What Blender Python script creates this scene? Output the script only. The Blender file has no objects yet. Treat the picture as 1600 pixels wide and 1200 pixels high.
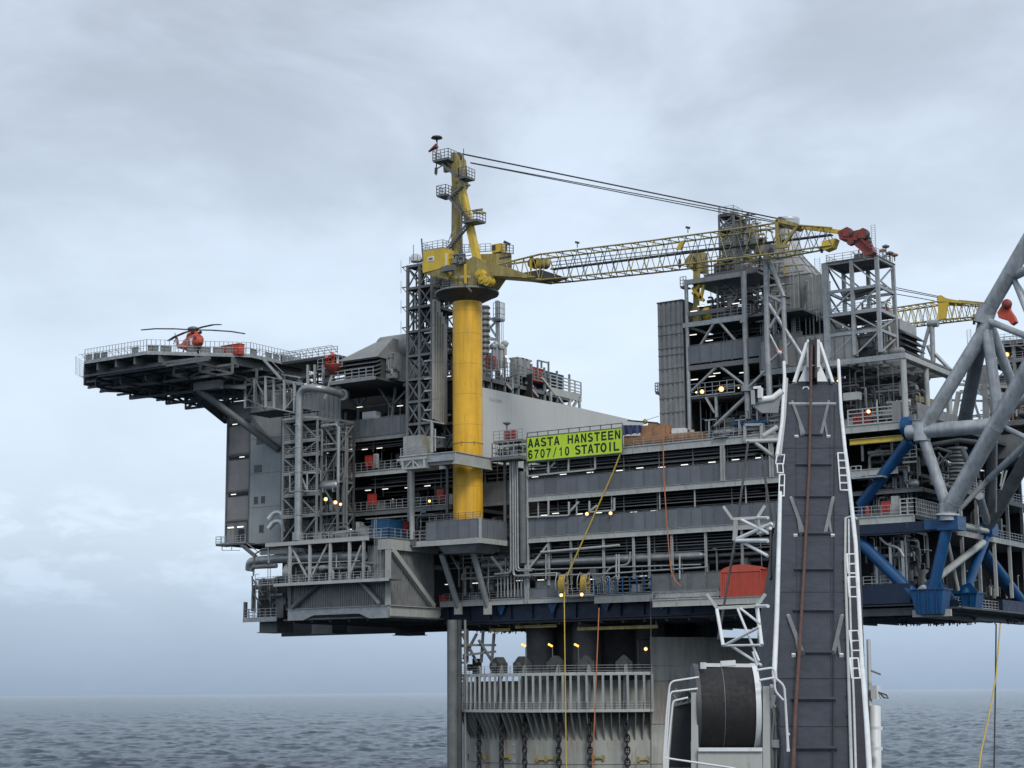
import bpy, math, random
from mathutils import Vector, Matrix
R = random.Random(7)
S = bpy.context.scene
COL = S.collection
# ---------------------------------------------------------------- camera
FOC = 2750.0; PITCH = math.atan(481/FOC); ROLL = 0.0077; YAW = math.radians(33.7)
ca, sa = math.cos(YAW), math.sin(YAW); cp, sp = math.cos(PITCH), math.sin(PITCH); cr, sr = math.cos(ROLL), math.sin(ROLL)
RV = Vector((ca, sa, 0)); FH = Vector((-sa, ca, 0))
FW = FH*cp + Vector((0, 0, sp)); UP = -FH*sp + Vector((0, 0, cp))
def ray(px, py):
    x = (px-800)/FOC; y = -(py-600)/FOC
    x, y = x*cr+y*sr, -x*sr+y*cr
    return FW + RV*x + UP*y
CAM = Vector((0, 0, 14.0))
_d = ray(822, 1081); CAM.xy = (-_d*(270/_d.dot(FH))).xy
def W(px, py, y=0.0):            # where that sight line meets the wall plane y
    d = ray(px, py); return CAM + d*((y-CAM.y)/d.y)
def WX(px, py, x=0.0):
    d = ray(px, py); return CAM + d*((x-CAM.x)/d.x)
def WZ(px, py, z=0.0):
    d = ray(px, py); return CAM + d*((z-CAM.z)/d.z)
def WD(px, py, D):
    d = ray(px, py); return CAM + d*(D/d.dot(FH))
cam = bpy.data.cameras.new('camera'); co = bpy.data.objects.new('camera', cam); COL.objects.link(co)
cx_ = RV*cr - UP*sr; cy_ = RV*sr + UP*cr
M = Matrix((cx_, cy_, -FW)).transposed().to_4x4(); M.translation = CAM
co.matrix_world = M
cam.sensor_width = 36; cam.lens = 36*FOC/1600; cam.clip_end = 60000; cam.clip_start = 0.5
S.camera = co
# ---------------------------------------------------------------- world
SUN_EL, SUN_AZ = math.radians(44), math.radians(-36)      # azimuth of the sun, measured from +x
w = bpy.data.worlds.new('World'); S.world = w; w.use_nodes = True
nt = w.node_tree; nt.nodes.clear()
def N(t, nt=nt, **k):
    n = nt.nodes.new(t)
    for a, b in k.items(): setattr(n, a, b)
    return n
L = nt.links.new
out = N('ShaderNodeOutputWorld'); bg = N('ShaderNodeBackground'); bg.inputs[1].default_value = 0.1
sky = N('ShaderNodeTexSky', sky_type='NISHITA'); sky.sun_disc = False; sky.sun_elevation = SUN_EL; sky.sun_rotation = math.radians(90)-SUN_AZ
tc = N('ShaderNodeTexCoord'); sx = N('ShaderNodeSeparateXYZ'); L(tc.outputs['Generated'], sx.inputs[0])
grad = N('ShaderNodeValToRGB')
def lin(c): return tuple(((v/255+.055)/1.055)**2.4 if v/255 > .04045 else v/255/12.92 for v in c)
els = [(-0.02, (136, 156, 182)), (0.0, (136, 156, 180)), (0.02, (146, 166, 192)), (0.05, (166, 184, 206)), (0.085, (193, 208, 224)),
       (0.14, (207, 221, 236)), (0.20, (207, 221, 236)), (0.27, (203, 216, 231)), (0.36, (197, 208, 222)), (1.0, (186, 196, 208))]
mr = N('ShaderNodeMapRange'); mr.inputs[1].default_value = -0.05; mr.inputs[2].default_value = 1.0
L(sx.outputs[2], mr.inputs[0]); L(mr.outputs[0], grad.inputs[0])
cr_ = grad.color_ramp
while len(cr_.elements) < len(els): cr_.elements.new(0.5)
for e, (z, c) in zip(cr_.elements, els):
    e.position = (z+.05)/1.05; e.color = lin(c)+(1,)
def noise(scale, zs, det, ro=.55, off=0):
    mp = N('ShaderNodeMapping'); mp.inputs['Scale'].default_value = (scale, scale, scale*zs); mp.inputs['Location'].default_value = (off, off, 0)
    L(tc.outputs['Generated'], mp.inputs[0]); n = N('ShaderNodeTexNoise'); n.inputs['Scale'].default_value = 1; n.inputs['Detail'].default_value = det; n.inputs['Roughness'].default_value = ro
    n.inputs['Distortion'].default_value = .3
    L(mp.outputs[0], n.inputs['Vector']); return n.outputs[0]
def ramp(src, a, b, va, vb, smooth=True):
    m = N('ShaderNodeMapRange'); m.inputs[1].default_value = a; m.inputs[2].default_value = b; m.inputs[3].default_value = va; m.inputs[4].default_value = vb
    if smooth: m.interpolation_type = 'SMOOTHSTEP'
    L(src, m.inputs[0]); return m.outputs[0]
def mul(a, b, op='MULTIPLY'):
    m = N('ShaderNodeMath', operation=op)
    for i, v in enumerate((a, b)):
        if isinstance(v, (int, float)): m.inputs[i].default_value = v
        else: L(v, m.inputs[i])
    return m.outputs[0]
n1 = ramp(noise(5, 1.9, 5, off=3.1), .36, .66, 0, 1)             # big dark cloud masses
hi = ramp(sx.outputs[2], .10, .34, 0.1, 1)                       # stronger high up
dark = mul(1.0, mul(mul(n1, hi), .27), 'SUBTRACT')
n2 = ramp(noise(17, 3.2, 6, .6, off=1.7), .44, .62, 0, 1)        # puffs low down
low = mul(ramp(sx.outputs[2], .035, .065, 0, 1), ramp(sx.outputs[2], .085, .13, 1, 0))
puff = mul(1.0, mul(mul(n2, low), .17), 'ADD')
fine = ramp(noise(11, 2.5, 7, .62, off=9), .3, .7, .965, 1.035, False)
fac = mul(mul(dark, puff), fine)
# left of the picture a little darker near the horizon
az = N('ShaderNodeVectorMath', operation='DOT_PRODUCT'); L(tc.outputs['Generated'], az.inputs[0]); az.inputs[1].default_value = tuple(RV)
fac = mul(fac, ramp(az.outputs['Value'], -.3, .3, .95, 1.07, False))
gm = N('ShaderNodeVectorMath', operation='SCALE'); L(grad.outputs[0], gm.inputs[0]); L(mul(fac, 10.4), gm.inputs['Scale'])
mix = N('ShaderNodeMixRGB'); mix.inputs[0].default_value = 0.12
L(gm.outputs[0], mix.inputs[1]); L(sky.outputs[0], mix.inputs[2]); L(mix.outputs[0], bg.inputs[0]); L(bg.outputs[0], out.inputs[0])
# ---------------------------------------------------------------- sun
sl = bpy.data.lights.new('sun', 'SUN'); sl.energy = 1.4; sl.angle = math.radians(18); sl.color = (1, .96, .9)
so = bpy.data.objects.new('sun', sl); COL.objects.link(so)
sd = Vector((math.cos(SUN_EL)*math.cos(SUN_AZ), math.cos(SUN_EL)*math.sin(SUN_AZ), math.sin(SUN_EL)))
so.rotation_euler = sd.to_track_quat('Z', 'Y').to_euler(); so.location = (0, 0, 200)
S.view_settings.view_transform = 'Standard'; S.view_settings.look = 'None'; S.view_settings.exposure = 0.3; S.view_settings.gamma = 1
# ---------------------------------------------------------------- materials
MATS = {}
def mat(name, col, rough=.6, metal=0.0, var=.18, rust=0.0, scale=.5, bump=0.0, emit=0, streak=.15):
    m = bpy.data.materials.new(name); m.use_nodes = True; t = m.node_tree; b = t.nodes['Principled BSDF']; K = t.links.new
    g = t.nodes.new('ShaderNodeNewGeometry')
    def mp(s, z):
        q = t.nodes.new('ShaderNodeMapping'); q.inputs['Scale'].default_value = (s, s, s*z); K(g.outputs['Position'], q.inputs[0])
        n = t.nodes.new('ShaderNodeTexNoise'); n.inputs['Scale'].default_value = 1; n.inputs['Detail'].default_value = 5; n.inputs['Roughness'].default_value = .65
        K(q.outputs[0], n.inputs['Vector']); return n.outputs[0]
    def rng(src, a, b_, c, d):
        q = t.nodes.new('ShaderNodeMapRange'); q.inputs[1].default_value = a; q.inputs[2].default_value = b_; q.inputs[3].default_value = c; q.inputs[4].default_value = d; K(src, q.inputs[0]); return q.outputs[0]
    a = rng(mp(scale, 1), .3, .7, 1-var, 1+var); s_ = rng(mp(scale*4, .08), .45, .75, 1, 1-streak)
    mm = t.nodes.new('ShaderNodeMath'); mm.operation = 'MULTIPLY'; K(a, mm.inputs[0]); K(s_, mm.inputs[1])
    vs = t.nodes.new('ShaderNodeVectorMath'); vs.operation = 'SCALE'; vs.inputs[0].default_value = col; K(mm.outputs[0], vs.inputs['Scale'])
    src = vs.outputs[0]
    if rust:
        mx = t.nodes.new('ShaderNodeMixRGB'); K(rng(mp(scale*5, .15), .68-.18*rust, .8-.1*rust, 0, .8), mx.inputs[0]); K(src, mx.inputs[1]); mx.inputs[2].default_value = (.16, .07, .03, 1); src = mx.outputs[0]
    K(src, b.inputs['Base Color']); b.inputs['Roughness'].default_value = rough; b.inputs['Metallic'].default_value = metal
    K(rng(mp(scale*3, 1), .3, .7, max(0, rough-.12), min(1, rough+.12)), b.inputs['Roughness'])
    if bump:
        bu = t.nodes.new('ShaderNodeBump'); bu.inputs['Distance'].default_value = bump; bu.inputs['Strength'].default_value = .5; K(mp(scale*6, 1), bu.inputs['Height']); K(bu.outputs[0], b.inputs['Normal'])
    if emit:
        b.inputs['Emission Color'].default_value = tuple(col)+(1,); b.inputs['Emission Strength'].default_value = emit
    MATS[name] = m; return m
light = mat('pale_grey_paint', (.41, .425, .41), .5, var=.14, rust=.25)
white = mat('white_paint', (.72, .74, .74), .45, var=.08, rust=.15)
cream = mat('cream_grey_paint', (.42, .43, .40), .5, var=.1, rust=.3)
grey = mat('grey_paint', (.23, .24, .24), .55, var=.2, rust=.3)
mid = mat('mid_grey_paint', (.145, .155, .157), .55, var=.25, rust=.3)
dark = mat('dark_steel', (.062, .066, .07), .6, var=.3, rust=.3)
black = mat('black_and_deep_shade', (.02, .021, .024), .7, var=.3)  # black parts; backing walls also carry interior shade in this colour
deckm = mat('deck_plate', (.095, .10, .105), .7, var=.3, rust=.4)
galv = mat('galvanised_steel', (.35, .365, .37), .42, .35, var=.22, scale=1.2)
pipeM = mat('pipe_lagging', (.33, .345, .35), .38, .5, var=.2, scale=1)
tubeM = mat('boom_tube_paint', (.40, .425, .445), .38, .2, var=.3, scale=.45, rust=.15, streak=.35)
yellow = mat('yellow_paint', (.66, .46, .05), .42, var=.12, rust=.3, scale=.35, streak=.25)
yellowd = mat('weathered_yellow', (.37, .30, .10), .5, var=.28, rust=.8, scale=.6, streak=.4)
amber = mat('pedestal_yellow', (.82, .45, .028), .45, var=.1, rust=.22, scale=.3, streak=.32)
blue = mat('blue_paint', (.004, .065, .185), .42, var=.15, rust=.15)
blued = mat('shaded_dark_blue_paint', (.004, .016, .045), .5, var=.25, rust=.2)  # dark blue deepened further: the girders' shade is put into the colour
cblue = mat('container_blue', (.012, .075, .17), .5, var=.2)
red = mat('red_paint', (.40, .04, .028), .5, var=.15, rust=.1)
redor = mat('orange_red_paint', (.52, .075, .04), .55, var=.15, rust=.1)
hookred = mat('hook_block_red', (.24, .045, .035), .5, var=.35, rust=.5, scale=2)
brown = mat('brown_board', (.36, .19, .10), .8, var=.25, scale=1)
tarp = mat('blue_tarpaulin', (.015, .03, .10), .6, var=.25)
lime = mat('lime_banner', (.53, .76, .045), .65, var=.10, scale=.4, streak=.12)
ink = mat('black_lettering', (.012, .02, .012), .6, var=.1)
rope_y = mat('yellow_hose', (.60, .42, .07), .6, var=.15, scale=2)
rope_o = mat('orange_hose', (.50, .17, .07), .6, var=.15, scale=2)
rope_k = mat('dark_wire_rope', (.05, .045, .045), .6, var=.3)
rustm = mat('rusted_wire', (.10, .045, .03), .8, var=.3, scale=3)
boomM = mat('boom_slate_paint', (.030, .035, .048), .66, var=.2, rust=.12, scale=.9, streak=.4)
bare = mat('bare_metal', (.62, .63, .64), .4, .5, var=.15, scale=2)
glass = mat('window_glass', (.02, .025, .03), .08, .0, var=.05)
insul = mat('insulation_cladding', (.33, .335, .32), .42, .25, var=.22, scale=.9, bump=.05)
lampw = mat('strip_glow', (1, .97, .88), .5, emit=1.0)
lampy = mat('sodium_glow', (1, .46, .07), .5, emit=1.5)
lampb = mat('bulb_glow', (1, .82, .5), .5, emit=5)
skin = mat('skin', (.5, .3, .22), .6)
hullm = mat('hull_paint', (.27, .275, .25), .6, var=.14, rust=.8, scale=.14, streak=.45)
ductb = mat('beige_duct', (.36, .345, .31), .5, .1, var=.15, scale=.8, streak=.25)
duct = mat('ribbed_cladding', (.25, .252, .25), .5, .2, var=.18, scale=.8, streak=.2)
# wind wall: panels of slightly different grey
def panelled(name, col, pw, z0, ph, mortar=.05, var=.25, cm=None):
    m = mat(name, col, .55, var=.1, rust=.1); t = m.node_tree; K = t.links.new; b = t.nodes['Principled BSDF']
    old = b.inputs['Base Color'].links[0].from_socket; g = [n for n in t.nodes if n.type == 'NEW_GEOMETRY'][0]
    sp_ = t.nodes.new('ShaderNodeSeparateXYZ'); K(g.outputs['Position'], sp_.inputs[0])
    ad = t.nodes.new('ShaderNodeMath'); ad.operation = 'SUBTRACT'; K(sp_.outputs[0], ad.inputs[0]); K(sp_.outputs[1], ad.inputs[1])
    dv = t.nodes.new('ShaderNodeMath'); dv.operation = 'DIVIDE'; K(ad.outputs[0], dv.inputs[0]); dv.inputs[1].default_value = pw
    fl = t.nodes.new('ShaderNodeMath'); fl.operation = 'FLOOR'; K(dv.outputs[0], fl.inputs[0])
    dz = t.nodes.new('ShaderNodeMath'); dz.operation = 'MULTIPLY_ADD'; K(sp_.outputs[2], dz.inputs[0]); dz.inputs[1].default_value = 1/ph; dz.inputs[2].default_value = -z0/ph
    fz = t.nodes.new('ShaderNodeMath'); fz.operation = 'FLOOR'; K(dz.outputs[0], fz.inputs[0])
    cb = t.nodes.new('ShaderNodeCombineXYZ'); K(fl.outputs[0], cb.inputs[0]); K(fz.outputs[0], cb.inputs[1])
    wn = t.nodes.new('ShaderNodeTexWhiteNoise'); wn.noise_dimensions = '2D'; K(cb.outputs[0], wn.inputs[0])
    q = t.nodes.new('ShaderNodeMapRange'); q.inputs[3].default_value = 1-var; q.inputs[4].default_value = 1+var; K(wn.outputs[0], q.inputs[0])
    vs = t.nodes.new('ShaderNodeVectorMath'); vs.operation = 'SCALE'; K(old, vs.inputs[0]); K(q.outputs[0], vs.inputs['Scale']); K(vs.outputs[0], b.inputs['Base Color'])
    return m
wallm = panelled('wind_wall_mesh', (.135, .15, .17), 1.9, 0, 50, var=.16)
lqgrey = panelled('quarters_panel', (.33, .355, .36), 7, 39.2, 6.2, var=.08)
lqbrn = panelled('louvre_panel', (.26, .245, .245), 9, 39.2, 6.2, var=.08)
# ---------------------------------------------------------------- mesh builder
ORG = {}
class MB:
    def __init__(s): s.v = []; s.f = []; s.smooth = set()
    def _add(s, vs, fs, sm=False):
        o = len(s.v); s.v += [tuple(x) for x in vs]
        for f in fs:
            if sm: s.smooth.add(len(s.f))
            s.f.append(tuple(i+o for i in f))
        return s
    def box(s, x0, x1, y0, y1, z0, z1):
        if x0 > x1: x0, x1 = x1, x0
        if y0 > y1: y0, y1 = y1, y0
        if z0 > z1: z0, z1 = z1, z0
        return s._add([(x, y, z) for z in (z0, z1) for y in (y0, y1) for x in (x0, x1)], [(0, 2, 3, 1), (4, 5, 7, 6), (0, 1, 5, 4), (2, 6, 7, 3), (0, 4, 6, 2), (1, 3, 7, 5)])
    def hexa(s, p):     # 8 points: bottom 4, top 4 in order
        return s._add(p, [(3, 2, 1, 0), (4, 5, 6, 7), (0, 1, 5, 4), (1, 2, 6, 5), (2, 3, 7, 6), (3, 0, 4, 7)])
    def bar(s, p, q, w_=.2, h=None, up=None):
        h = w_ if h is None else h
        p = Vector(p); q = Vector(q); d = (q-p)
        if d.length < 1e-6: return s
        d.normalize(); u = Vector(up) if up else (Vector((0, 0, 1)) if abs(d.z) < .95 else Vector((1, 0, 0)))
        a = d.cross(u).normalized(); b = a.cross(d).normalized(); a *= w_/2; b *= h/2
        return s.hexa([p-a-b, p+a-b, p+a+b, p-a+b, q-a-b, q+a-b, q+a+b, q-a+b])
    def tube(s, p, q, r, n=8, r2=None, caps=True):
        p = Vector(p); q = Vector(q); d = (q-p)
        if d.length < 1e-6: return s
        d.normalize(); r2 = r if r2 is None else r2
        u = Vector((0, 0, 1)) if abs(d.z) < .95 else Vector((1, 0, 0)); a = d.cross(u).normalized(); b = a.cross(d)
        vs = [c+(a*math.cos(t)+b*math.sin(t))*rr for c, rr in ((p, r), (q, r2)) for t in [2*math.pi*i/n for i in range(n)]]
        s._add(vs, [(i, (i+1) % n, n+(i+1) % n, n+i) for i in range(n)], True)
        if caps: s._add(vs, [tuple(range(n))[::-1], tuple(range(n, 2*n))])
        return s
    def path(s, pts, r, n=8, bend=0):
        P = [Vector(p) for p in pts]
        if bend:
            Q = [P[0]]
            for i in range(1, len(P)-1):
                a, b, c = P[i-1], P[i], P[i+1]; k = min(bend, (b-a).length*.48, (c-b).length*.48)
                s0 = b+(a-b).normalized()*k; s1 = b+(c-b).normalized()*k
                for j in range(7):
                    t = j/6; Q.append(s0*(1-t)**2+b*2*t*(1-t)+s1*t*t)
            Q.append(P[-1]); P = Q
        ring = []; a = None
        for i, p in enumerate(P):
            d = ((P[min(i+1, len(P)-1)]-p).normalized()+(p-P[max(i-1, 0)]).normalized())
            if d.length < 1e-6: d = Vector((0, 0, 1))
            d.normalize()
            if a is None: a = d.cross(Vector((0, 0, 1)) if abs(d.z) < .95 else Vector((1, 0, 0))).normalized()
            a = (a-d*a.dot(d)).normalized(); b = d.cross(a)
            ring.append([p+(a*math.cos(t)+b*math.sin(t))*r for t in [2*math.pi*k/n for k in range(n)]])
        vs = [v for rg in ring for v in rg]; m = len(P)
        s._add(vs, [(j*n+i, j*n+(i+1) % n, (j+1)*n+(i+1) % n, (j+1)*n+i) for j in range(m-1) for i in range(n)], True)
        return s._add(vs, [tuple(range(n))[::-1], tuple(range((m-1)*n, m*n))])
    def lathe(s, c, prof, n=32, a0=0, a1=2*math.pi, axis='z', sm=True):
        full = abs(a1-a0-2*math.pi) < 1e-6; k = n if full else n+1; c = Vector(c); vs = []
        for r, h in prof:
            for i in range(k):
                t = a0+(a1-a0)*i/n
                v = {'z': Vector((r*math.cos(t), r*math.sin(t), h)), 'x': Vector((h, r*math.cos(t), r*math.sin(t))), 'y': Vector((r*math.cos(t), h, r*math.sin(t)))}[axis]
                vs.append(c+v)
        fs = [(j*k+i, j*k+(i+1) % k, (j+1)*k+(i+1) % k, (j+1)*k+i) for j in range(len(prof)-1) for i in range(n)]
        if axis == 'y': fs = [f[::-1] for f in fs]
        return s._add(vs, fs, sm)
    def prism(s, pts, off):      # polygon extruded by a vector
        off = Vector(off); P = [Vector(p) for p in pts]; n = len(P)
        return s._add(P+[p+off for p in P], [tuple(range(n))[::-1], tuple(range(n, 2*n))]+[(i, (i+1) % n, n+(i+1) % n, n+i) for i in range(n)])
    def build(s, name, m, parent=None, origin=None):
        if not s.v: return None
        o0 = ORG.get(parent.name, Vector()) if parent else (Vector(origin) if origin is not None else Vector())
        me = bpy.data.meshes.new(name); me.from_pydata([tuple(Vector(v)-o0) for v in s.v], [], s.f); me.materials.append(m)
        me.polygons.foreach_set('use_smooth', [i in s.smooth for i in range(len(s.f))])
        o = bpy.data.objects.new(name, me); COL.objects.link(o)
        if parent: o.parent = parent; ORG[o.name] = o0
        else: o.location = o0; ORG[o.name] = o0
        return o
def tag(o, label, cat, group=None):
    o['label'] = label; o['category'] = cat
    if group: o['group'] = group
    return o
def thing(name, label, cat, loc=(0, 0, 0), group=None):
    o = bpy.data.objects.new(name, None); COL.objects.link(o); o.location = loc; o.empty_display_size = .5; ORG[o.name] = Vector(loc)
    return tag(o, label, cat, group)
def copy_thing(root, loc, label=None, rotz=None):
    def cp_(o, par):
        c = o.copy(); COL.objects.link(c)
        if par: c.parent = par
        for k in [q for q in KIDS.get(o.name, o.children)]: cp_(k, c)
        return c
    r = cp_(root, None); r.location = loc
    if rotz is not None: r.rotation_euler.z = rotz
    if label: r['label'] = label
    return r
KIDS = {}
def rail(par, pts, h=1.15, sp_=1.5, r=.04, m=None, name='railing', mid_=2, closed=False, lbl=None):
    b = MB(); P = [Vector(p) for p in pts]
    if closed: P.append(P[0])
    for a, c in zip(P, P[1:]):
        n = max(1, round((c-a).length/sp_))
        for i in range(n+1):
            q = a.lerp(c, i/n); b.bar(q, q+Vector((0, 0, h)), r*1.6)
        for k in range(1, mid_+2):
            z = Vector((0, 0, h*k/(mid_+1))); b.bar(a+z, c+z, r*1.4)
        b.bar(a+Vector((0, 0, .08)), c+Vector((0, 0, .08)), .03, .16)
    return b.build(name, m or galv, par)
def one(par, name, m, fn, *a, **k):
    b = MB(); getattr(b, fn)(*a, **k); return b.build(name, m, par)
def P3(x, y, z): return Vector((x, y, z))
# ---------------------------------------------------------------- sea
def sea():
    m = bpy.data.materials.new('sea_water'); m.use_nodes = True; t = m.node_tree; b = t.nodes['Principled BSDF']; K = t.links.new
    g = t.nodes.new('ShaderNodeNewGeometry')
    def nz(sx_, sy_, det, rough=.6):
        q = t.nodes.new('ShaderNodeMapping'); q.inputs['Rotation'].default_value = (0, 0, -YAW); q.inputs['Scale'].default_value = (sx_, sy_, 1); K(g.outputs['Position'], q.inputs[0])
        n = t.nodes.new('ShaderNodeTexNoise'); n.inputs['Scale'].default_value = 1; n.inputs['Detail'].default_value = det; n.inputs['Roughness'].default_value = rough; n.inputs['Distortion'].default_value = .4
        K(q.outputs[0], n.inputs['Vector']); return n.outputs[0]
    def mm(a, b_, op):
        q = t.nodes.new('ShaderNodeMath'); q.operation = op
        for i, v in enumerate((a, b_)):
            if isinstance(v, (int, float)): q.inputs[i].default_value = v
            else: K(v, q.inputs[i])
        return q.outputs[0]
    h = mm(nz(.55, .4, 6, .7), nz(2.2, 1.6, 4, .7), 'ADD')
    bu = t.nodes.new('ShaderNodeBump'); bu.inputs['Distance'].default_value = .42; bu.inputs['Strength'].default_value = 1; K(h, bu.inputs['Height']); K(bu.outputs[0], b.inputs['Normal'])
    b.inputs['Base Color'].default_value = (.035, .062, .088, 1); b.inputs['Roughness'].default_value = .18; b.inputs['IOR'].default_value = 1.33; b.inputs['Specular IOR Level'].default_value = .27
    import numpy as np
    rg = np.random.default_rng(5)
    na, nr = 620, 640; ang = np.linspace(-.40, .40, na); rad = 150*np.exp(np.linspace(0, math.log(40), nr))
    A, D = np.meshgrid(ang, rad); rx, fx = np.sin(A)*D, np.cos(A)*D
    X = CAM.x+RV.x*rx+FH.x*fx; Y = CAM.y+RV.y*rx+FH.y*fx; Z = np.zeros_like(X)
    wd = math.atan2(FH.y, FH.x)+.5
    for k in range(90):
        lam = 1.2*(13/1.2)**rg.random(); th = wd+rg.normal(0, .55); amp = .0068*lam*(.6+.8*rg.random()); kk = 2*math.pi/lam; ph = rg.random()*6.28
        q = (X*math.cos(th)+Y*math.sin(th))*kk+ph; res = np.clip((lam*1.1-D*.0035)/(lam*.4), 0, 1)
        Z += amp*res*(np.abs(np.sin(q/2))*-2+1.27)
    Z *= np.clip((5800-D)/3500, 0, 1)*np.clip((.40-np.abs(A))/.02, 0, 1)*np.clip((D-150)/20, 0, 1)
    vs = np.stack([X, Y, Z], -1).reshape(-1, 3).astype('f4'); ii = np.arange(nr-1)[:, None]*na+np.arange(na-1)[None]; fs = np.stack([ii, ii+1, ii+na+1, ii+na], -1).reshape(-1, 4)
    # the rest of the ocean, flat, joined on as rings outside the wedge and beyond it
    ov, of = [], []; rr_ = [0.1, 150, 1200, 6000, 40000]; n2 = 60
    for r_ in rr_:
        for i in range(n2+1): a = .40+(2*math.pi-.80)*i/n2; ov.append((CAM.x+RV.x*math.sin(a)*r_+FH.x*math.cos(a)*r_, CAM.y+RV.y*math.sin(a)*r_+FH.y*math.cos(a)*r_, 0))
    for j in range(4):
        for i in range(n2): of.append((j*(n2+1)+i, j*(n2+1)+i+1, (j+1)*(n2+1)+i+1, (j+1)*(n2+1)+i))
    base = len(ov)
    for r_ in (0.1, 150, 6000, 40000):
        for i in range(21): a = -.4+.8*i/20; ov.append((CAM.x+RV.x*math.sin(a)*r_+FH.x*math.cos(a)*r_, CAM.y+RV.y*math.sin(a)*r_+FH.y*math.cos(a)*r_, -.02 if r_ <= 150 else 0))
    for j in (0, 2):
        for i in range(20): of.append((base+j*21+i, base+j*21+i+1, base+(j+1)*21+i+1, base+(j+1)*21+i))
    N0 = len(vs); allv = np.concatenate([vs, np.array(ov, 'f4')]); allf = np.concatenate([fs, np.array(of)+N0])
    me = bpy.data.meshes.new('sea'); me.vertices.add(len(allv)); me.vertices.foreach_set('co', allv.ravel()); me.loops.add(allf.size); me.loops.foreach_set('vertex_index', allf.ravel().astype('i4')); me.polygons.add(len(allf)); me.polygons.foreach_set('loop_start', np.arange(0, allf.size, 4, dtype='i4')); me.polygons.foreach_set('use_smooth', np.ones(len(allf), bool)); me.update(calc_edges=True); me.validate(); me.materials.append(m)
    # faces must look up
    if me.polygons[0].normal.z < 0: me.flip_normals()
    o = bpy.data.objects.new('sea', me); COL.objects.link(o); o['kind'] = 'structure'
sea()
# ---------------------------------------------------------------- spar hull
HC = P3(3, 22, 0); HR = 25.0
hull = thing('spar_hull', 'huge weathered grey cylindrical hull column standing in the sea beneath the platform', 'platform hull', HC)
one(hull, 'shell', hullm, 'lathe', HC, [(HR, -6), (HR, 15.6), (0, 15.6)], 96)
aR = math.atan2((CAM-HC).y, (CAM-HC).x)
def hp(px, r, z):     # point on a circle of radius r about the hull axis seen at column px (near side)
    d = ray(px, 1081); d.z = 0; d.normalize(); o = (CAM-HC).xy; o = Vector((o.x, o.y, 0)); b_ = o.dot(d); c_ = o.dot(o)-r*r; disc = b_*b_-c_
    t_ = -b_-math.sqrt(max(disc, 0)); p = o+d*t_; return P3(HC.x+p.x, HC.y+p.y, z)
def hang(px, r): p = hp(px, r, 0)-HC; return math.atan2(p.y, p.x)
a18, aL = hang(1017, HR), hang(720, 27.2)
one(hull, 'upper_block', hullm, 'lathe', HC, [(HR+.05, 15.5), (HR+.05, 21.8), (HR-9, 21.8), (HR-9, 15.5)], 40, a18, a18+2.4)
b = MB()       # thin seams and stiffener lips on the shell
for z in (3.5, 9.2, 15.4): b.lathe(HC, [(HR+.02, z), (HR+.1, z+.03), (HR+.02, z+.08)], 96)
b.build('seam', hullm, hull)
one(hull, 'rubbing_strip', hullm, 'lathe', HC, [(HR+.02, 17.6), (HR+.16, 17.65), (HR+.02, 17.75)], 40, a18, a18+2.4)
# inner legs that carry the deck
for ang in (aR-.9, aR-.3, aR+.35, aR+1.2, aR+2.4, aR+3.6):
    p = HC+P3(math.cos(ang)*15, math.sin(ang)*15, 0); one(hull, 'deck_leg', dark, 'tube', p+P3(0, 0, 15), p+P3(0, 0, 26), 2.3, 20)
core = one(hull, 'inner_drum', black, 'lathe', HC, [(13.5, 15), (13.5, 25.5)], 40)
# windlass gallery: two decks round the near side
GR = 27.4; G0, G1 = aL-.05, hang(1020, GR); ga = sorted((G0, G1))
def arc(r, z, n=30, a=ga): return [HC+P3(r*math.cos(a[0]+(a[1]-a[0])*i/n), r*math.sin(a[0]+(a[1]-a[0])*i/n), z) for i in range(n+1)]
gal = thing('chain_gallery', 'two storey railed gallery wrapped round the grey hull above the hanging chains', 'gallery', hp(870, GR, 11))
one(gal, 'lower_walkway', light, 'lathe', HC, [(HR, 11.0), (GR, 11.0), (GR, 11.28), (HR, 11.28), (HR, 11.0)], 60, ga[0], ga[1], sm=False)
one(gal, 'upper_walkway', light, 'lathe', HC, [(HR-1, 16.3), (GR-.2, 16.3), (GR-.2, 16.6), (HR-1, 16.6), (HR-1, 16.3)], 60, ga[0], ga[1], sm=False)
rail(gal, arc(GR-.1, 11.28, 26), 1.15, 1.4, .035, light)
rail(gal, arc(GR-.3, 16.6, 26), 1.15, 1.4, .035, light)
N_ = 30
for i, p in enumerate(arc(GR-.25, 0, N_)):
    one(gal, 'gallery_post', light, 'bar', P3(p.x, p.y, 11.2), P3(p.x, p.y, 16.4), .26, .26)
    q = HC+(p-HC)*((HR)/(GR-.25)); q.z = 0
    bb = MB(); bb.prism([P3(p.x, p.y, 11.0), P3(q.x, q.y, 11.0), P3(q.x, q.y, 6.9)], ((p-HC).cross(P3(0, 0, 1))).normalized()*.16); bb.build('bracket', hullm, gal)
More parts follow.
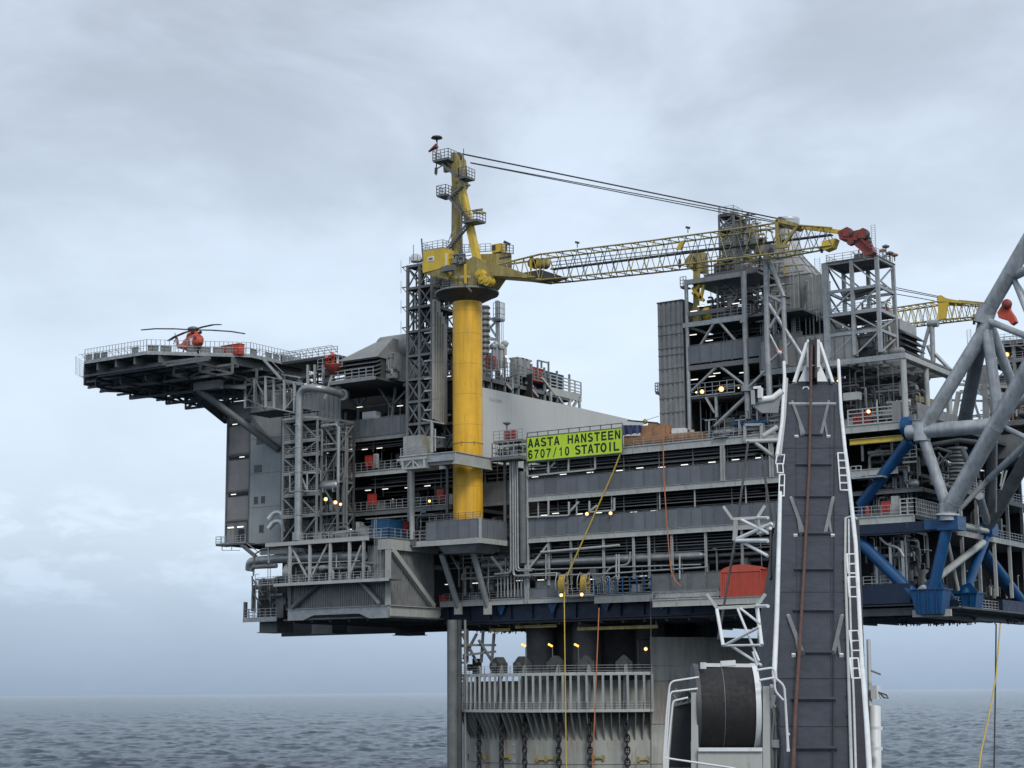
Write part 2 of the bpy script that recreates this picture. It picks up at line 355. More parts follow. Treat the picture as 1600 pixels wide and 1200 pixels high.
# chains
cpx = [748, 783, 819, 872, 920.5, 978.5]
wh = ['leftmost', 'second from left', 'third from left', 'third from right', 'second from right', 'rightmost']
links = [None]
for i, px in enumerate(cpx):
    p = hp(px, HR+1.15, 0); r = HC-p; rad = Vector((r.x, r.y, 0)).normalized(); tan = rad.cross(P3(0, 0, 1))
    ch = thing('anchor_chain', wh[i]+' of the six heavy dark chains hanging down the grey hull', 'chain', p+P3(0, 0, 11), 'anchor chains hanging below the gallery')
    # each stud link is its own part
    z = 11.2; k = 0
    while z > -3.2:
        ax = tan if k % 2 == 0 else rad; pts = []
        for j in range(12):
            t_ = 2*math.pi*j/12; pts.append(p+P3(0, 0, z-.55+math.sin(t_)*.62)+ax*math.cos(t_)*.36)
        pts.append(pts[0]); b = MB(); b.path(pts, .13, 6); b.bar(p+P3(0, 0, z-.55)-ax*.3, p+P3(0, 0, z-.55)+ax*.3, .16)
        b.build('chain_link', black, ch); z -= .86; k += 1
    # windlass housing on the upper gallery
    wz = 16.6; q = hp(px-3, HR-2.6, wz)
    wl = thing('chain_windlass', wh[i]+' of the grey peaked chain winch housings behind the gallery railing', 'winch', q, 'chain winches on the hull top')
    d_ = (q-HC); d_.z = 0; d_.normalize(); tg = d_.cross(P3(0, 0, 1))
    b = MB(); prof = [(-1.2, 0), (1.2, 0), (1.25, 1.7), (.9, 1.9), (.35, 2.5), (0, 2.7), (-.35, 2.5), (-.9, 1.9), (-1.25, 1.7)]
    b.prism([q+tg*u+P3(0, 0, v)-d_*.8 for u, v in prof], d_*1.5); b.build('housing', mat('winch_dark_grey', (.06, .063, .062), .6) if 'winch_dark_grey' not in MATS else MATS['winch_dark_grey'], wl)
    b = MB(); b.tube(q+d_*.75-tg*.1+P3(0, 0, 1.3), q+d_*1.5+P3(0, 0, 1.3), .55, 14); b.build('chain_wheel', dark, wl)
    b = MB(); c_ = hp(px, HR+.9, 16.6); b.prism([c_-tan*.35, c_+tan*.35, c_+tan*.25+P3(0, 0, .9), c_+P3(0, 0, 1.35), c_-tan*.25+P3(0, 0, .9)], rad*.3); b.build('chain_guide', grey, wl)
    b = MB(); s0 = hp(px-10 if i < 4 else px-2, HR+1.2, 11.3); b.bar(s0, c_, .65, .4); b.build('chain_pipe', grey, wl)
# fittings on the hull shell : small rusty pads and draught marks
for k, px in enumerate([729, 754, 792, 846, 861, 934, 1004]):
    p = hp(px, HR, 4.2+(k % 3)*.12); d_ = (p-HC); d_.z = 0; d_.normalize(); tg = d_.cross(P3(0, 0, 1))
    b = MB(); b.bar(p-tg*.7, p+tg*.7, .5, .28); b.bar(p-tg*.7+d_*.1, p-tg*.7+d_*.1+P3(0, 0, .001), .3); b.bar(p-tg*.7-P3(0, 0, .4), p-tg*.7+P3(0, 0, .4), .5, .3); b.bar(p+tg*.7-P3(0, 0, .4), p+tg*.7+P3(0, 0, .4), .5, .3); b.build('rusted_pad', yellowd, hull)
b = MB()
for k in range(6):
    p = hp(802, HR+.03, 6.2-k*1.15); d_ = (p-HC); d_.z = 0; d_.normalize(); tg = d_.cross(P3(0, 0, 1)); b.bar(p-tg*.22, p+tg*.22, .05, .34)
b.build('draught_mark', light, hull)
# caissons at the left edge
cs = thing('caisson', 'tall dark riser caisson standing left of the grey hull, below the deck', 'caisson', hp(722, HR+1.6, 0))
for px, r, m in ((707, .82, mid), (717.5, .42, dark), (727, .2, grey)):
    d = ray(px, 1081); p = CAM+d*(274/d.dot(FH)); p = P3(p.x, p.y, 0)
    o = one(cs, 'caisson_pipe', m, 'tube', p+P3(0, 0, -5), p+P3(0, 0, 25), r, 14)
b = MB()
p = WD(706, 1081, 274); q = WD(730, 1081, 276)
for z in (11, 13.5, 16, 18.5, 21, 23.5):
    b.bar(P3(p.x, p.y, z), P3(q.x, q.y, z), .3)
b.build('caisson_clamp', mid, cs)
# bracing and pipes above the hull top, left part open to the sky
br = thing('underdeck_truss', 'dark cross braced frame between hull top and the deck underside, at the left', 'truss', WD(745, 1010, 276))
for (a, c) in (((722, 990), (745, 1035)), ((745, 990), (724, 1030)), ((722, 1008), (775, 1008)), ((730, 985), (730, 1035)), ((755, 985), (752, 1035)), ((768, 1040), (772, 990)), ((748, 1000), (770, 1035)), ((723, 1024), (775, 1018))):
    one(br, 'brace', mid, 'bar', WD(*a, 276), WD(*c, 277), .35)
# ---------------------------------------------------------------- shared builders for the topsides
def wx(px, py, y=0.0): return W(px, py, y).x
def slab(par, name, m, x0, x1, y0, y1, z0, z1): return one(par, name, m, 'box', x0, x1, y0, y1, z0, z1)
def deck(par, x0, x1, y0, y1, z, h=.75, beam=light, side=None, beams=True, lip=.12):
    """floor plate with a flanged edge beam along its front and floor beams under it; z is the walking level"""
    slab(par, 'floor', deckm, x0, x1, y0, y1, z-.12, z)
    b = MB(); b.box(x0, x1, y0-.08, y0-.02, z-h, z-.02); b.box(x0, x1, y0-.2, y0+.12, z-.02, z+.05); b.box(x0, x1, y0-.2, y0+.12, z-h-.06, z-h)
    if side == 'right': b.box(x1-.02+.04, x1+.08, y0-.08, y1, z-h, z-.02); b.box(x1-.1, x1+.2, y0+.13, y1, z-.02, z+.05); b.box(x1-.1, x1+.2, y0+.13, y1, z-h-.06, z-h)
    n = max(1, int((x1-x0)/3.8))
    for i in range(n+1):
        x = x0+.1+(x1-x0-.3)*i/n; b.box(x, x+.07, y0-.18, y0-.081, z-h, z-.021)
    b.build('edge_beam', beam, par)
    if beams:
        b = MB(); n = max(1, int((x1-x0)/2.5))
        for i in range(n+1):
            x = x0+(x1-x0)*i/n; b.box(x-.1, x+.1, y0+.15, y1, z-.55, z-.13)
        for k in range(1, 4): b.box(x0, x1, y0+(y1-y0)*k/4-.1, y0+(y1-y0)*k/4+.1, z-.62, z-.56)
        b.build('floor_beams', dark, par)
def windwall(par, x0, x1, y, z0, z1, step=3.8, m=None, axis='x', rl=True):
    b = MB(); p = MB()
    L_ = x1-x0; n = max(1, round(L_/(step/2)))
    for i in range(n):
        a = x0+L_*i/n+.025; c = x0+L_*(i+1)/n-.025
        if axis == 'x': b.box(a, c, y, y+.06, z0+.12, z1)
        else: b.box(y-.06, y, a, c, z0+.12, z1)
    b.build('wind_wall', m or wallm, par)
    for i in range(n+1):
        a = x0+L_*i/n; big = i % 2 == 0; ww = .09 if big else .045
        zt = z1+(.04 if big else 0)
        if axis == 'x': p.box(a-ww, a+ww, y-.09, y-.002, z0, zt)
        else: p.box(y+.002, y+.09, a-ww, a+ww, z0, zt)
    if axis == 'x': p.box(x0, x1, y-.06, y-.003, z1+.041, z1+.12)
    else: p.box(y+.003, y+.06, x0, x1, z1+.041, z1+.12)
    p.build('wall_posts', mid, par)
def col(par, x, y, z0, z1, w_=.45, m=None, name='column', r=None):
    b = MB()
    if r: b.tube((x, y, z0), (x, y, z1), r, 14)
    else:
        b.box(x-w_/2, x+w_/2, y-w_*.1, y+w_*.1, z0, z1); b.box(x-w_/2, x-w_/2+.06, y-w_/2, y-w_*.1-.002, z0, z1); b.box(x-w_/2, x-w_/2+.06, y+w_*.1+.002, y+w_/2, z0, z1); b.box(x+w_/2-.06, x+w_/2, y-w_/2, y-w_*.1-.002, z0, z1); b.box(x+w_/2-.06, x+w_/2, y+w_*.1+.002, y+w_/2, z0, z1)
    return b.build(name, m or light, par)
def strut(par, p, q, w_=.35, m=None, name='brace', r=None):
    b = MB()
    if r: b.tube(p, q, r, 12)
    else: b.bar(p, q, w_)
    return b.build(name, m or light, par)
def pick(*a): return R.choice(a)
def trays(par, x0, x1, y, z0, z1, rows, m=None, n_post=None):
    """ladder racks running along the facade with hangers"""
    for k in range(rows):
        z = z0+(z1-z0)*(k+.5)/rows+R.uniform(-.08, .08); yy = y+R.uniform(0, 1.6); a = x0+R.choice((0, 0, 0, .1, .2))*(x1-x0); c = x1-R.choice((0, 0, 0, .1, .25))*(x1-x0)
        b = MB(); b.box(a, c, yy, yy+.5, z, z+.035); b.box(a, c, yy-.04, yy-.001, z, z+.13); b.box(a, c, yy+.501, yy+.54, z, z+.13); b.build('cable_tray', m or pick(mid, mid, grey), par)
    n = n_post or max(2, int((x1-x0)/5.5))
    for i in range(n+1):
        x = x0+(x1-x0)*i/n+R.uniform(-.4, .4); strut(par, (x, y+.3, z0-.5), (x, y+.3, z1+.3), .12, pick(mid, grey), 'hanger')
def pipework(par, x0, x1, y0, y1, z0, z1, nh=10, nv=10, ne=6, nt_=1, mats=None, fl=True):
    ms = mats or (mid, mid, grey, dark, galv, mid)
    for i in range(nh):     # runs with drops at the ends
        a = R.uniform(x0, x0+(x1-x0)*.7); c = min(x1, a+R.uniform(.2, .8)*(x1-x0)); z = R.uniform(z0+(z1-z0)*.3, z1-.3); y = R.uniform(y0, y1); r = R.choice((.07, .1, .14, .2, .28))
        pts = [(a, y, z), (c, y, z)]
        if R.random() < .5: pts = [(a, y, R.uniform(z0, z))]+pts
        if R.random() < .5: pts = pts+[(c, y, R.uniform(z0, z))]
        elif R.random() < .4: pts = pts+[(c, y+R.uniform(1, 3), z)]
        b = MB(); b.path(pts, r, 8, bend=r*3)
        if fl and r > .09:
            for _ in range(3):
                x = R.uniform(a, c); b.tube((x, y, z), (x+.08, y, z), r*1.55, 10)
        b.build('pipe', pick(*ms), par)
    for i in range(nv):
        x = R.uniform(x0, x1); y = R.uniform(y0, y1); r = R.choice((.05, .07, .1, .15)); b = MB(); a = R.uniform(z0, z0+(z1-z0)*.4); c = R.uniform(a+.8, z1)
        b.path([(x, y, a), (x, y, c), (x+R.uniform(-1, 1), y, c)], r, 7, bend=r*3); b.build('pipe', pick(*ms), par)
    for i in range(ne):
        x = R.uniform(x0, x1-1); y = R.uniform(y0, y1); w_ = R.uniform(.5, 1.8); h = R.uniform(.6, min(2.2, (z1-z0)*.6)); d_ = R.uniform(.5, 1.2); z = z0+(R.uniform(0, .4)*(z1-z0) if R.random() < .35 else .02)
        b = MB(); b.box(x, x+w_, y, y+d_, z+.1, z+h); b.box(x-.04, x+w_+.04, y-.04, y+d_+.04, z+h, z+h+.06); b.box(x+.08, x+w_-.08, y-.03, y-.001, z+.25, z+h-.15)
        for q in (.06, w_-.14): b.box(x+q, x+q+.08, y+.05, y+.13, z, z+.099)
        b.build('cabinet', pick(mid, grey, grey, dark, insul), par)
    for i in range(nt_):
        x = R.uniform(x0+1, x1-2.5); y = R.uniform(y0, y1); r = R.uniform(.45, .9); z = z0+r+.4; l = R.uniform(2, 4); b = MB()
        b.lathe((x, y, z), [(0, -.35), (r*.6, -.28), (r, 0), (r, l), (r*.6, l+.28), (0, l+.35)], 18, axis='x'); b.box(x+.4, x+.6, y-r*.8, y+r*.8, z0, z-r*.5); b.box(x+l-.6, x+l-.4, y-r*.8, y+r*.8, z0, z-r*.5); b.build('vessel', pick(insul, pipeM, grey), par)
LAMPS = {}
def strips(pts, label, group='fluorescent strip lights under the decks', ln=1.15):
    """small battens: one thing each"""
    for i, (x, y, z) in enumerate(pts):
        if 'strip' not in LAMPS:
            t = thing('strip_light', label, 'strip light', (x, y, z), group)
            b = MB(); b.box(x-.6, x+.6, y-.09, y+.09, z+.03, z+.12); hs_ = b.build('housing', grey, t)
            b = MB(); b.box(x-.56, x+.56, y-.08, y+.08, z-.06, z+.028); b.build('diffuser', lampw, hs_); LAMPS['strip'] = t
            for c in t.children_recursive: pass
            t['label'] = label
        else: c = copy_thing(LAMPS['strip'], (x, y, z), label)
def flood(p, label, yaw=0, on=True, s=1.0):
    t = thing('floodlight', label, 'floodlight', p, 'yellow floodlights on the platform')
    d = (CAM-Vector(p)).normalized(); d = (d+P3(0, 0, -.15)).normalized(); p = Vector(p)
    b = MB(); b.tube(p-d*.3*s, p, .12*s, 12, .30*s); b.bar(p-d*.3*s, p-d*.3*s-P3(0, 0, .7*s), .08*s); b.build('lamp_body', mid, t)
    b = MB(); b.tube(p+d*.002, p+d*.05*s, .27*s, 14, .2*s); ln_ = b.build('lens', lampy, t)
    b = MB(); b.tube(p+d*.052*s, p+d*.09*s, .13*s, 12, .1*s); b.build('bulb', lampb, ln_)
    return t
def ladder(par, p, h, w_=.45, m=None, cage=False, ax=(1, 0, 0)):
    b = MB(); a = Vector(ax)*w_/2; p = Vector(p); b.bar(p-a, p-a+P3(0, 0, h), .06); b.bar(p+a, p+a+P3(0, 0, h), .06)
    for i in range(int(h/.32)): b.bar(p-a+P3(0, 0, .3+i*.32), p+a+P3(0, 0, .3+i*.32), .035)
    if cage:
        for i in range(int(h/.9)):
            z = 2.2+i*.9
            if z < h:
                for j in range(8):
                    t0, t1 = math.pi*j/8, math.pi*(j+1)/8; b.bar(p+a*1.6*math.cos(t0)+P3(0, -.75*math.sin(t0), z), p+a*1.6*math.cos(t1)+P3(0, -.75*math.sin(t1), z), .03)
    b.build('ladder', m or galv, par)
def container(name, label, x0, x1, y0, y1, z, h, m, grp=None, doors='front'):
    t = thing(name, label, 'container', (x0, y0, z), grp)
    b = MB(); n = int((x1-x0)/.28); b.box(x0+.08, x1-.08, y0+.1, y1-.1, z+.12, z+h-.1)
    for i in range(n): a = x0+.12+(x1-x0-.24)*i/n; b.box(a, a+.14, y0+.03, y0+.099, z+.2, z+h-.18)
    n2 = int((y1-y0)/.28)
    for i in range(n2): a = y0+.12+(y1-y0-.24)*i/n2; b.box(x1-.079, x1-.02, a, a+.14, z+.2, z+h-.18)
    b.build('body', m, t)
    b = MB()
    for x in (x0, x1-.14):
        for y in (y0, y1-.14): b.box(x, x+.14, y, y+.14, z, z+h)
    for zz in (z, z+h-.14):
        b.box(x0+.14, x1-.14, y0, y0+.09, zz, zz+.13); b.box(x0+.14, x1-.14, y1-.09, y1, zz, zz+.13); b.box(x0, x0+.09, y0+.14, y1-.14, zz, zz+.13); b.box(x1-.09, x1, y0+.14, y1-.14, zz, zz+.13)
    b.build('corner_frame', m, t)
    return t
def firebox(p, label, s=1.0):
    t = thing('fire_cabinet', label, 'fire cabinet', p, 'red fire cabinets on the walkways'); x, y, z = p
    b = MB(); b.box(x, x+1.1*s, y, y+.6*s, z+.15, z+1.5*s); b.box(x-.05, x+1.15*s, y-.05, y+.65*s, z+1.5*s, z+1.58*s); b.box(x+.05, x+.2, y+.1, y+.3, z, z+.149); b.box(x+.9*s, x+1.05*s, y+.1, y+.3, z, z+.149); b.build('cabinet_body', red, t)
    b = MB(); b.box(x+.08, x+.53*s, y-.035, y-.001, z+.25, z+1.4*s); b.box(x+.57*s, x+1.02*s, y-.035, y-.001, z+.25, z+1.4*s); dr_ = b.build('door', red, t); b = MB(); b.box(x+.5*s, x+.53*s, y-.06, y-.036, z+.7*s, z+.95*s); b.build('handle', black, dr_)
# ================================================================ MAIN PROCESS MODULE (behind the banner)
X0, X1, YB = 0.0, 61.5, 42.0
mainm = thing('process_module', 'long grey three deck process module with mesh wind walls, behind the lime banner', 'process module', (30, 0, 27.3))
Z0, Z1, Z2, Z3 = 27.3, 36.5+.75, 42.8+.75, 49.7
slab(mainm, 'dark_backing', black, -62, 61, 15, 15.3, 24, Z3); slab(mainm, 'dark_backing', black, -50, -8.5, 15.4, 15.7, Z3+.01, 66)  # black backing added behind the decks, its colour stands for depth darkness
for z in (Z1, Z2): deck(mainm, X0, X1-1, 0, 15, z, .8, light)
deck(mainm, X0, 66, 0, YB, Z3, .95, light)
deck(mainm, -16, 43, 0, 15, Z0+.7, .75, light)
windwall(mainm, X0, 52, .02, Z1, Z1+2.75)
windwall(mainm, X0, 52, .02, Z2, Z2+2.6)
# heavy columns
for px in (822.5, 1130, 1206): x = wx(px, 720); col(mainm, x, -.1, Z2 if px > 900 else Z0, Z3-.95, .55)
for px in (824, 857, 892, 943, 990, 1014, 1050, 1103, 1160):
    x = wx(px, 880); col(mainm, x, .1, Z0+.7+(1.8 if px < 900 else 2.2), Z1-.8, .30, pick(light, galv, light))
for px in (840, 900, 955, 1030, 1085, 1165): x = wx(px, 790); strut(mainm, (x, .2, Z1+2.9), (x, .2, Z2-.75), .16, light, 'hanger')
for (a, c) in (((824, 892), (857, 850)), ((890, 800), (905, 784)), ((933, 790), (920, 800)), ((855, 736), (868, 722)), ((1127, 690), (1127, 760))):
    strut(mainm, W(*a, .15), W(*c, .15), .3, light)
# hanging rectangular frames
def frame(pts, y, w_=.22, m=light, name='hanging_frame'):
    b = MB(); P = [W(px, py, y) for px, py in pts]
    for p, q in zip(P, P[1:]): b.bar(p, q, w_)
    b.build(name, m, mainm)
frame([(824, 744), (930, 733), (930, 710)], -.3); frame([(824, 744), (824, 722)], -.3)
frame([(824, 808), (889, 805), (889, 784)], -.25); frame([(824, 808), (824, 784)], -.25)
frame([(921, 800), (921, 783)], -.25); frame([(921, 800), (960, 797), (960, 778)], -.25)
frame([(857, 740), (857, 722)], -.3); frame([(888, 738), (889, 716)], -.3)
frame([(857, 806), (857, 780)], -.25)
# cable racks and pipe runs in the three openings
trays(mainm, X0, 52, .5, Z2+2.9, Z3-1.05, 6)
trays(mainm, X0, 52, 1.5, Z2+2.9, Z3-1.2, 4, dark)
trays(mainm, X0, 52, .6, Z1+2.95, Z2-.9, 5)
trays(mainm, X0, 52, .9, Z1-3.6, Z1-.9, 6, None, 12)
pipework(mainm, X0, 43, .8, 6, Z0+.9, Z1-1, 9, 14, 8, 2)
b = MB(); b.path([W(755, 883, .9), W(1095, 868, .9)], .55, 14); b.lathe(W(1095, 868, .9), [(.55, 0), (.4, .45), (0, .8)], 14, axis='x'); b.build('main_header', pipeM, mainm)
one(mainm, 'pipe', light, 'path', [W(845, 863, -.2), W(968, 852, -.2)], .2, 10)
one(mainm, 'pipe', light, 'path', [W(820, 898, -.1), W(870, 895, -.1), W(870, 903, -.1)], .12, 8)
one(mainm, 'pipe', galv, 'path', [W(812, 891, -.2), W(1095, 874+8, -.2)], .11, 8)
one(mainm, 'pipe', galv, 'path', [W(940, 905, -.2), W(954, 886, -.2), W(983, 882, -.2), W(985, 862, -.2)], .16, 8, bend=.8)
one(mainm, 'pipe', galv, 'path', [W(820, 900, -.3), W(940, 897, -.3), W(1105, 886, -.3)], .13, 8, bend=.8)
for px in (853, 963, 967, 1062):
    one(mainm, 'pipe', pick(light, galv), 'path', [W(px, 905, -.25), W(px, 866, -.25)], .13, 8)
# vertical risers left of the module
ris = thing('riser_bundle', 'bundle of pale vertical riser pipes between the yellow crane post and the banner', 'riser pipes', W(805, 900, -.6))
for px, r, m, t_, bt in ((798.5, .18, galv, 716, 895), (802.5, .22, pipeM, 712, 900), (806, .12, light, 706, 892), (809.5, .16, galv, 712, 890)):
    p = W(px, bt, -.9); one(ris, 'riser', m, 'path', [p+P3(-3 if px < 800 else 3, 0, -.1), p, P3(p.x, p.y, W(px, t_, -.9).z)], r, 10, bend=.6)
rc = wx(817, 800, -.4); col(ris, rc, -.4, W(817, 880, -.4).z, W(817, 737, -.4).z, .95, mid, 'duct_column', r=.55)
b = MB()
for py in (745, 765, 800, 835, 860): q = W(797, py, -.6); b.bar(q, W(814, py, -.6), .12)
b.build('riser_clamp', mid, ris)
# lower edge : mesh walls, walkway and the reel platform
windwall(mainm, wx(808, 935), wx(878, 935), -.02, Z0+.7, Z0+2.1, 5)
windwall(mainm, wx(1020, 930), wx(1135, 930), -.02, Z0+.7, Z0+3.3, 6, mid)
windwall(mainm, wx(838, 925), wx(872, 925), .3, Z0+.7, Z0+3.2, 5, mid)
rail(mainm, [(-15.5, 0, Z0+.7), (wx(808, 935), 0, Z0+.7)], 1.2, 1.3, .045)
strips([(wx(px, 895, 1.2), 1.2, W(px, py, 1.2).z) for px, py in ((743, 911), (812, 907), (845, 906), (925, 905), (975, 902), (993, 901), (1005, 900), (1030, 900), (1068, 898), (1088, 898), (1100, 896))], 'white fluorescent strip light in the row just above the lowest walkway, behind the hose reels')
strips([(wx(px, 790, .9), .9, W(px, py, .9).z) for px, py in ((850, 805), (868, 802), (905, 803), (935, 801), (990, 800), (1022, 798), (1064, 796), (1102, 793), (1145, 790), (1185, 787))], 'white fluorescent strip light in the row below the middle wind wall')
strips([(wx(px, 740, .9), .9, W(px, py, .9).z) for px, py in ((836, 745), (880, 741), (922, 738), (968, 735), (1000, 731), (1034, 730), (1070, 726), (1113, 722), (1150, 718), (1187, 715))], 'white fluorescent strip light in the row under the banner and upper deck')
# dark blue girder under everything
gd = thing('deck_girder', 'long dark blue main girder running under the lowest grey walkway', 'girder', (10, 2, 24.3))
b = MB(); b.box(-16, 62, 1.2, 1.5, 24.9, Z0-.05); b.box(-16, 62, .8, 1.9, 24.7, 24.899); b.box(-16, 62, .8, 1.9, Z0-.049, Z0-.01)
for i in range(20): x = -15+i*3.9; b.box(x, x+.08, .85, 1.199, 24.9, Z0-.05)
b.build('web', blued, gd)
for i in range(5):
    x = -5+i*9.4; b = MB(); b.prism([P3(x-.9, .7, Z0-.06), P3(x+.9, .7, Z0-.06), P3(x+.15, .7, Z0-1.6), P3(x-.15, .7, Z0-1.6)], (0, .12, 0)); b.build('gusset', blue, gd)
ub = thing('underdeck', 'dark flat underside of the deck box seen from below above the hull', 'deck underside', (0, 20, 24.6))
slab(ub, 'bottom_plate', deckm, -16, 68, 1.5, 45, 24.4, 24.65)
slab(ub, 'bottom_plate', deckm, -37.5, -16, -12.6, 45, 25.3, 25.5)
b = MB()
for i in range(28): x = -36+i*3.7; b.box(x, x+.3, (1.9 if x > -16.5 else -12), 45, 24.0 if x > -16.5 else 24.9, 24.39 if x > -16.5 else 25.29)
b.build('bottom_stiffeners', dark, ub)
for xa_, xb_, ya_, za_ in ((-34, -18, 30, 24.95), (44, 67, 38, 24.2)):
    b = MB(); b.box(xa_-.2, xb_+.3, ya_, 45.3, za_-.1, za_+.15)
    for i in range(70): x = R.uniform(xa_, xb_); y = R.uniform(ya_, 45); b.box(x, x+.15, y, y+.15, za_-.25-R.random()*.4, za_)
    b.build('hanging_stubs', dark, ub)  # random hanging stubs, with an added plate joining them
pass
# orange service rails below the girder
for a, c in (((765, 983), (797, 983)), ((805, 978), (870, 977)), ((902, 981), (1028, 980))):
    t = thing('monorail_beam', {765: 'short ochre monorail beam hanging under the blue girder, leftmost', 805: 'ochre monorail beam hanging under the blue girder, middle one left of the hoses', 902: 'long ochre monorail beam under the blue girder, right of the yellow hose'}[a[0]], 'beam', W(*a, 3), 'ochre beams under the girder')
    b = MB(); p, q = W(*a, 3), W(*c, 3); q.z = p.z; b.bar(p, q, .35, .12); b.bar(p-P3(0, 0, .2), q-P3(0, 0, .2), .1, .4); b.build('rail_beam', yellowd, t)
    b = MB()
    for s_ in (.02, .98): x = p.lerp(q, s_); b.bar(x+P3(0, 0, .06), x+P3(0, 0, 1.6), .14)
    b.build('hanger', mid, t)
# ---- things on the lowest walkway
hr = thing('hose_reel_platform', 'grey projecting platform that carries the two yellow hose reels', 'platform', W(900, 935, -1.5))
p0, p1 = wx(873, 938, -2), wx(928, 938, -2)
slab(hr, 'floor', mid, p0, p1, -2, -.25, Z0+.5, Z0+.7); rail(hr, [(p0, -2, Z0+.7), (p1, -2, Z0+.7)], 1.1, 1.2)
bl = thing('blue_railing_platform', 'walkway section with blue barred railing right of the hose reels', 'platform', W(975, 935, -1.5))
p2, p3 = wx(929, 938, -1.6), wx(1019, 938, -1.6)
deck(bl, p2, p3, -1.6, -.25, Z0+.6, 1.1, grey, beams=False)
b = MB()
for k in range(5): b.box(p2, p3, -1.6, -1.5, Z0+.8+k*.55, Z0+.92+k*.55)
b.build('railing_bars', mid, bl); b = MB()
for i in range(9): x = p2+(p3-p2-.12)*i/8; b.box(x, x+.16, -1.72, -1.602, Z0+.6, Z0+3.15)
b.build('railing_post', blue, bl)
for i, (px, lb) in enumerate(((880.5, 'left'), (914.5, 'right'))):
    c = W(px, 913, -1.3); t = thing('hose_reel', lb+' one of two upright reels wound with yellow hose', 'hose reel', c-P3(0, 0, 2), 'yellow hose reels on the lower walkway')
    b = MB()
    for r in (1.0, 1.22, 1.45):
        for k in range(4):
            x = -.35+k*.22; pts = [c+P3(x, math.cos(a)*.62*r, math.sin(a)*r*.95) for a in [2*math.pi*j/20 for j in range(21)]]; 
            if r > 1.1 or k % 2: b.path(pts, .055, 5)
    b.build('coiled_hose', rope_y, t)
    b = MB()
    for s_ in (-.75, .75):
        pts = [c+P3(s_, math.cos(a)*1.1, math.sin(a)*1.75) for a in [math.pi*(-.15+1.3*j/14) for j in range(15)]]; b.path(pts, .07, 6); b.bar(c+P3(s_, 0, -1.7), c+P3(s_, 0, 1.7), .1); b.bar(c+P3(s_, -1, 0), c+P3(s_, 1, 0), .1)
    b.tube(c-P3(.8, 0, 0), c+P3(.8, 0, 0), .25, 12); b.build('reel_frame', galv, t)
t = thing('pipe_spool_rack', 'rack of bent grey pipes beside the right hose reel', 'pipe rack', W(940, 925, -1))
for k in range(8):
    a = W(934+k*3.2, 928, -1.2+.2*(k % 3)); one(t, 'pipe', galv, 'path', [a, a+P3(0, 0, 1.6+.25*(k % 4)), a+P3(1.0, 0, 1.9+.25*(k % 4)), a+P3(1.0, 0, .3)], .09, 8, bend=.5)
for i, (px, py, y, lb) in enumerate(((877, 930, -2.3, 'glowing amber floodlight under the left hose reel'), (909, 929, -2.3, 'glowing amber floodlight under the right hose reel'), (917, 803, -.5, 'amber floodlight on the hanging frame below the middle wind wall, left of a pair'), (954, 802, -.5, 'amber floodlight on the hanging frame below the middle wind wall, right of a pair'), (1009, 1014, 4, 'bright amber floodlight above the hull gallery right end'), (1124, 937, -1.2, 'amber floodlight at the lower left of the red container'))):
    flood(W(px, py, y), lb)
for px in (822, 864, 905):
    p = hp(px, HR-2, 17); t = thing('lamp_post', 'small lit lamp post behind the gallery railing, %s of three' % {822: 'left', 864: 'middle', 905: 'right'}[px], 'lamp post', p, 'lamp posts on the hull top')
    zt = W(px, 1010, p.y).z; one(t, 'post', mid, 'bar', p, P3(p.x, p.y, zt), .1); b = MB(); b.tube((p.x, p.y, zt), (p.x-.5, p.y-.4, zt+.35), .16, 8); b.build('lamp', lampy, t)
# hoses hanging
def hose(name, label, pts, r, m, group=None):
    t = tag(one(None, name, m, 'path', pts, r, 6), label, 'hose' if 'hose' in name else 'rope', group); return t
hose('hanging_hose', 'taut yellow hose running diagonally from the left reel up to the wind wall', [W(886, 900, -2), W(958, 738, -.5), W(971, 705, -.7)], .12, rope_y)
hose('hanging_hose', 'yellow hose dropping straight down past the gallery to the sea, left one', [W(881.5, 925, -4), W(883, 1050, -7), W(885, 1215, -7)], .08, rope_y)
hose('hanging_hose', 'orange hose dropping from the blue railing past the gallery', [W(936, 950, -4), W(932, 1050, -7), W(925, 1215, -7)], .08, rope_o)
hose('hanging_hose', 'long orange hose hanging from the brown crates across both wind walls', [W(1036, 675, -.5), W(1037, 740, -.6), W(1042, 820, -.6), W(1046, 870, -.6), W(1049, 893, -.6), W(1055, 908, -.7), W(1064, 916, -.6)], .09, rope_o)
hose('hanging_rope', 'dark wire rope hanging from the roof edge beside the blue railing to the sea', [W(1017, 935, -1.9), W(1017, 1010, -4), W(1017, 1200, -6)], .07, rope_k)
# roof edge things : banner
bn = thing('name_banner', 'lime green banner with black lettering on the upper deck edge', 'banner', W(898, 712, -.8))
A0, A1 = W(824, 722, -.8), W(972.5, 705, -.8); zt0, zt1 = W(824, 686, -.8).z, W(972.5, 666.5, -.8).z
zb, zt = (A0.z+A1.z)/2, (zt0+zt1)/2
bpn = one(bn, 'banner_panel', lime, 'box', A0.x, A1.x, -.86, -.8, zb, zt)
b = MB(); b.box(A0.x-.15, A1.x+.15, -.9, -.79, zt+.002, zt+.12); b.box(A0.x-.15, A1.x+.15, -.9, -.79, zb-.12, zb-.002); b.box(A0.x-.15, A0.x-.002, -.9, -.79, zb, zt); b.box(A1.x+.002, A1.x+.15, -.9, -.79, zb, zt); b.build('banner_frame', mid, bn)
b = MB(); b.bar((A0.x, -.7, zt+.75), (A1.x, -.7, zt+.75), .12)
for i in range(10): x = A0.x+(A1.x-A0.x)*i/9; b.bar((x, -.7, zb), (x, -.7, zt+.8), .12)
b.build('support_rail', mid, bn)
Wd = A1.x-A0.x; Hh = zt-zb
FW_, FH_ = .62, 1.0
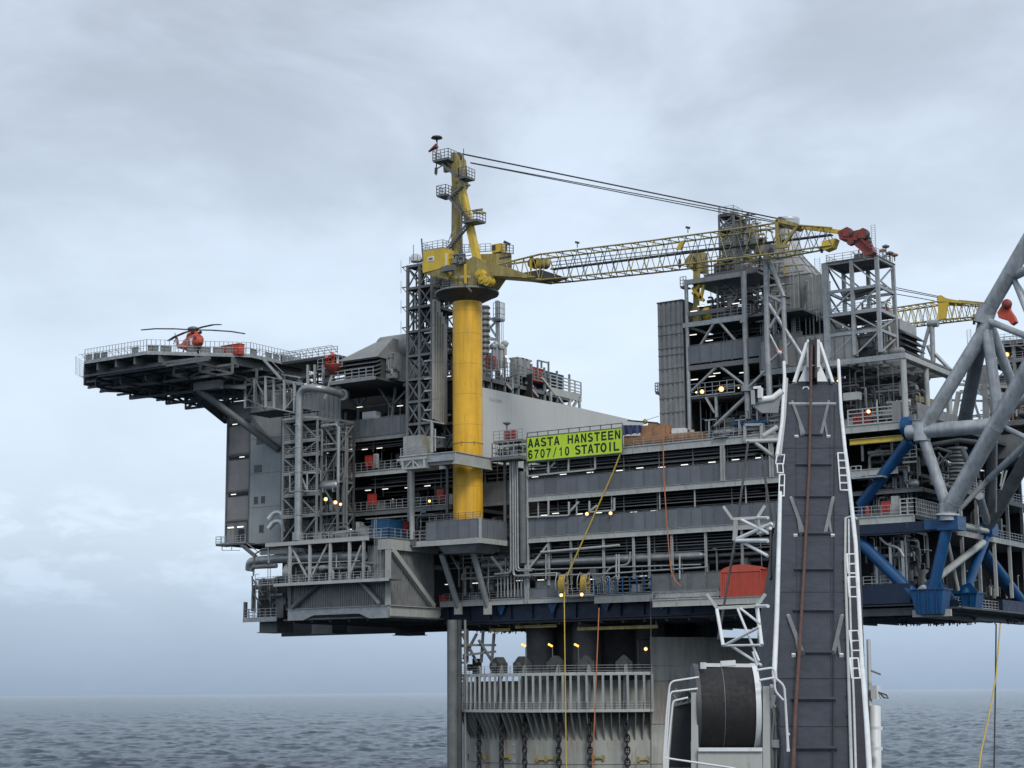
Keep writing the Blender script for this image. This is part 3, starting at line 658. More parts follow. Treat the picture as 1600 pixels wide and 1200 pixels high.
GL = {   # strokes as polygons in a 0..1 box : bold sans capitals
 'A': [((0, 0), (.36, 1), (.64, 1), (1, 0), (.72, 0), (.5, .72), (.28, 0)), ((.2, .22), (.8, .22), (.8, .42), (.2, .42))],
 'H': [((0, 0), (.27, 0), (.27, 1), (0, 1)), ((.73, 0), (1, 0), (1, 1), (.73, 1)), ((.2, .4), (.8, .4), (.8, .6), (.2, .6))],
 'N': [((0, 0), (.26, 0), (.26, 1), (0, 1)), ((.74, 0), (1, 0), (1, 1), (.74, 1)), ((0, 1), (.28, 1), (1, 0), (.72, 0))],
 'E': [((0, 0), (.27, 0), (.27, 1), (0, 1)), ((.2, 0), (.98, 0), (.98, .2), (.2, .2)), ((.2, .4), (.88, .4), (.88, .6), (.2, .6)), ((.2, .8), (.95, .8), (.95, 1), (.2, 1))],
 'T': [((0, .8), (1, .8), (1, 1), (0, 1)), ((.365, 0), (.635, 0), (.635, .9), (.365, .9))],
 'L': [((0, 0), (.27, 0), (.27, 1), (0, 1)), ((.2, 0), (.95, 0), (.95, .2), (.2, .2))],
 'I': [((.36, 0), (.64, 0), (.64, 1), (.36, 1))],
 '1': [((.42, 0), (.68, 0), (.68, 1), (.48, 1)), ((.16, .66), (.5, .76), (.6, 1), (.48, 1), (.36, .86), (.16, .82))],
 '7': [((.04, .82), (.98, .82), (.98, 1), (.04, 1)), ((.66, .84), (.96, .84), (.52, .3), (.48, 0), (.22, 0), (.28, .34))],
 '/': [((0.1, -.05), (.3, -.05), (.9, 1.05), (.7, 1.05))]}
def arcs(cx, cy, rx, ry, tx, ty, a0, a1, n=10):
    o = []
    for i in range(n):
        t0, t1 = math.radians(a0+(a1-a0)*i/n), math.radians(a0+(a1-a0)*(i+1)/n)
        o.append(((cx+rx*math.cos(t0), cy+ry*math.sin(t0)), (cx+rx*math.cos(t1), cy+ry*math.sin(t1)), (cx+(rx-tx)*math.cos(t1), cy+(ry-ty)*math.sin(t1)), (cx+(rx-tx)*math.cos(t0), cy+(ry-ty)*math.sin(t0))))
    return o
GL['O'] = arcs(.5, .5, .52, .52, .27, .2, 0, 360, 20); GL['0'] = arcs(.5, .5, .46, .52, .26, .19, 0, 360, 20)
GL['S'] = arcs(.5, .735, .47, .285, .27, .18, 20, 270, 12)+arcs(.5, .28, .49, .30, .28, .19, -160, 90, 12)
GL['6'] = arcs(.5, .31, .47, .33, .26, .17, 0, 360, 16)+[((.03, .3), (.29, .3), (.3, .62), (.05, .66))]+arcs(.52, .64, .47, .38, .26, .18, 30, 180, 10)
def word(txt, u0, u1, v0, v1, cw):
    n = len(txt)
    for i, ch in enumerate(txt):
        if ch == ' ': continue
        x0 = A0.x+Wd*(u0+(u1-u0-cw)*i/(n-1)); x1 = x0+Wd*cw; b = MB()
        for k, poly in enumerate(GL[ch]):
            dy = .012+.0015*k; P = [P3(x0+(x1-x0)*a, -.862, zb+Hh*(v0+(v1-v0)*c)) for a, c in poly]
            ar = sum(P[j].x*P[(j+1) % len(P)].z-P[(j+1) % len(P)].x*P[j].z for j in range(len(P)))
            if ar < 0: P = P[::-1]
            b.prism(P, (0, -dy, 0))
        b.build('letter', ink, bpn)
word('AASTA', .008, .352, .56, .93, .062); word('HANSTEEN', .437, .985, .56, .93, .056)
word('6707/10', .012, .455, .08, .45, .05); word('STATOIL', .512, .975, .08, .46, .062)
# ================================================================ LOWER LEFT BOX MODULE
BX0, BX1, BY = wx(455, 945, -12.8), -16.4, -12.8
bxm = thing('corrugated_module', 'ribbed grey box module with pale corner post at the lower left of the platform', 'module', (BX1, BY, 26))
zf, zg, zt_ = 27.0, 30.9, 37.3
def corr(par, a, c, fix, z0, z1, axis, m=duct, name='ribbed_wall', step=.42, dirn=1):
    b = MB(); n = int((c-a)/step)
    for i in range(n):
        u0 = a+(c-a)*i/n; u1 = u0+(c-a)/n*.55
        if axis == 'x': b.box(u0, u1, fix-.12, fix-.001, z0, z1)
        else: b.box(fix+.001, fix+.12, u0, u1, z0, z1)
    if axis == 'x': b.box(a, c, fix, fix+.15, z0, z1)
    else: b.box(fix-.15, fix, a, c, z0, z1)
    return b.build(name, m, par)
corr(bxm, BX0, BX1-.5, BY+.4, zf, zg+.5, 'x')
corr(bxm, wx(572, 880, BY), BX1-.5, BY+.5, zg+.5, zt_-1, 'x')
corr(bxm, BY+.6, -.4, BX1-.5, zf+.1, zt_-1.4, 'y', m=pipeM if 0 else duct, step=.7)
# bottom girder with deeper haunches
b = MB(); xa, xb = BX0-.6, BX1; 
b.prism([P3(xa, BY-.1, 26.2-.9), P3(xa+3.2, BY-.1, 25.3), P3(xa+5.2, BY-.1, 26.0), P3(xb-5.6, BY-.1, 26.0), P3(xb-3.6, BY-.1, 25.2), P3(xb, BY-.1, 25.2), P3(xb, BY-.1, zf), P3(xa, BY-.1, zf)][::-1], (0, .3, 0))
b.box(xa-.05, xb+.05, BY-.35, BY+.3, zf+.002, zf+.12); b.build('bottom_girder', galv, bxm)
b = MB(); b.prism([P3(BX1+.05, BY+.3, 25.2), P3(BX1+.05, -.3, 25.2), P3(BX1+.05, .6, 26.0), P3(BX1+.05, .6, zf), P3(BX1+.05, BY+.3, zf)], (-.3, 0, 0)); b.box(BX1-.1, BX1+.35, BY+.32, .6, zf+.002, zf+.12); b.build('bottom_girder', cream, bxm)
one(bxm, 'corner_post', cream, 'box', BX1-.55, BX1+.15, BY-.2, BY+.45, zf+.13, zt_-.2)
one(bxm, 'end_post', mid, 'box', BX0-.6, BX0, BY-.1, BY+.4, zf+.13, zg+.1)
strut(bxm, (BX1, BY+.8, zt_-1.8), (BX1, -1.3, zf+.3), .75, cream, 'brace')
strut(bxm, (BX0+.6, BY-.4, zf+.3), (BX0+7.5, BY-.1, zg+1.2), .7, mid, 'brace', r=.38); strut(bxm, (BX1-1.3, BY-.4, zf+.3), (BX1-6, BY-.1, zg+.6), .7, galv, 'brace', r=.38)
one(bxm, 'top_girder', cream, 'box', wx(592, 860, BY), BX1+.2, BY-.25, BY+.5, zt_-1.75, zt_-.199)
one(bxm, 'top_girder', cream, 'box', BX1-.3, BX1+.2, BY+.501, -.2, zt_-1.75, zt_-.199)
slab(bxm, 'roof_deck', deckm, BX0-2, BX1, BY+.5, .3, zt_-.2, zt_)
# gallery round the front
gl = thing('pipe_gallery', 'pale open framed gallery with railing and thick pipe above the ribbed wall', 'gallery', (BX0, -15.4, zg))
GYy = -15.6; ga0, ga1 = wx(428, 905, GYy), wx(608, 905, GYy)
slab(gl, 'floor', deckm, ga0, ga1, GYy, BY+.2, zg-.15, zg); one(gl, 'edge_beam', light, 'box', ga0, ga1, GYy-.12, GYy-.001, zg-.35, zg+.08)
rail(gl, [(wx(400, 912, GYy+1), GYy+1.2, zg), (ga0+1, GYy, zg), (ga1, GYy, zg)], 1.25, 1.35, .05, galv)
tz = W(500, 843, GYy).z
b = MB(); b.box(wx(415, 852, GYy), wx(575, 843, GYy), GYy-.1, GYy+.3, tz-.6, tz); b.build('roof_beam', cream, gl)
slab(gl, 'roof_plate', light, wx(418, 852, GYy), wx(574, 843, GYy), GYy+.3, BY+.5, tz-.12, tz-.02)
for px in (452, 483, 515, 545, 567): x = wx(px, 880, GYy); one(gl, 'gallery_post', light if px != 567 else galv, 'box', x-.2, x+.2, GYy, GYy+.35, zg, tz-.6)
for a, c in (((456, 855), (480, 902)), ((565, 852), (546, 900)), ((512, 850), (486, 903)), ((420, 855), (420, 880))): strut(gl, W(*a, GYy+.5), W(*c, GYy+.5), .26, pick(light, galv))
strut(gl, W(455, 880, GYy+.3), W(563, 876, GYy+.3), .14, galv, 'mid_rail')
one(gl, 'thick_pipe', pipeM, 'path', [W(570, 868, GYy+2.2), W(450, 872, GYy+2.2), W(405, 876, GYy+2.2), W(391, 878, GYy+2.2), W(390, 890, GYy+2.6)], .72, 16, bend=1)
one(gl, 'pipe', mid, 'path', [W(432, 884, GYy+1), W(396, 886, GYy+1), W(393, 892, GYy+1)], .38, 12)
one(gl, 'pipe', mid, 'path', [W(440, 855, GYy+1), W(410, 858, GYy+1), W(398, 866, GYy+1), W(396, 900, GYy+1)], .14, 8)
b = MB(); b.lathe(W(455, 895, GYy+1.6), [(0, -1.2), (.9, -1.1), (1.45, -.6), (1.5, 0), (1.5, 1.2)], 20, axis='x'); b.build('vessel', insul, gl)
pipework(gl, wx(430, 890, GYy), wx(570, 890, GYy), GYy+1, BY, zg+.1, tz-.7, 8, 10, 5, 0, (mid, galv, grey, light))
ladder(gl, W(592, 905, GYy-.1), 7.2, .5, galv, ax=(1, 0, 0)); ladder(gl, W(586, 905, GYy-.1), 9, .35, galv)
# lower far left landing with feet boxes
ll = thing('lower_landing', 'small railed landing at the lowest left corner of the platform', 'landing', W(400, 965, -10))
la, lb_ = wx(380, 968, -10.5), wx(433, 968, -10.5); lz = W(400, 966, -10.5).z
slab(ll, 'floor', deckm, la, lb_, -10.5, -5, lz-.15, lz); one(ll, 'edge_beam', galv, 'box', la, lb_, -10.62, -10.501, lz-.6, lz+.05)
rail(ll, [(la, -6, lz), (la, -10.4, lz), (lb_-.3, -10.4, lz)], 1.5, 1.2, .05)
one(ll, 'junction_box', mid, 'box', la-.1, la+.35, -10.4, -9.9, lz+.2, lz+2.7)
ladder(ll, W(420, 935, -9.5), 6, .6, mid)
corr(ll, wx(404, 930, -8), wx(447, 930, -8), -8, lz, lz+6.5, 'x', dark)
pipework(ll, wx(393, 920, -9.5), wx(445, 920, -9.5), -9.8, -8.3, lz+.1, lz+7.5, 10, 12, 2, 0)
one(ll, 'door_frame', mid, 'box', wx(432, 940, -9), wx(444, 940, -9), -9.2, -9.05, lz+.05, lz+3.4)
for a, c in (((395, 905), (412, 930)), ((394, 925), (408, 945)), ((394, 900), (395, 930))): strut(ll, W(*a, -9.8), W(*c, -9.8), .2, mid)
for i, (a, c, t_, bt, y, lb) in enumerate(((403, 435, 965, 988, -8, 'leftmost'), (485, 521, 975, 990, 6, 'middle'), (615, 645, 975, 992, 20, 'rightmost'))):
    t = thing('ballast_box', lb+' of three blocky grey feet hanging below the dark underside', 'support foot', W(a, t_, y), 'support feet under the platform')
    p, q = W(a, bt, y), W(c, bt, y); one(t, 'box_shell', mid, 'box', p.x+.3, q.x-.3, y, y+4, p.z, p.z+2.6); one(t, 'flange', mid, 'box', p.x, q.x, y-.25, y+4.2, p.z-.12, p.z-.001)
# ---- deck on top of box : railing, blue container, equipment
td = thing('laydown_deck', 'railed deck on top of the ribbed module, carrying the blue container', 'deck', (BX0, BY, zt_))
dz = zt_+.02
rail(td, [(wx(468, 838, BY), BY, dz), (BX1, BY, dz), (BX1, -2, dz)], 1.5, 1.5, .05)
deck(td, -47, -15, -7.6, 15, zt_, .8, mid)
pipework(td, wx(470, 830, BY), wx(556, 830, BY), BY+1, -3, dz, dz+3.5, 8, 12, 8, 1)
cA = W(607.5, 838, -10)
container('blue_container', 'dark blue cargo container on the railed deck left of the yellow crane column', wx(580, 838, cA.y), cA.x, cA.y, cA.y+6.1, dz+.02, W(607, 811, -10).z-dz, cblue)
b = MB()
# ================================================================ LIVING QUARTERS
lq = thing('living_quarters', 'tall grey panelled accommodation block under the helideck at the far left', 'building', (-56, 0, 39))
lx0, lxm, lx1 = wx(353, 750), wx(390, 750), wx(441, 750); lz0, lz1 = 39.2, 65.0
slab(lq, 'wall', lqgrey, lxm, lx1, 0, 30, lz0, lz1)
slab(lq, 'side_wall', lqbrn, lx0, lxm-.05, 0.5, 30, lz0+3.6, lz1-1)
b = MB()
for z in (39.2, 43.6, 48.7, 55.1, 61.0, 64.0): b.box(lx0-.1, lxm-.06, .3, .499, z-.16, z+.16)
b.box(lx0-.25, lx0-.001, .2, 30, lz0, lz1-1); b.box(lxm-.35, lxm-.051, .1, .299, lz0, lz1-1); b.build('frame', mid, lq)
for z in (48.1, 54.5, 60.4, 43.0):
    vs__ = one(lq, 'vent_slot', black, 'box', lx0+.3, lxm-.7, .35, .49, z-.32, z+.25); one(vs__, 'vent_light', lampw, 'box', lx0+(1.0 if z != 54.5 else 2.8), lx0+(2.1 if z != 54.5 else 3.9), .28, .345, z-.08, z+.05)
b = MB()
for z in (45.4, 51.2, 57.2): b.box(lxm, lx1, -.035, -.001, z, z+.07)
b.box(lx1-.2, lx1+.15, -.2, -.036, lz0, lz1); b.box(lxm-.05, lxm+.08, -.1, -.036, lz0, lz1); b.build('panel_seam', mid, lq)
for px0, px1, a, c in ((397, 409, 726, 738), (397, 403, 776, 787), (408, 414, 775, 786), (405, 412, 820, 832), (401, 412, 682, 694)):
    p, q = W(px0, c), W(px1, a); wn__ = one(lq, 'window', glass, 'box', p.x, q.x, -.05, -.001, p.z, q.z); one(wn__, 'window_frame', mid, 'box', p.x-.12, q.x+.12, -.03, -.0005, p.z-.12, p.z-.001)
corr(lq, wx(474, 640, -1), wx(532, 640, -1), -1, W(500, 662, -1).z, W(500, 607, -1).z, 'x', lqgrey, step=.9)
b = MB(); b.lathe(((wx(474, 640)+wx(532, 640))/2, 2.0, W(500, 607).z), [(3.6, 0), (2.8, .8), (0, 1.1)], 24); b.build('roof_cap', lqgrey, lq)
slab(lq, 'wall', dark, wx(441, 700), wx(530, 700), 2, 14, 37.4, W(500, 640).z)
# entry platform at its foot
ep = thing('entry_platform', 'lit railed platform at the foot of the accommodation block', 'platform', W(360, 850, -1))
e0, e1 = wx(337, 850, -2.5), wx(383, 852, -2.5); ez = W(360, 849, -2.5).z
slab(ep, 'floor', deckm, e0, e1, -2.5, .2, ez-.3, ez); rail(ep, [(e0, .2, ez), (e0, -2.45, ez), (e1, -2.45, ez)], 1.3, 1.1, .05)
b = MB(); b.box(wx(353, 840), wx(384, 840), .1, .4, ez, ez+3.8)
b.build('recess_wall', mid, ep)
for px in (355, 361, 372): one(ep, 'door', black if px == 372 else grey, 'box', wx(px, 840), wx(px+4.5 if px < 370 else 381, 840), .02, .098, ez+.05, ez+2.6)
for px in (356, 371): one(ep, 'door_lamp', lampw, 'box', wx(px, 830), wx(px+9, 830), -.1, .018, ez+2.9, ez+3.1)
frame_ = MB(); frame_.bar(W(347, 860, -2), W(375, 860, -2), .1); frame_.bar(W(347, 850, -2), W(347, 860, -2), .1); frame_.bar(W(362, 850, -2), W(362, 860, -2), .1); frame_.build('hanging_rail', galv, ep)
strut(ep, W(376, 850, -2), W(400, 870, -4), .5, mid, 'stair'); strut(ep, W(382, 846, -2), W(408, 866, -4), .12, galv, 'handrail')
for k, (x, y) in enumerate(((430, 803), (430, 817))):
    t = thing('bent_vent_pipe', ['upper', 'lower'][k]+' of two shiny elbow vents at the foot of the stair tower', 'vent', W(x, y, -4), 'elbow vents'); p = W(x, y, -4.5)
    one(t, 'elbow', bare, 'path', [p+P3(-1.1, -.4, -.9), p+P3(-.3, 0, .2), p+P3(1.4, 0, .25), p+P3(1.7, .3, -1.5)], .42, 12, bend=1)
# ================================================================ STAIR TOWER + U PIPE
def tower(par, x0, x1, y0, y1, zs, w_=.35, m=light, nx=1, brace='x', floors=(), rails=True, ny=1, bm_=None, wl=.3):
    xs = [x0+(x1-x0)*i/nx for i in range(nx+1)]; ys = [y0+(y1-y0)*i/ny for i in range(ny+1)]
    for x in xs:
        for y in ys:
            if y in (y0, y1) or x in (x0, x1): one(par, 'tower_post', m if y == y0 else (bm_ or m), 'box', x-w_/2, x+w_/2, y-w_/2, y+w_/2, zs[0], zs[-1])
    for z in zs[1:]:
        b = MB(); b.box(x0+w_/2, x1-w_/2, y0-wl/2, y0+wl/2, z-.4, z); b.box(x0+w_/2, x1-w_/2, y1-wl/2, y1+wl/2, z-.4, z); b.box(x0-wl/2, x0+wl/2, y0+w_/2, y1-w_/2, z-.4, z); b.box(x1-wl/2, x1+wl/2, y0+w_/2, y1-w_/2, z-.4, z); b.build('ring_beam', m, par)
    for i, (a, c) in enumerate(zip(zs, zs[1:])):
        b = MB()
        for k in range(nx):
            u, v = xs[k], xs[k+1]
            if brace == 'x' or (brace == 'z' and i % 2 == 0): b.bar((u, y0, a), (v, y0, c-.4), .2)
            if brace == 'x' or (brace == 'z' and i % 2): b.bar((v, y0+.02, a), (u, y0+.02, c-.4), .2)
            if brace == 'v': m_ = (u+v)/2; b.bar((u, y0, a), (m_, y0, c-.4), .24); b.bar((v, y0, a), (m_, y0, c-.4), .24)
            b.bar((v, y1, a), (u, y1, c-.4), .2)
        b.bar((x1, y0, a), (x1, y1, c-.4), .2); b.bar((x0, y1, a), (x0, y0, c-.4), .2)
        b.build('brace', m, par)
        if floors == 'all' or i in floors:
            slab(par, 'floor', deckm, x0+.2, x1-.2, y0+.2, y1-.2, c-.2, c-.1)
            if rails: rail(par, [(x0, y1, c), (x0, y0, c), (x1, y0, c), (x1, y1, c)], 1.15, 1.2, .04, galv)
def stairs(par, x0, x1, y, zs, m=mid):
    for i, (a, c) in enumerate(zip(zs, zs[1:])):
        b = MB(); u, v = (x0, x1) if i % 2 == 0 else (x1, x0); yy = y+(i % 2)*1.0
        for s_ in (0, .8): b.bar((u, yy+s_, a), (v, yy+s_, c), .08, .28)
        n = int((c-a)/.28)
        for k in range(n): t_ = (k+.5)/n; b.box(u+(v-u)*t_-.14, u+(v-u)*t_+.14, yy+.041, yy+.759, a+(c-a)*t_, a+(c-a)*t_+.03)
        for s_ in (0, .8): b.bar((u, yy+s_, a+1), (v, yy+s_, c+1), .05)
        for t_ in (0, .33, .66, 1): b.bar((u+(v-u)*t_, yy, a+(c-a)*t_), (u+(v-u)*t_, yy, a+1+(c-a)*t_), .04)
        b.build('stair_flight', m, par)
st = thing('stair_tower', 'open grey steel stair tower in front of the accommodation block', 'stair tower', W(480, 840, -7))
sy = -8.0; sx0, sx1 = wx(442, 760, sy), wx(495, 760, sy)
zs = [W(470, py, sy).z for py in (845, 805, 772, 738, 710, 688, 655)]
tower(st, sx0, sx1, sy, -3.5, zs, .3, grey, 2, 'z', 'all', True, bm_=mid, wl=.2)
tower(st, sx1+.3, wx(523, 760, sy), sy+.8, -3.2, [W(510, py, sy).z for py in (845, 800, 750, 700, 655)], .3, mid, 1, 'z', (0, 1, 2), False, bm_=dark, wl=.2)
stairs(st, sx0+.8, sx1-.8, sy+1.5, zs)
pipework(st, sx0, wx(523, 760, sy), sy+2, -3, zs[0], zs[-1]-.5, 22, 26, 10, 2)
pipework(st, sx0, wx(523, 760, sy), sy+.5, -3, zs[2], zs[-1]-.3, 12, 16, 4, 1, (grey, galv, mid))
frm = W(455, 770, sy-.5); b = MB()
for a, c in (((453, 738), (453, 768)), ((453, 738), (494, 739)), ((453, 768), (494, 767)), ((480, 738), (480, 768)), ((468, 738), (480, 766)), ((457, 651), (497, 652)), ((441, 656), (465, 653))): b.bar(W(*a, sy-.6), W(*c, sy-.6), .18)
b.build('outer_frame', light, st)
up = thing('exhaust_pipe', 'big pale pipe rising up the stair tower and bending over to the right', 'pipe', W(465, 840, -9.3))
one(up, 'pipe_run', pipeM, 'path', [W(466, 842, -9.3), W(466.5, 760, -9.3), W(468, 606, -9.3), W(498, 606, -9.3), W(538, 617, -3.5)], .62, 20, bend=3.4)
one(up, 'pipe_base', pipeM, 'path', [W(466, 845, -9.3), W(466, 832, -9.3)], .95, 16); one(up, 'flange', galv, 'tube', W(535, 616.5, -4.1), W(538, 617.3, -3.4), .95, 18)
b = MB()
for py in (665, 700, 738, 768, 805): b.tube(W(466.5, py, -9.3), W(466.5, py-1.5, -9.3), .75, 16)
b.build('clamp', galv, up)
# hanging frame cage under the helideck stairs
cg = thing('frame_cage', 'pale open steel cage under the helideck stairs', 'frame', W(415, 630, -6))
for a, c in (((383, 593), (415, 588)), ((415, 588), (475, 600)), ((383, 637), (415, 635)), ((415, 635), (462, 645)), ((383, 593), (383, 638)), ((415, 588), (415, 637)), ((428, 591), (428, 638)), ((444, 594), (444, 641)), ((460, 597), (460, 643)), ((400, 596), (412, 618)), ((474, 602), (447, 638)), ((386, 622), (396, 602)), ((386, 624), (412, 635)), ((398, 592), (398, 628))):
    one(cg, 'frame_bar', light if a[0] == c[0] else galv, 'bar', W(*a, -9 if a[0] >= 415 else -9+(415-a[0])*.12), W(*c, -9 if c[0] >= 415 else -9+(415-c[0])*.12), .30 if a[0] == c[0] else .2)
slab(cg, 'floor', deckm, wx(384, 638, -8), wx(462, 643, -8), -8, -2, W(420, 641, -8).z-.1, W(420, 641, -8).z)
pipework(cg, wx(390, 620, -7), wx(465, 620, -7), -8, -4, W(420, 640, -8).z, W(420, 590, -8).z, 10, 8, 3, 0)
# ================================================================ DECKS BEHIND THE CRANE
bd = thing('utility_module', 'dark open decked module with walkways between the stair tower and the yellow crane column', 'module', (-25, 0, 37))
for (a, c, py, bm__) in ((520, 706, 738, light), (528, 706, 800, mid), (532, 640, 683, grey)):
    p, q = W(a, py+1, 0), W(c, py-8, 0); z = W(600, py-3.5, 0).z
    deck(bd, p.x, q.x, 0, 15, z, .7, bm__)
    if py != 683: rail(bd, [(p.x, -.05, z), (q.x, -.05, z)], 1.5, 1.2, .05)
    else: windwall(bd, p.x, q.x, -.05, z, z+2.9)
    LAMPS.setdefault('bd', []).append(z)
za, zb_, zc = LAMPS.pop('bd')
trays(bd, wx(530, 720), -9.5, .5, za+3.8, zc-.9, 3); trays(bd, wx(530, 780), -9.5, .5, zb_+3.4, za-.8, 3); trays(bd, wx(530, 830), -9.5, .5, zb_-2.6, zb_-.7, 3)
pipework(bd, wx(530, 720), -10, 1.5, 8, za+.05, zc-.9, 8, 14, 10, 1); pipework(bd, wx(530, 780), -10, 1.5, 8, zb_+.05, za-.8, 8, 14, 10, 1); pipework(bd, wx(530, 830), -10, -3, 8, zt_+.1, zb_-.8, 12, 16, 10, 2)
for px in (533, 540, 640, 700, 790): x = wx(px, 760); one(bd, 'column', mid, 'box', x-.22, x+.22, -.3, -.1, zt_, 50 if px > 540 else 60)
pipework(bd, wx(536, 640), wx(700, 640), 2, 10, zc, zc+9, 12, 14, 8, 1)
strips([(wx(px, py, .8), .8, W(px, py, .8).z) for px, py in ((547, 702), (570, 702), (593, 700), (640, 697))], 'white fluorescent strip light above the upper walkway behind the crane column')
strips([(wx(px, py, .8), .8, W(px, py, .8).z) for px, py in ((512, 767), (528, 771), (543, 768), (575, 766), (602, 764), (637, 762), (668, 759))], 'white fluorescent strip light above the middle walkway behind the crane column')
strips([(wx(px, py, .8), .8, W(px, py, .8).z) for px, py in ((511, 826), (547, 827), (512, 708), (562, 636), (625, 634), (700, 588), (695, 612), (697, 635))], 'small white strip light glowing among the dark pipework left of the crane column')
for px, py, lb in ((509, 780, 'leftmost of three amber floodlights beside the stair tower'), (524, 785, 'middle of three amber floodlights beside the stair tower'), (532, 788, 'rightmost and smallest of three amber floodlights beside the stair tower'), (671, 783, 'lone amber floodlight on the walkway left of the crane column')):
    flood(W(px, py, -1.6 if px > 600 else -9.2), lb, s=1.15 if px < 530 else .85)
for px, py, lb in ((570, 731, 'red fire cabinet on the upper walkway behind the crane'), (574, 791, 'red fire cabinet on the middle walkway behind the crane'), (682, 784, 'red fire cabinet at the right end of the middle walkway, near the yellow column'), (686, 950, 'red fire cabinet on the lowest walkway right of the ribbed module'), (660, 833, 'dark red fire cabinet beside the crane balcony wind wall')):
    p = W(px, py, .3); firebox((p.x, .3 if px != 660 else -6, W(px, py, .3 if px != 660 else -6).z), lb, 1.25)
t = thing('white_locker', 'tall pale locker beside the red cabinet on the upper walkway', 'locker', W(586, 732, .4)); p = W(583, 732, .4); one(t, 'locker_body', light, 'box', p.x, p.x+.8, .4, .9, p.z, p.z+2.4); one(t, 'locker_door', galv, 'box', p.x+.08, p.x+.72, .36, .399, p.z+.15, p.z+2.3)
cr1 = thing('white_crate_stack', 'stack of white wrapped boxes on the deck under the air intake house', 'crates', W(580, 660, 1)); p = W(566, 662, 1); one(cr1, 'crate', white, 'box', p.x, p.x+3.2, 1, 2.4, p.z, p.z+.9); one(cr1, 'crate', white, 'box', p.x, p.x+2.8, 1, 2.4, p.z+.95, p.z+1.9)
# small person on the middle walkway
def person(p, label, h=1.75, m=None):
    p = Vector(p); s = h/1.75
    js = {'pel': (0, 0, .95), 'waist': (0, 0, 1.12), 'chest': (0, 0, 1.36), 'neck': (0, 0, 1.5), 'hd': (0, -.01, 1.6), 'top': (0, 0, 1.73), 'hl': (-.1, 0, .9), 'kl': (-.12, -.03, .5), 'al': (-.13, 0, .08), 'tl': (-.13, -.16, .03), 'hr': (.1, 0, .9), 'kr': (.12, -.02, .5), 'ar': (.14, .03, .08), 'tr': (.14, -.13, .03), 'sl': (-.2, 0, 1.42), 'el': (-.27, .02, 1.13), 'wl': (-.26, -.12, .9), 'sr': (.2, 0, 1.42), 'er': (.27, .03, 1.13), 'wr': (.25, -.12, .92)}
    rad = {'pel': .15, 'waist': .13, 'chest': .16, 'neck': .06, 'hd': .1, 'top': .07, 'hl': .1, 'kl': .07, 'al': .05, 'tl': .04, 'hr': .1, 'kr': .07, 'ar': .05, 'tr': .04, 'sl': .07, 'el': .05, 'wl': .04, 'sr': .07, 'er': .05, 'wr': .04}
    ed = [('pel', 'waist'), ('waist', 'chest'), ('chest', 'neck'), ('neck', 'hd'), ('hd', 'top'), ('pel', 'hl'), ('hl', 'kl'), ('kl', 'al'), ('al', 'tl'), ('pel', 'hr'), ('hr', 'kr'), ('kr', 'ar'), ('ar', 'tr'), ('chest', 'sl'), ('sl', 'el'), ('el', 'wl'), ('chest', 'sr'), ('sr', 'er'), ('er', 'wr')]
    ks = list(js); me = bpy.data.meshes.new('person'); me.from_pydata([tuple(Vector(js[k])*s) for k in ks], [(ks.index(a), ks.index(c)) for a, c in ed], [])
    o = bpy.data.objects.new('person', me); COL.objects.link(o); o.location = p; o.rotation_euler.z = YAW; ORG[o.name] = p
    sk = o.modifiers.new('skin', 'SKIN')
    for i, k in enumerate(ks): me.skin_vertices[0].data[i].radius = (rad[k]*s, rad[k]*s)
    me.skin_vertices[0].data[0].use_root = True; o.modifiers.new('sub', 'SUBSURF').levels = 1; me.materials.append(m or dark); tag(o, label, 'person')
    b = MB(); b.lathe(p+P3(0, 0, 1.64*s), [(.14*s, 0), (.14*s, .05*s), (.1*s, .12*s), (0, .15*s)], 12); b.build('helmet', white, o)
    return o
p = W(613, 789, .5); person((p.x, .6, zb_+.02), 'worker in dark overalls and white helmet standing on the middle walkway')
# ================================================================ AIR INTAKE HOUSE
ai = thing('air_intake_house', 'grey louvred air intake house with sloping hood behind the helideck', 'machinery house', W(560, 600, -4))
iy = -4.0; ax0, ax1 = wx(530, 595, iy), wx(590, 590, iy); iz = W(560, 594, iy).z; it = W(560, 562, iy).z
slab(ai, 'platform', deckm, wx(522, 600, iy), wx(594, 590, iy), iy-1.2, 14, iz-.35, iz); one(ai, 'edge_beam', grey, 'box', wx(522, 600, iy), wx(594, 590, iy), iy-1.32, iy-1.201, iz-.5, iz+.05)
rail(ai, [(wx(524, 598, iy), iy-1.15, iz), (wx(590, 592, iy), iy-1.15, iz)], 1.6, 1.6, .06)
slab(ai, 'intake_body', dark, ax0+.5, ax1-.1, iy+1, 9, iz, it)
for k in range(5):
    z = iz+.5+k*(it-iz)/5; b = MB(); b.prism([P3(ax0, iy-.2, z), P3(ax0, iy+1, z+.5), P3(ax0, iy+1, z+.62), P3(ax0, iy-.2, z+.12)], (ax1-ax0, 0, 0)); b.build('louvre', mid, ai)
b = MB(); b.hexa([P3(ax0-.4, iy-.5, it), P3(ax1+.2, iy-.5, it), P3(ax1+.2, 8, it), P3(ax0-.4, 8, it), P3(ax0+4, iy+4.5, it+3.6), P3(ax1-.3, iy+4.5, it+3.9), P3(ax1-.3, 8, it+3.9), P3(ax0+4, 8, it+3.6)]); b.build('sloping_hood', grey, ai)
bx2 = wx(634, 590, 2)
slab(ai, 'side_cladding', insul, ax1+.05, bx2, iy+3, 9, iz, it+1.2)
for k in range(6):
    x = ax1+.2+k*(bx2-ax1)/6; one(ai, 'cladding_rib', galv, 'box', x, x+.14, iy+2.85, iy+2.999, iz+.1, it+.9)
pipework(ai, ax1, bx2, iy+2, iy+2.8, iz, it+1, 5, 10, 5, 0, (insul, galv, mid, grey))
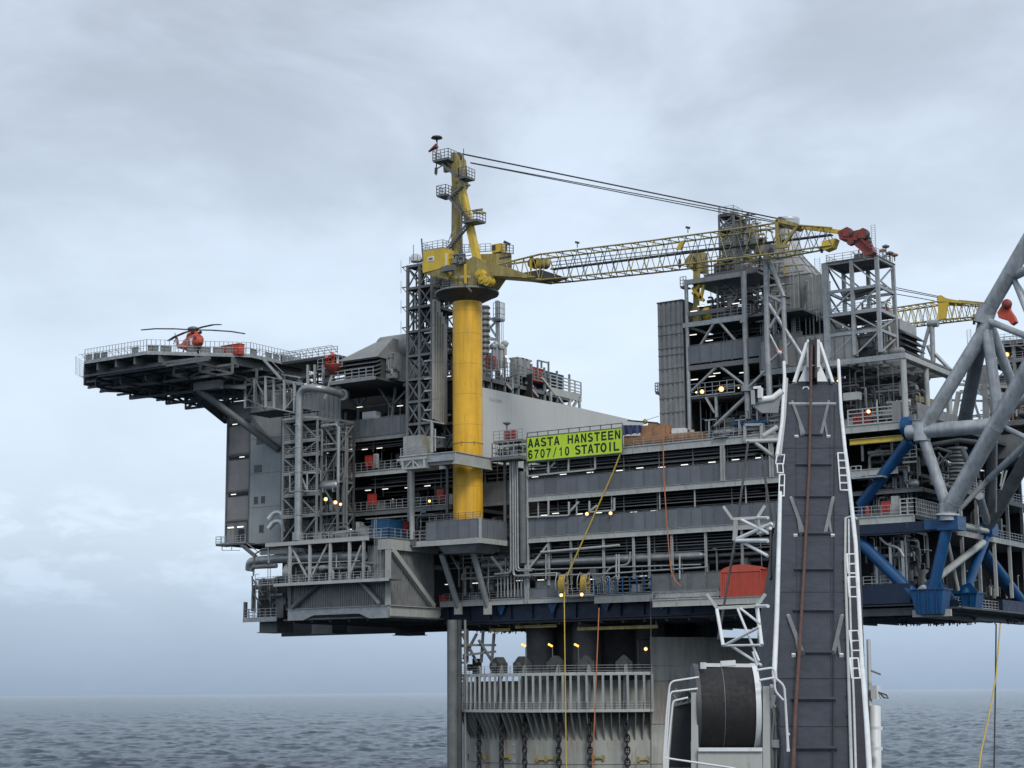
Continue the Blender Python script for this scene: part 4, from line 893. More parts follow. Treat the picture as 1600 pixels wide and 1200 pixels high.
b = MB(); b.lathe(((ax1+bx2)/2-1.5, 4, it+2.9), [(0, -4.2), (2.3, -4.1), (2.3, 1.2), (1.9, 2.0), (1.9, 3.5), (0, 3.6)], 22, axis='x'); b.build('silencer', insul, ai)
b = MB(); b.lathe((bx2-1.2, 5, it+3.6), [(1.3, 0), (1.25, .6), (.9, 1.1), (0, 1.4)], 18); b.build('dome', white, ai)
for a, c in (((590, 602), (612, 637)), ((618, 605), (612, 655)), ((540, 615), (560, 640)), ((640, 605), (615, 632)), ((572, 622), (556, 640)), ((560, 622), (560, 655))): strut(ai, W(*a, 2), W(*c, 2), .35, mid)
# small mast with rusty drum (fire monitor)
fm = thing('fire_monitor', 'rusty red and white fire monitor on a little platform beside the intake house', 'fire monitor', W(520, 572, -5))
p = W(520, 575, -5); b = MB(); b.lathe(p, [(0, -1.2), (.5, -1.1), (1.5, .4), (1.5, .6), (0, .6)], 16); b.build('bowl', hookred, fm)
for dx, h, r in ((-1.2, 1.5, .5), (0, 1.8, .55), (1.0, 1.7, .35)): one(fm, 'nozzle', redor if dx < 1 else white, 'path', [p+P3(dx, 0, .5), p+P3(dx, 0, h), p+P3(dx+.5, -.8, h+.4)], r*.6, 10)
rail(fm, [p+P3(-3.2, 0, 0), p+P3(2, 0, 0)], 1.8, 1, .06); strut(fm, p+P3(0, 0, -1), p+P3(-1.5, 0, -5), .4, light)
# ================================================================ HELIDECK
hd = thing('helideck', 'octagonal dark trussed helideck cantilevered out at the far left, carrying the red helicopter', 'helideck', (-69, -1, 70))
HZ = 70.0
OC = [(-76.2, -20.4), (-61.5, -20.4), (-49.3, -8.4), (-49.1, 6.5), (-61.5, 18.7), (-76.2, 18.7), (-89.5, 6.5), (-89.5, -8.2)]
oc = [P3(x, y, 0) for x, y in OC]; oc_c = P3(-69, -1, 0)
def ring(s, z): return [P3(oc_c.x+(p.x-oc_c.x)*s, oc_c.y+(p.y-oc_c.y)*s, z) for p in oc]
one(hd, 'deck_plate', deckm, 'prism', ring(.94, HZ-.35), (0, 0, .35))
b = MB(); r0, r1 = ring(.94, HZ+.1), ring(1.0, HZ+.15)
for i in range(8): j = (i+1) % 8; b.hexa([r0[i]-P3(0, 0, .12), r0[j]-P3(0, 0, .12), r1[j]-P3(0, 0, .12), r1[i]-P3(0, 0, .12), r0[i], r0[j], r1[j], r1[i]])
b.build('walkway_rim', mid, hd)
b = MB(); r1 = ring(1.002, HZ-.1)
for i in range(8): b.bar(r1[i], r1[(i+1) % 8], .15, .45)
b.build('rim_beam', galv, hd)
for i in range(8):
    a, c = ring(1.0, HZ+.12)[i], ring(1.0, HZ+.12)[(i+1) % 8]
    rail(hd, [a, c], 2.1, .75, .045, galv, 'net_fence', 1)
    b = MB(); o_ = ((a+c)/2-oc_c); o_.z = 0; o_.normalize(); n = 9
    for k in range(n): p = a.lerp(c, (k+.5)/n); b.bar(p, p+o_*1.5+P3(0, 0, .9), .06)
    b.bar(a+o_*1.5+P3(0, 0, .9), c+o_*1.5+P3(0, 0, .9), .06); b.bar(a+o_*.8+P3(0, 0, .5), c+o_*.8+P3(0, 0, .5), .04); b.build('safety_net', galv, hd)
    if i in (0, 7, 1, 2):       # grey mesh screens behind the fence, with gaps
        for k in range(8):
            if R.random() < .7: u, v = a.lerp(c, k/8+.01), a.lerp(c, (k+1)/8-.01); o2 = o_*-.12; one(hd, 'fence_screen', pick(mid, grey, grey), 'bar', u+o2+P3(0, 0, .65), v+o2+P3(0, 0, .65), .04, R.uniform(.9, 1.2))
b = MB()
for k in range(9):
    x = -86.5+k*4.4; yy = [y for y in (-18, 16)]; lim = max(0, min(1, 1-(max(0, abs(x+69)-7)/14))); h_ = 7.2+12*min(1, (20.5-abs(x+69))/13 if abs(x+69) > 7.5 else 1)
    b.box(x-.16, x+.16, -1-h_, -1+h_, HZ-1.6, HZ-.36)
b.build('deck_beams', mid, hd)
b = MB()
for k in range(9):
    y = -18+k*4.25; h_ = 7+12.5*min(1, (19.5-abs(y+1))/12.5 if abs(y+1) > 7.5 else 1); b.box(-69-h_, -69+h_, y-.16, y+.16, HZ-2.0, HZ-1.601)
b.build('cross_beams', mid, hd)
def truss(par, p, q, zt1, zb1, n, m, w_=.3, name='truss_girder', zb2=None):
    zb2 = zb1 if zb2 is None else zb2; b = MB(); P = lambda t: Vector(p).lerp(Vector(q), t)
    T = [P(i/n)+P3(0, 0, zt1) for i in range(n+1)]; B = [P(i/n)+P3(0, 0, zb1+(zb2-zb1)*i/n) for i in range(n+1)]
    b.bar(T[0], T[-1], w_*1.2)
    for i in range(n):
        b.bar(B[i], B[i+1], w_*1.2); b.bar(T[i], B[i], w_*.8)
        if i % 2: b.bar(T[i], B[i+1], w_)
        else: b.bar(B[i], T[i+1], w_)
    b.bar(T[-1], B[-1], w_); b.build(name, m, par)
for y, zb1, x0 in ((-17.5, 66.4, -76), (-12, 64.5, -81), (-6, 63.6, -80), (1, 63.4, -78), (8, 63.6, -80)):
    truss(hd, (x0, y, 0), (-50, y, 0), HZ-2, zb1+2.4, 6, mid, .34, zb2=zb1+2.0)
for x in (-78, -72, -66, -59.5, -53.5): truss(hd, (x, -16, 0), (x, 12, 0), HZ-2.1, 66.6, 5, dark, .32)
for k, (x, y) in enumerate(((-86, 0), (-85, -7), (-84, 6))): one(hd, 'outrigger', mid, 'bar', (x, y, HZ-2.2), (-78, y*.6, 67.0+(.3*k)), .4, .5)
pass
nd = W(313, 606, -10); slab(hd, 'node_beam', mid, wx(306, 606, -10), wx(345, 606, -10), -10.6, -9.4, W(313, 611, -10).z, W(313, 598, -10).z)
strut(hd, W(310, 609, -10), W(435, 702, -.3), .9, mid, 'main_brace', r=.62); strut(hd, W(312, 622, -6), W(354, 656, 2), .9, dark, 'lower_brace', r=.8); strut(hd, W(306, 610, -9), W(312, 634, -6), .6, dark)
strut(hd, W(352, 655, 0), W(352, 630, 0), .6, dark); strut(hd, W(345, 603, -8), W(385, 606, -6), .6, mid); strut(hd, W(388, 645, 0), W(435, 705, -.2), .5, mid)
# stairs from the deck rim down to the right
sf = thing('helideck_stairs', 'grey stairway descending from the right rim of the helideck', 'stairs', W(430, 590, -9))
for y_ in (-9, -10):
    strut(sf, W(412, 562, y_), W(440, 593, y_), .3, galv, 'stringer'); strut(sf, W(412, 552, y_), W(443, 583, y_), .08, galv, 'handrail')
b = MB(); a, c = W(412, 562, -9.5), W(440, 593, -9.5)
for k in range(18): p = a.lerp(c, (k+.5)/18); b.box(p.x-.15, p.x+.15, -9.9, -9.1, p.z, p.z+.05)
b.build('treads', light, sf)
for a, c in (((440, 585), (470, 590)), ((442, 595), (476, 603))): strut(sf, W(*a, -8), W(*c, -8), .22, galv, 'landing_rail')
# lower pad with net to the right of the helideck
pd = thing('refuge_platform', 'dark railed platform with safety netting right of the helideck', 'platform', W(460, 560, -4))
p, q = W(440, 565, -4), W(527, 573, -4); pz = W(455, 564, -4).z
slab(pd, 'floor', dark, p.x, q.x, -4, 10, pz-.4, pz); rail(pd, [(p.x, 6, pz), (p.x, -4, pz), (q.x, -4, pz)], 1.4, 1.3, .06, galv)
b = MB()
for k in range(10): x = p.x+(q.x-p.x)*k/9; b.bar((x, -4, pz+.3), (x, -5.4, pz+1.3), .07)
b.bar((p.x, -5.4, pz+1.3), (q.x, -5.4, pz+1.3), .08); b.bar((p.x, -4.7, pz+.8), (q.x, -4.7, pz+.8), .05); b.build('net_frame', galv, pd)
for px in (481, 492, 505): strut(pd, W(px, 570, -3.6), W(px, 600, -3.6), .35, light, 'prop')
pipework(pd, p.x, q.x, -3, 4, W(480, 600, -3).z, pz-.6, 12, 12, 5, 0, (mid, dark, brown, galv))
slab(pd, 'under_beam', dark, p.x, q.x, -2, 12, W(480, 601, -2).z-.4, W(480, 601, -2).z)
# red box on the deck
tb = thing('foam_box', 'bright red foam equipment box behind the helideck fence', 'equipment box', P3(-55, -10, HZ)); p, q = W(345, 550, -10.5), W(374, 551, -10.5)
one(tb, 'box_body', redor, 'box', p.x, q.x, -10.5, -9.3, HZ+.02, HZ+1.75); one(tb, 'lid', redor, 'box', p.x-.08, q.x+.08, -10.58, -9.2, HZ+1.752, HZ+1.85)
b = MB()
for k in range(6): x = p.x+.3+(q.x-p.x-.7)*k/5; b.box(x, x+.1, -10.56, -10.501, HZ+.1, HZ+1.7)
b.build('rib', red, tb)
# ================================================================ HELICOPTER
hc = WD(302, 517, 291.5); hc.z = HZ+.62; f_ = (CAM-hc); f_.z = 0; f_.normalize(); f_ = (Matrix.Rotation(math.radians(16), 3, 'Z') @ f_); r_ = f_.cross(P3(0, 0, 1))
he = thing('helicopter', 'red helicopter with drooping dark rotor blades parked on the helideck', 'helicopter', hc)
def H(x, y, z): return hc+r_*x+f_*y+P3(0, 0, z)
b = MB(); secs = [(4.4, .15, .25, 1.35), (4.1, .55, .62, 1.45), (3.4, .85, .98, 1.6), (2.3, 1.02, 1.25, 1.78), (0, 1.08, 1.35, 1.85), (-2.4, 1.0, 1.2, 1.95), (-4, .75, .8, 2.2), (-6, .38, .42, 2.5), (-9.2, .22, .3, 2.8)]
n = 20; vs = [H(w_*math.copysign(abs(math.cos(t))**.75, math.cos(t)), y, cz+h_*math.copysign(abs(math.sin(t))**.8, math.sin(t))) for y, w_, h_, cz in secs for t in [2*math.pi*i/n for i in range(n)]]
b._add(vs, [(j*n+i, j*n+(i+1) % n, (j+1)*n+(i+1) % n, (j+1)*n+i)[::-1] for j in range(len(secs)-1) for i in range(n)], True); b._add(vs, [tuple(range(n))]); fus = b.build('fuselage', redor, he)
b = MB(); s2 = [(1.9, .35, .2, 3.1), (1.2, .85, .5, 3.2), (-.8, .9, .6, 3.25), (-2.6, .5, .4, 3.1)]
vs = [H(w_*math.cos(t), y, cz+h_*math.sin(t)) for y, w_, h_, cz in s2 for t in [2*math.pi*i/n for i in range(n)]]
b._add(vs, [(j*n+i, j*n+(i+1) % n, (j+1)*n+(i+1) % n, (j+1)*n+i)[::-1] for j in range(3) for i in range(n)], True); b._add(vs, [tuple(range(n)), tuple(range(3*n, 4*n))[::-1]]); cow = b.build('engine_cowling', redor, he)
for s_ in (-1, 1):
    b = MB(); b.hexa([H(s_*.06, 4.22, 1.75), H(s_*.72, 3.95, 1.75), H(s_*.9, 3.2, 1.75), H(s_*.1, 3.4, 1.75), H(s_*.06, 3.72, 2.42), H(s_*.6, 3.5, 2.4), H(s_*.8, 3.0, 2.4), H(s_*.1, 3.0, 2.4)]); b.build('windscreen', glass, fus)
    b = MB(); b.tube(H(s_*.62, 2.2, 3.3), H(s_*.62, 1.6, 3.3), .28, 14); b.build('engine_intake', black, cow)
    b = MB(); b.lathe(H(s_*1.55, 0, .95), [(0, -1.2), (.35, -.9), (.42, 0), (.35, .9), (0, 1.2)], 12, axis='y'); b.build('sponson', redor, he)
    b = MB(); b.tube(H(s_*1.4, -.4, -.1), H(s_*1.65, -.4, -.1), .4, 14); b.bar(H(s_*1.5, -.4, -.1), H(s_*1.4, -.4, 1.0), .1); b.build('wheel', black, he)
b = MB(); b.tube(H(-.12, 3.3, -.22), H(.12, 3.3, -.22), .28, 12); b.bar(H(0, 3.3, -.2), H(0, 3.3, 1.0), .1); b.build('nose_wheel', black, he)
one(fus, 'white_stripe', white, 'hexa', [H(.55, 2.9, .8), H(1.12, 2.6, .9), H(1.12, 2.3, .9), H(.8, 2.7, .8), H(.9, 2.9, 2.1), H(1.28, 2.5, 2.1), H(1.28, 2.2, 2.1), H(.9, 2.6, 2.1)])
hub = W(302, 517, 0); hub = hc+P3(0, 0, 3.9)+r_*0; one(he, 'rotor_mast', dark, 'tube', H(0, 0, 3.5), H(0, 0, 4.5), .28, 12)
one(he, 'rotor_hub', mid, 'lathe', H(0, 0, 4.0), [(.3, -.1), (.95, 0), (1.0, .35), (.5, .6), (0, .65)], 18)
for (aR_, aF_) in ((-8.3, -2.6), (-5.4, 6.6), (5.6, -6.4), (8.5, 1.2)):
    d = (RV*aR_+FH*aF_).normalized(); sd_ = d.cross(P3(0, 0, 1)); b = MB(); c0 = H(0, 0, 4.15)
    for a, c, da, dc, w1, w2 in ((.8, 3.2, 0, .0, .2, .27), (3.2, 6.4, 0, -.16, .27, .27), (6.4, 8.7, -.16, -.5, .27, .25)):
        p, q = c0+d*a+P3(0, 0, da), c0+d*c+P3(0, 0, dc); b.hexa([p-sd_*w1-P3(0, 0, .14), p+sd_*w1-P3(0, 0, .14), q+sd_*w2-P3(0, 0, .12), q-sd_*w2-P3(0, 0, .12), p-sd_*w1, p+sd_*w1, q+sd_*w2, q-sd_*w2])
    b.build('rotor_blade', dark, he)
tl = H(0, -9.3, 3.0); one(he, 'tail_fin', redor, 'hexa', [H(-.08, -8.3, 2.7), H(.08, -8.3, 2.7), H(.08, -9.5, 2.7), H(-.08, -9.5, 2.7), H(-.06, -9.7, 4.6), H(.06, -9.7, 4.6), H(.06, -10.4, 4.6), H(-.06, -10.4, 4.6)])
b = MB(); 
for k in range(4): t_ = k*math.pi/2+.4; b.bar(H(.3, -9.8, 4.2), H(.3, -9.8+1.4*math.cos(t_), 4.2+1.4*math.sin(t_)), .12, .05)
b.build('tail_rotor', dark, he)
# ================================================================ FLUE TOWER BEHIND THE CRANE
ft = thing('flue_tower', 'tall dark lattice tower with antennas left of the yellow crane column', 'lattice tower', W(655, 700, -2))
ty = -1.5; t0, t1 = wx(637, 560, ty), wx(675, 560, ty)
zs = [W(655, py, ty).z for py in (700, 660, 625, 590, 553, 515, 478, 447, 412)]
tower(ft, t0, t1, ty, ty+7.5, zs, .42, mid, 2, 'x', 'all', False, bm_=dark, wl=.35)
stairs(ft, t0+.6, t1-.6, ty+2.4, [zs[0]+k*(zs[-1]-zs[0])/14 for k in range(15)], dark)
pipework(ft, t0, t1, ty+.3, ty+6, zs[4], zs[-1]+1, 22, 34, 14, 0, (dark, mid, mid, galv)); pipework(ft, t0, t1, ty+.3, ty+6, zs[0], zs[4], 18, 26, 10, 0, (dark, mid, mid, cblue))
for py in (416, 448, 479, 511): p = W(638, py, ty); b = MB(); b.bar(p, p-P3(1.3, 0, 0), .16); b.bar(p-P3(0, 0, 1.3), p-P3(1.2, 0, 0), .1); b.bar(p-P3(1.5, 0, .9), p-P3(1.5, 0, -1.2), .05); b.build('antenna_arm', mid, ft)
for px, h in ((640, 1.2), (646, 3.2), (652, 1.5), (660, 1.0)): p = W(px, 412, ty+1); strut(ft, p, p+P3(0, 0, h), .08, mid, 'antenna')
p = W(650, 412, ty+3); b = MB(); b.lathe(p+P3(0, 0, .3), [(.9, 0), (1.0, .6), (.75, 1.2), (0, 1.5)], 16); b.build('radome', white, ft)
for py in (519, 591, 563, 610, 640): p = W(672, py, ty-.3); one(ft, 'stub_beam', light, 'box', p.x-1.2, p.x+1.5, p.y, p.y+.25, p.z-.12, p.z+.12)
tower(ft, wx(676, 440, 1), wx(700, 440, 1), 1, 5, [W(680, py, 1).z for py in (480, 462, 440, 425)], .22, mid, 2, 'x', 'all', True, bm_=dark)
pipework(ft, wx(670, 440, 0), wx(700, 440, 0), 0, 4, W(680, 470, 0).z, W(680, 425, 0).z, 14, 20, 10, 0, (mid, galv, grey, light))
fl = thing('flue_ducts', 'row of tall beige vertical exhaust ducts with cut off slanting tops, beside the crane column', 'ducts', W(683, 655, -2.5))
for k, (px, tp) in enumerate(((675, 468), (679, 470), (683, 486), (686.6, 492), (690, 503))):
    a, c = W(px, 655+k*2, -2.6+k*.25), W(px+4.4, 655, -2.6+k*.25); tz_ = W(px, tp, -2.6).z
    one(fl, 'duct', ductb, 'box', a.x, c.x-.07, -2.6+k*.25, -1.7+k*.25, a.z, tz_)
    for zz in (60, 66, 72): 
        if zz < tz_: one(fl, 'duct_seam', mid, 'box', a.x, c.x-.07, -2.63+k*.25, -2.602+k*.25, zz, zz+.07)
sp2 = thing('lattice_mast_left', 'x', 'x') if 0 else None
# space right of ducts, against the pedestal: dark clutter
cl = thing('pipe_tower', 'narrow dark pipe tower squeezed between the beige ducts and the yellow column', 'pipe tower', W(702, 655, 1))
tower(cl, wx(695, 600, 1.5), wx(716, 600, 1.5), 1.5, 6, [W(700, py, 1.5).z for py in (700, 660, 620, 585, 550, 513)], .3, mid, 1, 'x', (1, 3), False, bm_=dark)
pipework(cl, wx(694, 600, 1.5), wx(710, 600, 1.5), 1.8, 5, W(700, 700, 1.5).z, W(700, 508, 1.5).z, 30, 26, 8, 0, (dark, mid, galv))
for k in range(6): p = W(697, 480+k*34, 1); one(cl, 'white_fitting', white, 'box', p.x, p.x+1, .8, 1.1, p.z, p.z+.2)
# mast behind crane, right side
rm = thing('vent_mast', 'slim grey lattice vent mast visible just right of the yellow column', 'lattice mast', W(765, 600, 18))
for a, c, w_ in (((779.5, 640), (777, 470), .55), ((757, 640), (757, 478), 1.5), ((757, 600), (779, 606), .3), ((779, 580), (757, 574), .3), ((757, 490), (777, 506), .3), ((757, 500), (777, 496), .25), ((757, 497), (776, 527), .3), ((757, 522), (777, 500), .3), ((757, 530), (777, 531), .35), ((757, 553), (777, 533), .25), ((757, 548), (774, 560), .3), ((757, 525), (777, 530), .2)):
    one(rm, 'mast_member', insul if w_ > 1 else galv, 'tube' if w_ > 1 else 'bar', W(*a, 18), W(*c, 18), w_*.55 if w_ > 1 else w_)
b = MB()
for k in range(14): p = W(757, 480+k*9, 18); b.tube(p, p-P3(0, 0, .3), 1.0, 14)
b.build('bellows', dark, rm)
pp = W(771, 500, 17); slab(rm, 'platform', mid, pp.x, pp.x+1.3, 17, 18.5, pp.z-.2, pp.z); rail(rm, [pp, pp+P3(1.3, 0, 0)], 3.0, .4, .05, mid); rail(rm, [pp+P3(1.3, 0, 0), pp+P3(1.3, 1.5, 0)], 3.0, .4, .05, mid); ladder(rm, W(785, 545, 17), 5.5, .4)
# ================================================================ ACCESS BRIDGE ROUND THE PEDESTAL
ab = thing('crane_access_bridge', 'pale grey beamed access platform wrapping the yellow crane column at mid height', 'platform', (-8, -6, 49))
ax, ay = -7.6, -12.0; c0 = WX(711, 705, ax)
az_ = W(711, 705, ay).z; xl = wx(625, 715, ay); ze = az_
cz0, cz1 = W(711, 723.5, ay).z, az_; xc = wx(711, 715, ay)
one(ab, 'front_beam', galv, 'box', xl, xc-.05, ay, ay+.35, cz0+.5, cz1-.12); one(ab, 'side_beam', cream, 'box', xc-.35, xc, ay+.05, -2.2, cz0, cz1-.12)
b = MB(); b.box(xl, xc+.15, ay-.2, ay+.45, cz1-.119, cz1); b.box(xc-.5, xc+.15, ay+.46, -2.2, cz1-.119, cz1); b.box(xc-.5, xc+.15, ay-.1, -2.2, cz0-.1, cz0-.001); b.box(xc-.02+.021, xc+.1, ay-.05, ay+.1, cz0, cz1-.12); b.box(xc+.001, xc+.09, -7.2, -7.08, cz0, cz1-.12); b.build('flange', light, ab)
slab(ab, 'floor', mid, xl, xc-.36, ay+.36, -6.5, cz1-.3, cz1-.121); slab(ab, 'floor', mid, xl, -11.5, -6.5, -.1, cz1-.3, cz1-.121); slab(ab, 'floor', mid, -11.5, xc-.36, -.9, .5, cz1-.3, cz1-.121)
one(ab, 'inner_beam', grey, 'box', xc-6.5, xc-.36, ay+.36, ay+1.2, cz0, cz1-.301)
fr0, fr1 = W(622, 735, ay-.5), W(670, 735, ay-.5); b = MB()
fx0, fx1 = wx(624, 725, ay), wx(668, 725, ay); zz0, zz1 = W(650, 733, ay).z, W(650, 719, ay).z
b.box(fx0, fx1, ay-.6, ay-.3, zz1, zz1+.35); b.box(fx0+1, fx1, ay-.6, ay-.3, zz0, zz0+.3)
for s_ in (0, .5, 1): x = fx0+1+(fx1-fx0-1.3)*s_; b.bar((x, ay-.45, zz0), (x, ay-.45, zz1), .25)
b.bar((fx0+1.2, ay-.45, zz0), (fx0+2.9, ay-.45, zz1), .2); b.bar((fx0+4.4, ay-.45, zz0), (fx0+2.9, ay-.45, zz1), .2); b.build('support_frame', light, ab)
slab(ab, 'tray', galv, fx0+1, fx1, ay-.2, ay+3, zz0, zz1-.2)
rail(ab, [(xl, ay+.2, cz1), (wx(665, 700, ay), ay+.2, cz1)], 1.3, 1.2, .06, galv)
bxp, bxq = W(630, 706, ay+1), W(668, 706, ay+1); one(ab, 'equipment_cabin', insul, 'box', bxp.x, bxq.x-1.2, ay+1, ay+3.6, cz1, W(650, 680, ay+1).z)
strut(ab, (wx(644, 780, -7.2), -7.2, zt_), (wx(644, 780, -7.2), -7.2, cz1-.31), .7, light, 'prop', r=.42)
b = MB(); b.bar(W(660, 655, ay+1), W(694, 662, ay+1), .2); b.bar(W(675, 707, ay+1), W(675, 658, ay+1), .3); b.bar(W(680, 705, ay+1), W(680, 670, ay+1), .15); b.bar(W(676, 682, ay+1), W(695, 684, ay+1), .14); b.build('pale_frame', light, ab)
# landing right of the pedestal, left of the banner
lp = thing('pump_landing', 'railed grey landing with pumps between the yellow column and the banner', 'landing', W(785, 710, -2)); lpz = W(790, 713, -3).z
l0, l1 = wx(769, 713, -3), wx(811, 710, -3); slab(lp, 'floor', mid, l0, l1, -3, .2, lpz-.5, lpz); rail(lp, [(l0, 0, lpz), (l0, -3, lpz), (l1, -3, lpz), (l1, 0, lpz)], 2.2, 1, .06)
rail(lp, [(wx(771, 683, -2), -2, lpz+2.6), (l1, -2, lpz+2.6)], 1.6, 1.1, .06); slab(lp, 'upper_floor', mid, wx(771, 683, -2), l1, -2, .2, lpz+2.3, lpz+2.6)
pipework(lp, l0, l1, -2.6, 0, lpz, lpz+2.2, 8, 14, 6, 0, (galv, mid, light, dark)); 
for px in (787, 797): p = W(px, 683, -1.5); one(lp, 'red_box', red, 'box', p.x, p.x+.9, -1.5, -.7, lpz+2.62, lpz+4.2)
p = W(792, 665, -2); strut(lp, p-P3(0, 0, 1.5), p, .14, mid, 'post'); b = MB(); b.lathe(p, [(.1, 0), (.6, .3), (.6, .5), (0, .6)], 10); b.build('lamp_head', mid, lp)
windwall(lp, wx(753, 770), wx(796, 770), .05, W(790, 783, 0).z, W(790, 752, 0).z, 3.8, mid)
slab(lp, 'edge_beam', mid, wx(753, 770), wx(800, 770), -.1, .3, W(775, 790, 0).z, W(775, 783.5, 0).z)
pipework(lp, wx(753, 800), wx(800, 800), .3, 4, Z1, Z1+4.5, 10, 12, 5, 1); trays(lp, wx(753, 730), wx(800, 730), .4, Z2+3, Z3-.5, 4)
# ================================================================ CRANE BALCONY
cb = thing('crane_balcony', 'square walled balcony round the foot of the yellow crane column, propped by two sloping struts', 'balcony', (-8, -7.5, 36.5))
cx0, cx1, cyf, cz = wx(645, 843, -7.5), -3.1, -7.5, 36.9
slab(cb, 'floor', mid, cx0, cx1, cyf, 0, cz-.3, cz)
b = MB(); b.box(cx0, cx1+.1, cyf-.15, cyf-.001, cz-.75, cz+.05); b.build('edge_beam', light, cb)
b = MB(); b.box(cx1+.001, cx1+.16, cyf, -.2, cz-.75, cz+.05)
for i in range(5): y = cyf+.3+i*1.6; b.box(cx1+.161, cx1+.26, y, y+.12, cz-.75, cz+.05)
b.build('edge_beam', cream, cb)
windwall(cb, wx(666, 830, cyf), cx1-.15, cyf+.1, cz+.02, cz+2.9, 3.8); windwall(cb, cyf+.25, -.3, cx1-.05, cz+.02, cz+2.9, 3.8, axis='y')
one(cb, 'corner_post', light, 'box', cx1-.14, cx1+.12, cyf-.2, cyf+.25, cz+.051, cz+3.1)
rail(cb, [(cx0, cyf+.1, cz), (wx(666, 830, cyf), cyf+.1, cz)], 1.7, 1.2, .06); rail(cb, [(-13, -7, cz+2.95), (cx1-.3, -7, cz+2.95)], 1.1, 1.4, .05, mid)
b = MB(); b.hexa([P3(-10.5, -6.5, cz-2.0), P3(-4.8, -6.5, cz-2.0), P3(-4.8, -1.5, cz-2.0), P3(-10.5, -1.5, cz-2.0), P3(-11.5, cyf+.1, cz-.31), P3(-3.6, cyf+.1, cz-.31), P3(-3.6, -.5, cz-.31), P3(-11.5, -.5, cz-.31)]); b.build('haunch', mid, cb)
for (a, c, y0_) in (((690, 866), (716, 948), -5), ((737, 855), (762, 948), -5)):
    p = W(*a, y0_); q = W(*c, -.6); strut(cb, p, q, .7, galv, 'sloping_strut', r=.48); one(cb, 'strut_foot', cream, 'box', q.x-.55, q.x+.55, -.95, -.25, q.z-1.2, q.z+.6)
for a, c in (((672, 845), (690, 862)), ((705, 868), (718, 890)), ((768, 870), (786, 893))): strut(cb, W(*a, -3), W(*c, -3), .3, mid)
pipework(cb, -16, -1, -.5, 7, Z0+.8, cz-1, 14, 24, 8, 1, (mid, galv, dark, grey)); trays(cb, -16, -1, 1, cz-4, cz-1.2, 4)
for k in range(9): x = -4.8+k*.62; strut(cb, (x, -.35, Z0+1), (x, -.35, Z0+4.0+R.random()*1.4), .14, pick(light, galv), 'riser')
one(cb, 'pipe', galv, 'path', [W(720, 905, -.5), W(795, 899, -.5), W(798, 880, -.5)], .15, 8); one(cb, 'pipe', mid, 'path', [W(663, 858, -3), W(655, 875, -2), W(662, 885, 0), W(690, 888, 0)], .4, 10, bend=1)
strips([W(700, 913, .6), W(743, 911, .6)], 'white fluorescent strip light between the two sloping struts')
# ================================================================ PEDESTAL CRANE
PC = P3(-8.15, -3.5, 0)
crn = thing('pedestal_crane', 'large yellow pedestal crane with lattice boom resting to the right', 'crane', PC+P3(0, 0, 36.9))
zt = W(729, 470, PC.y).z
one(crn, 'pedestal', amber, 'lathe', PC, [(2.33, 37.0), (2.33, zt)], 64)
b = MB()
for z in (40.5, 45.3, 50.1, 54.9, 59.7, 64.5, 69.3, 73): b.lathe(PC, [(2.332, z-.03), (2.345, z), (2.332, z+.03)], 64)
b.build('weld_seam', yellowd, crn)
b = MB()
for z in (W(729, 695, PC.y).z,): b.lathe(PC, [(2.34, z), (2.42, z+.05), (2.34, z+.12)], 48)
for px in (721, 741): p = W(px, 696, PC.y-2.3); b.bar(p, p+P3(0, 0, .7), .12)
b.build('pedestal_lug', yellowd, crn)
b = MB(); b.lathe(PC, [(2.3, zt-.4), (4.85, zt+.9), (4.95, zt+.9), (4.95, zt+1.25), (2.3, zt+1.25)], 48); b.build('collar_platform', dark, crn)
pts = [PC+P3(4.85*math.cos(t), 4.85*math.sin(t), zt+1.25) for t in [2*math.pi*i/20 for i in range(20)]]
b = MB(); b.lathe(PC, [(4.93, zt+1.0), (5.02, zt+1.05), (5.02, zt+1.25), (4.93, zt+1.3)], 48); b.build('collar_rim', grey, crn)
rail(crn, pts[14:20]+pts[0:9], 1.2, 1.6, .05, mid)
b = MB(); b.lathe(PC, [(2.4, zt+1.25), (2.5, zt+1.6), (2.75, zt+2.0), (2.6, zt+2.4), (2.6, zt+2.6), (2.9, zt+3.0), (2.9, zt+3.4), (0, zt+3.4)], 40); b.build('slewing_ring', yellowd, crn)
zz = zt+3.3; cy = PC.y
def C(px, py, dy=0): return W(px, py, cy+dy)
b = MB(); b.prism([C(708, 420, -2), C(700, 436, -2), C(722, 445, -2), C(757, 446, -2), C(768, 430, -2), C(820, 434, -2), C(838, 433, -2), C(800, 420, -2), C(757, 408, -2), C(740, 400, -2)][::-1], (0, 4, 0)); b.build('slewing_frame', yellowd, crn)
b = MB(); b.hexa([C(703, 448, 0), C(757, 448, 0), C(757, 448, 3), C(703, 448, 3), C(712, 405, 0), C(748, 405, 0), C(748, 405, 3), C(712, 405, 3)]); b.build('turret', mid, crn)
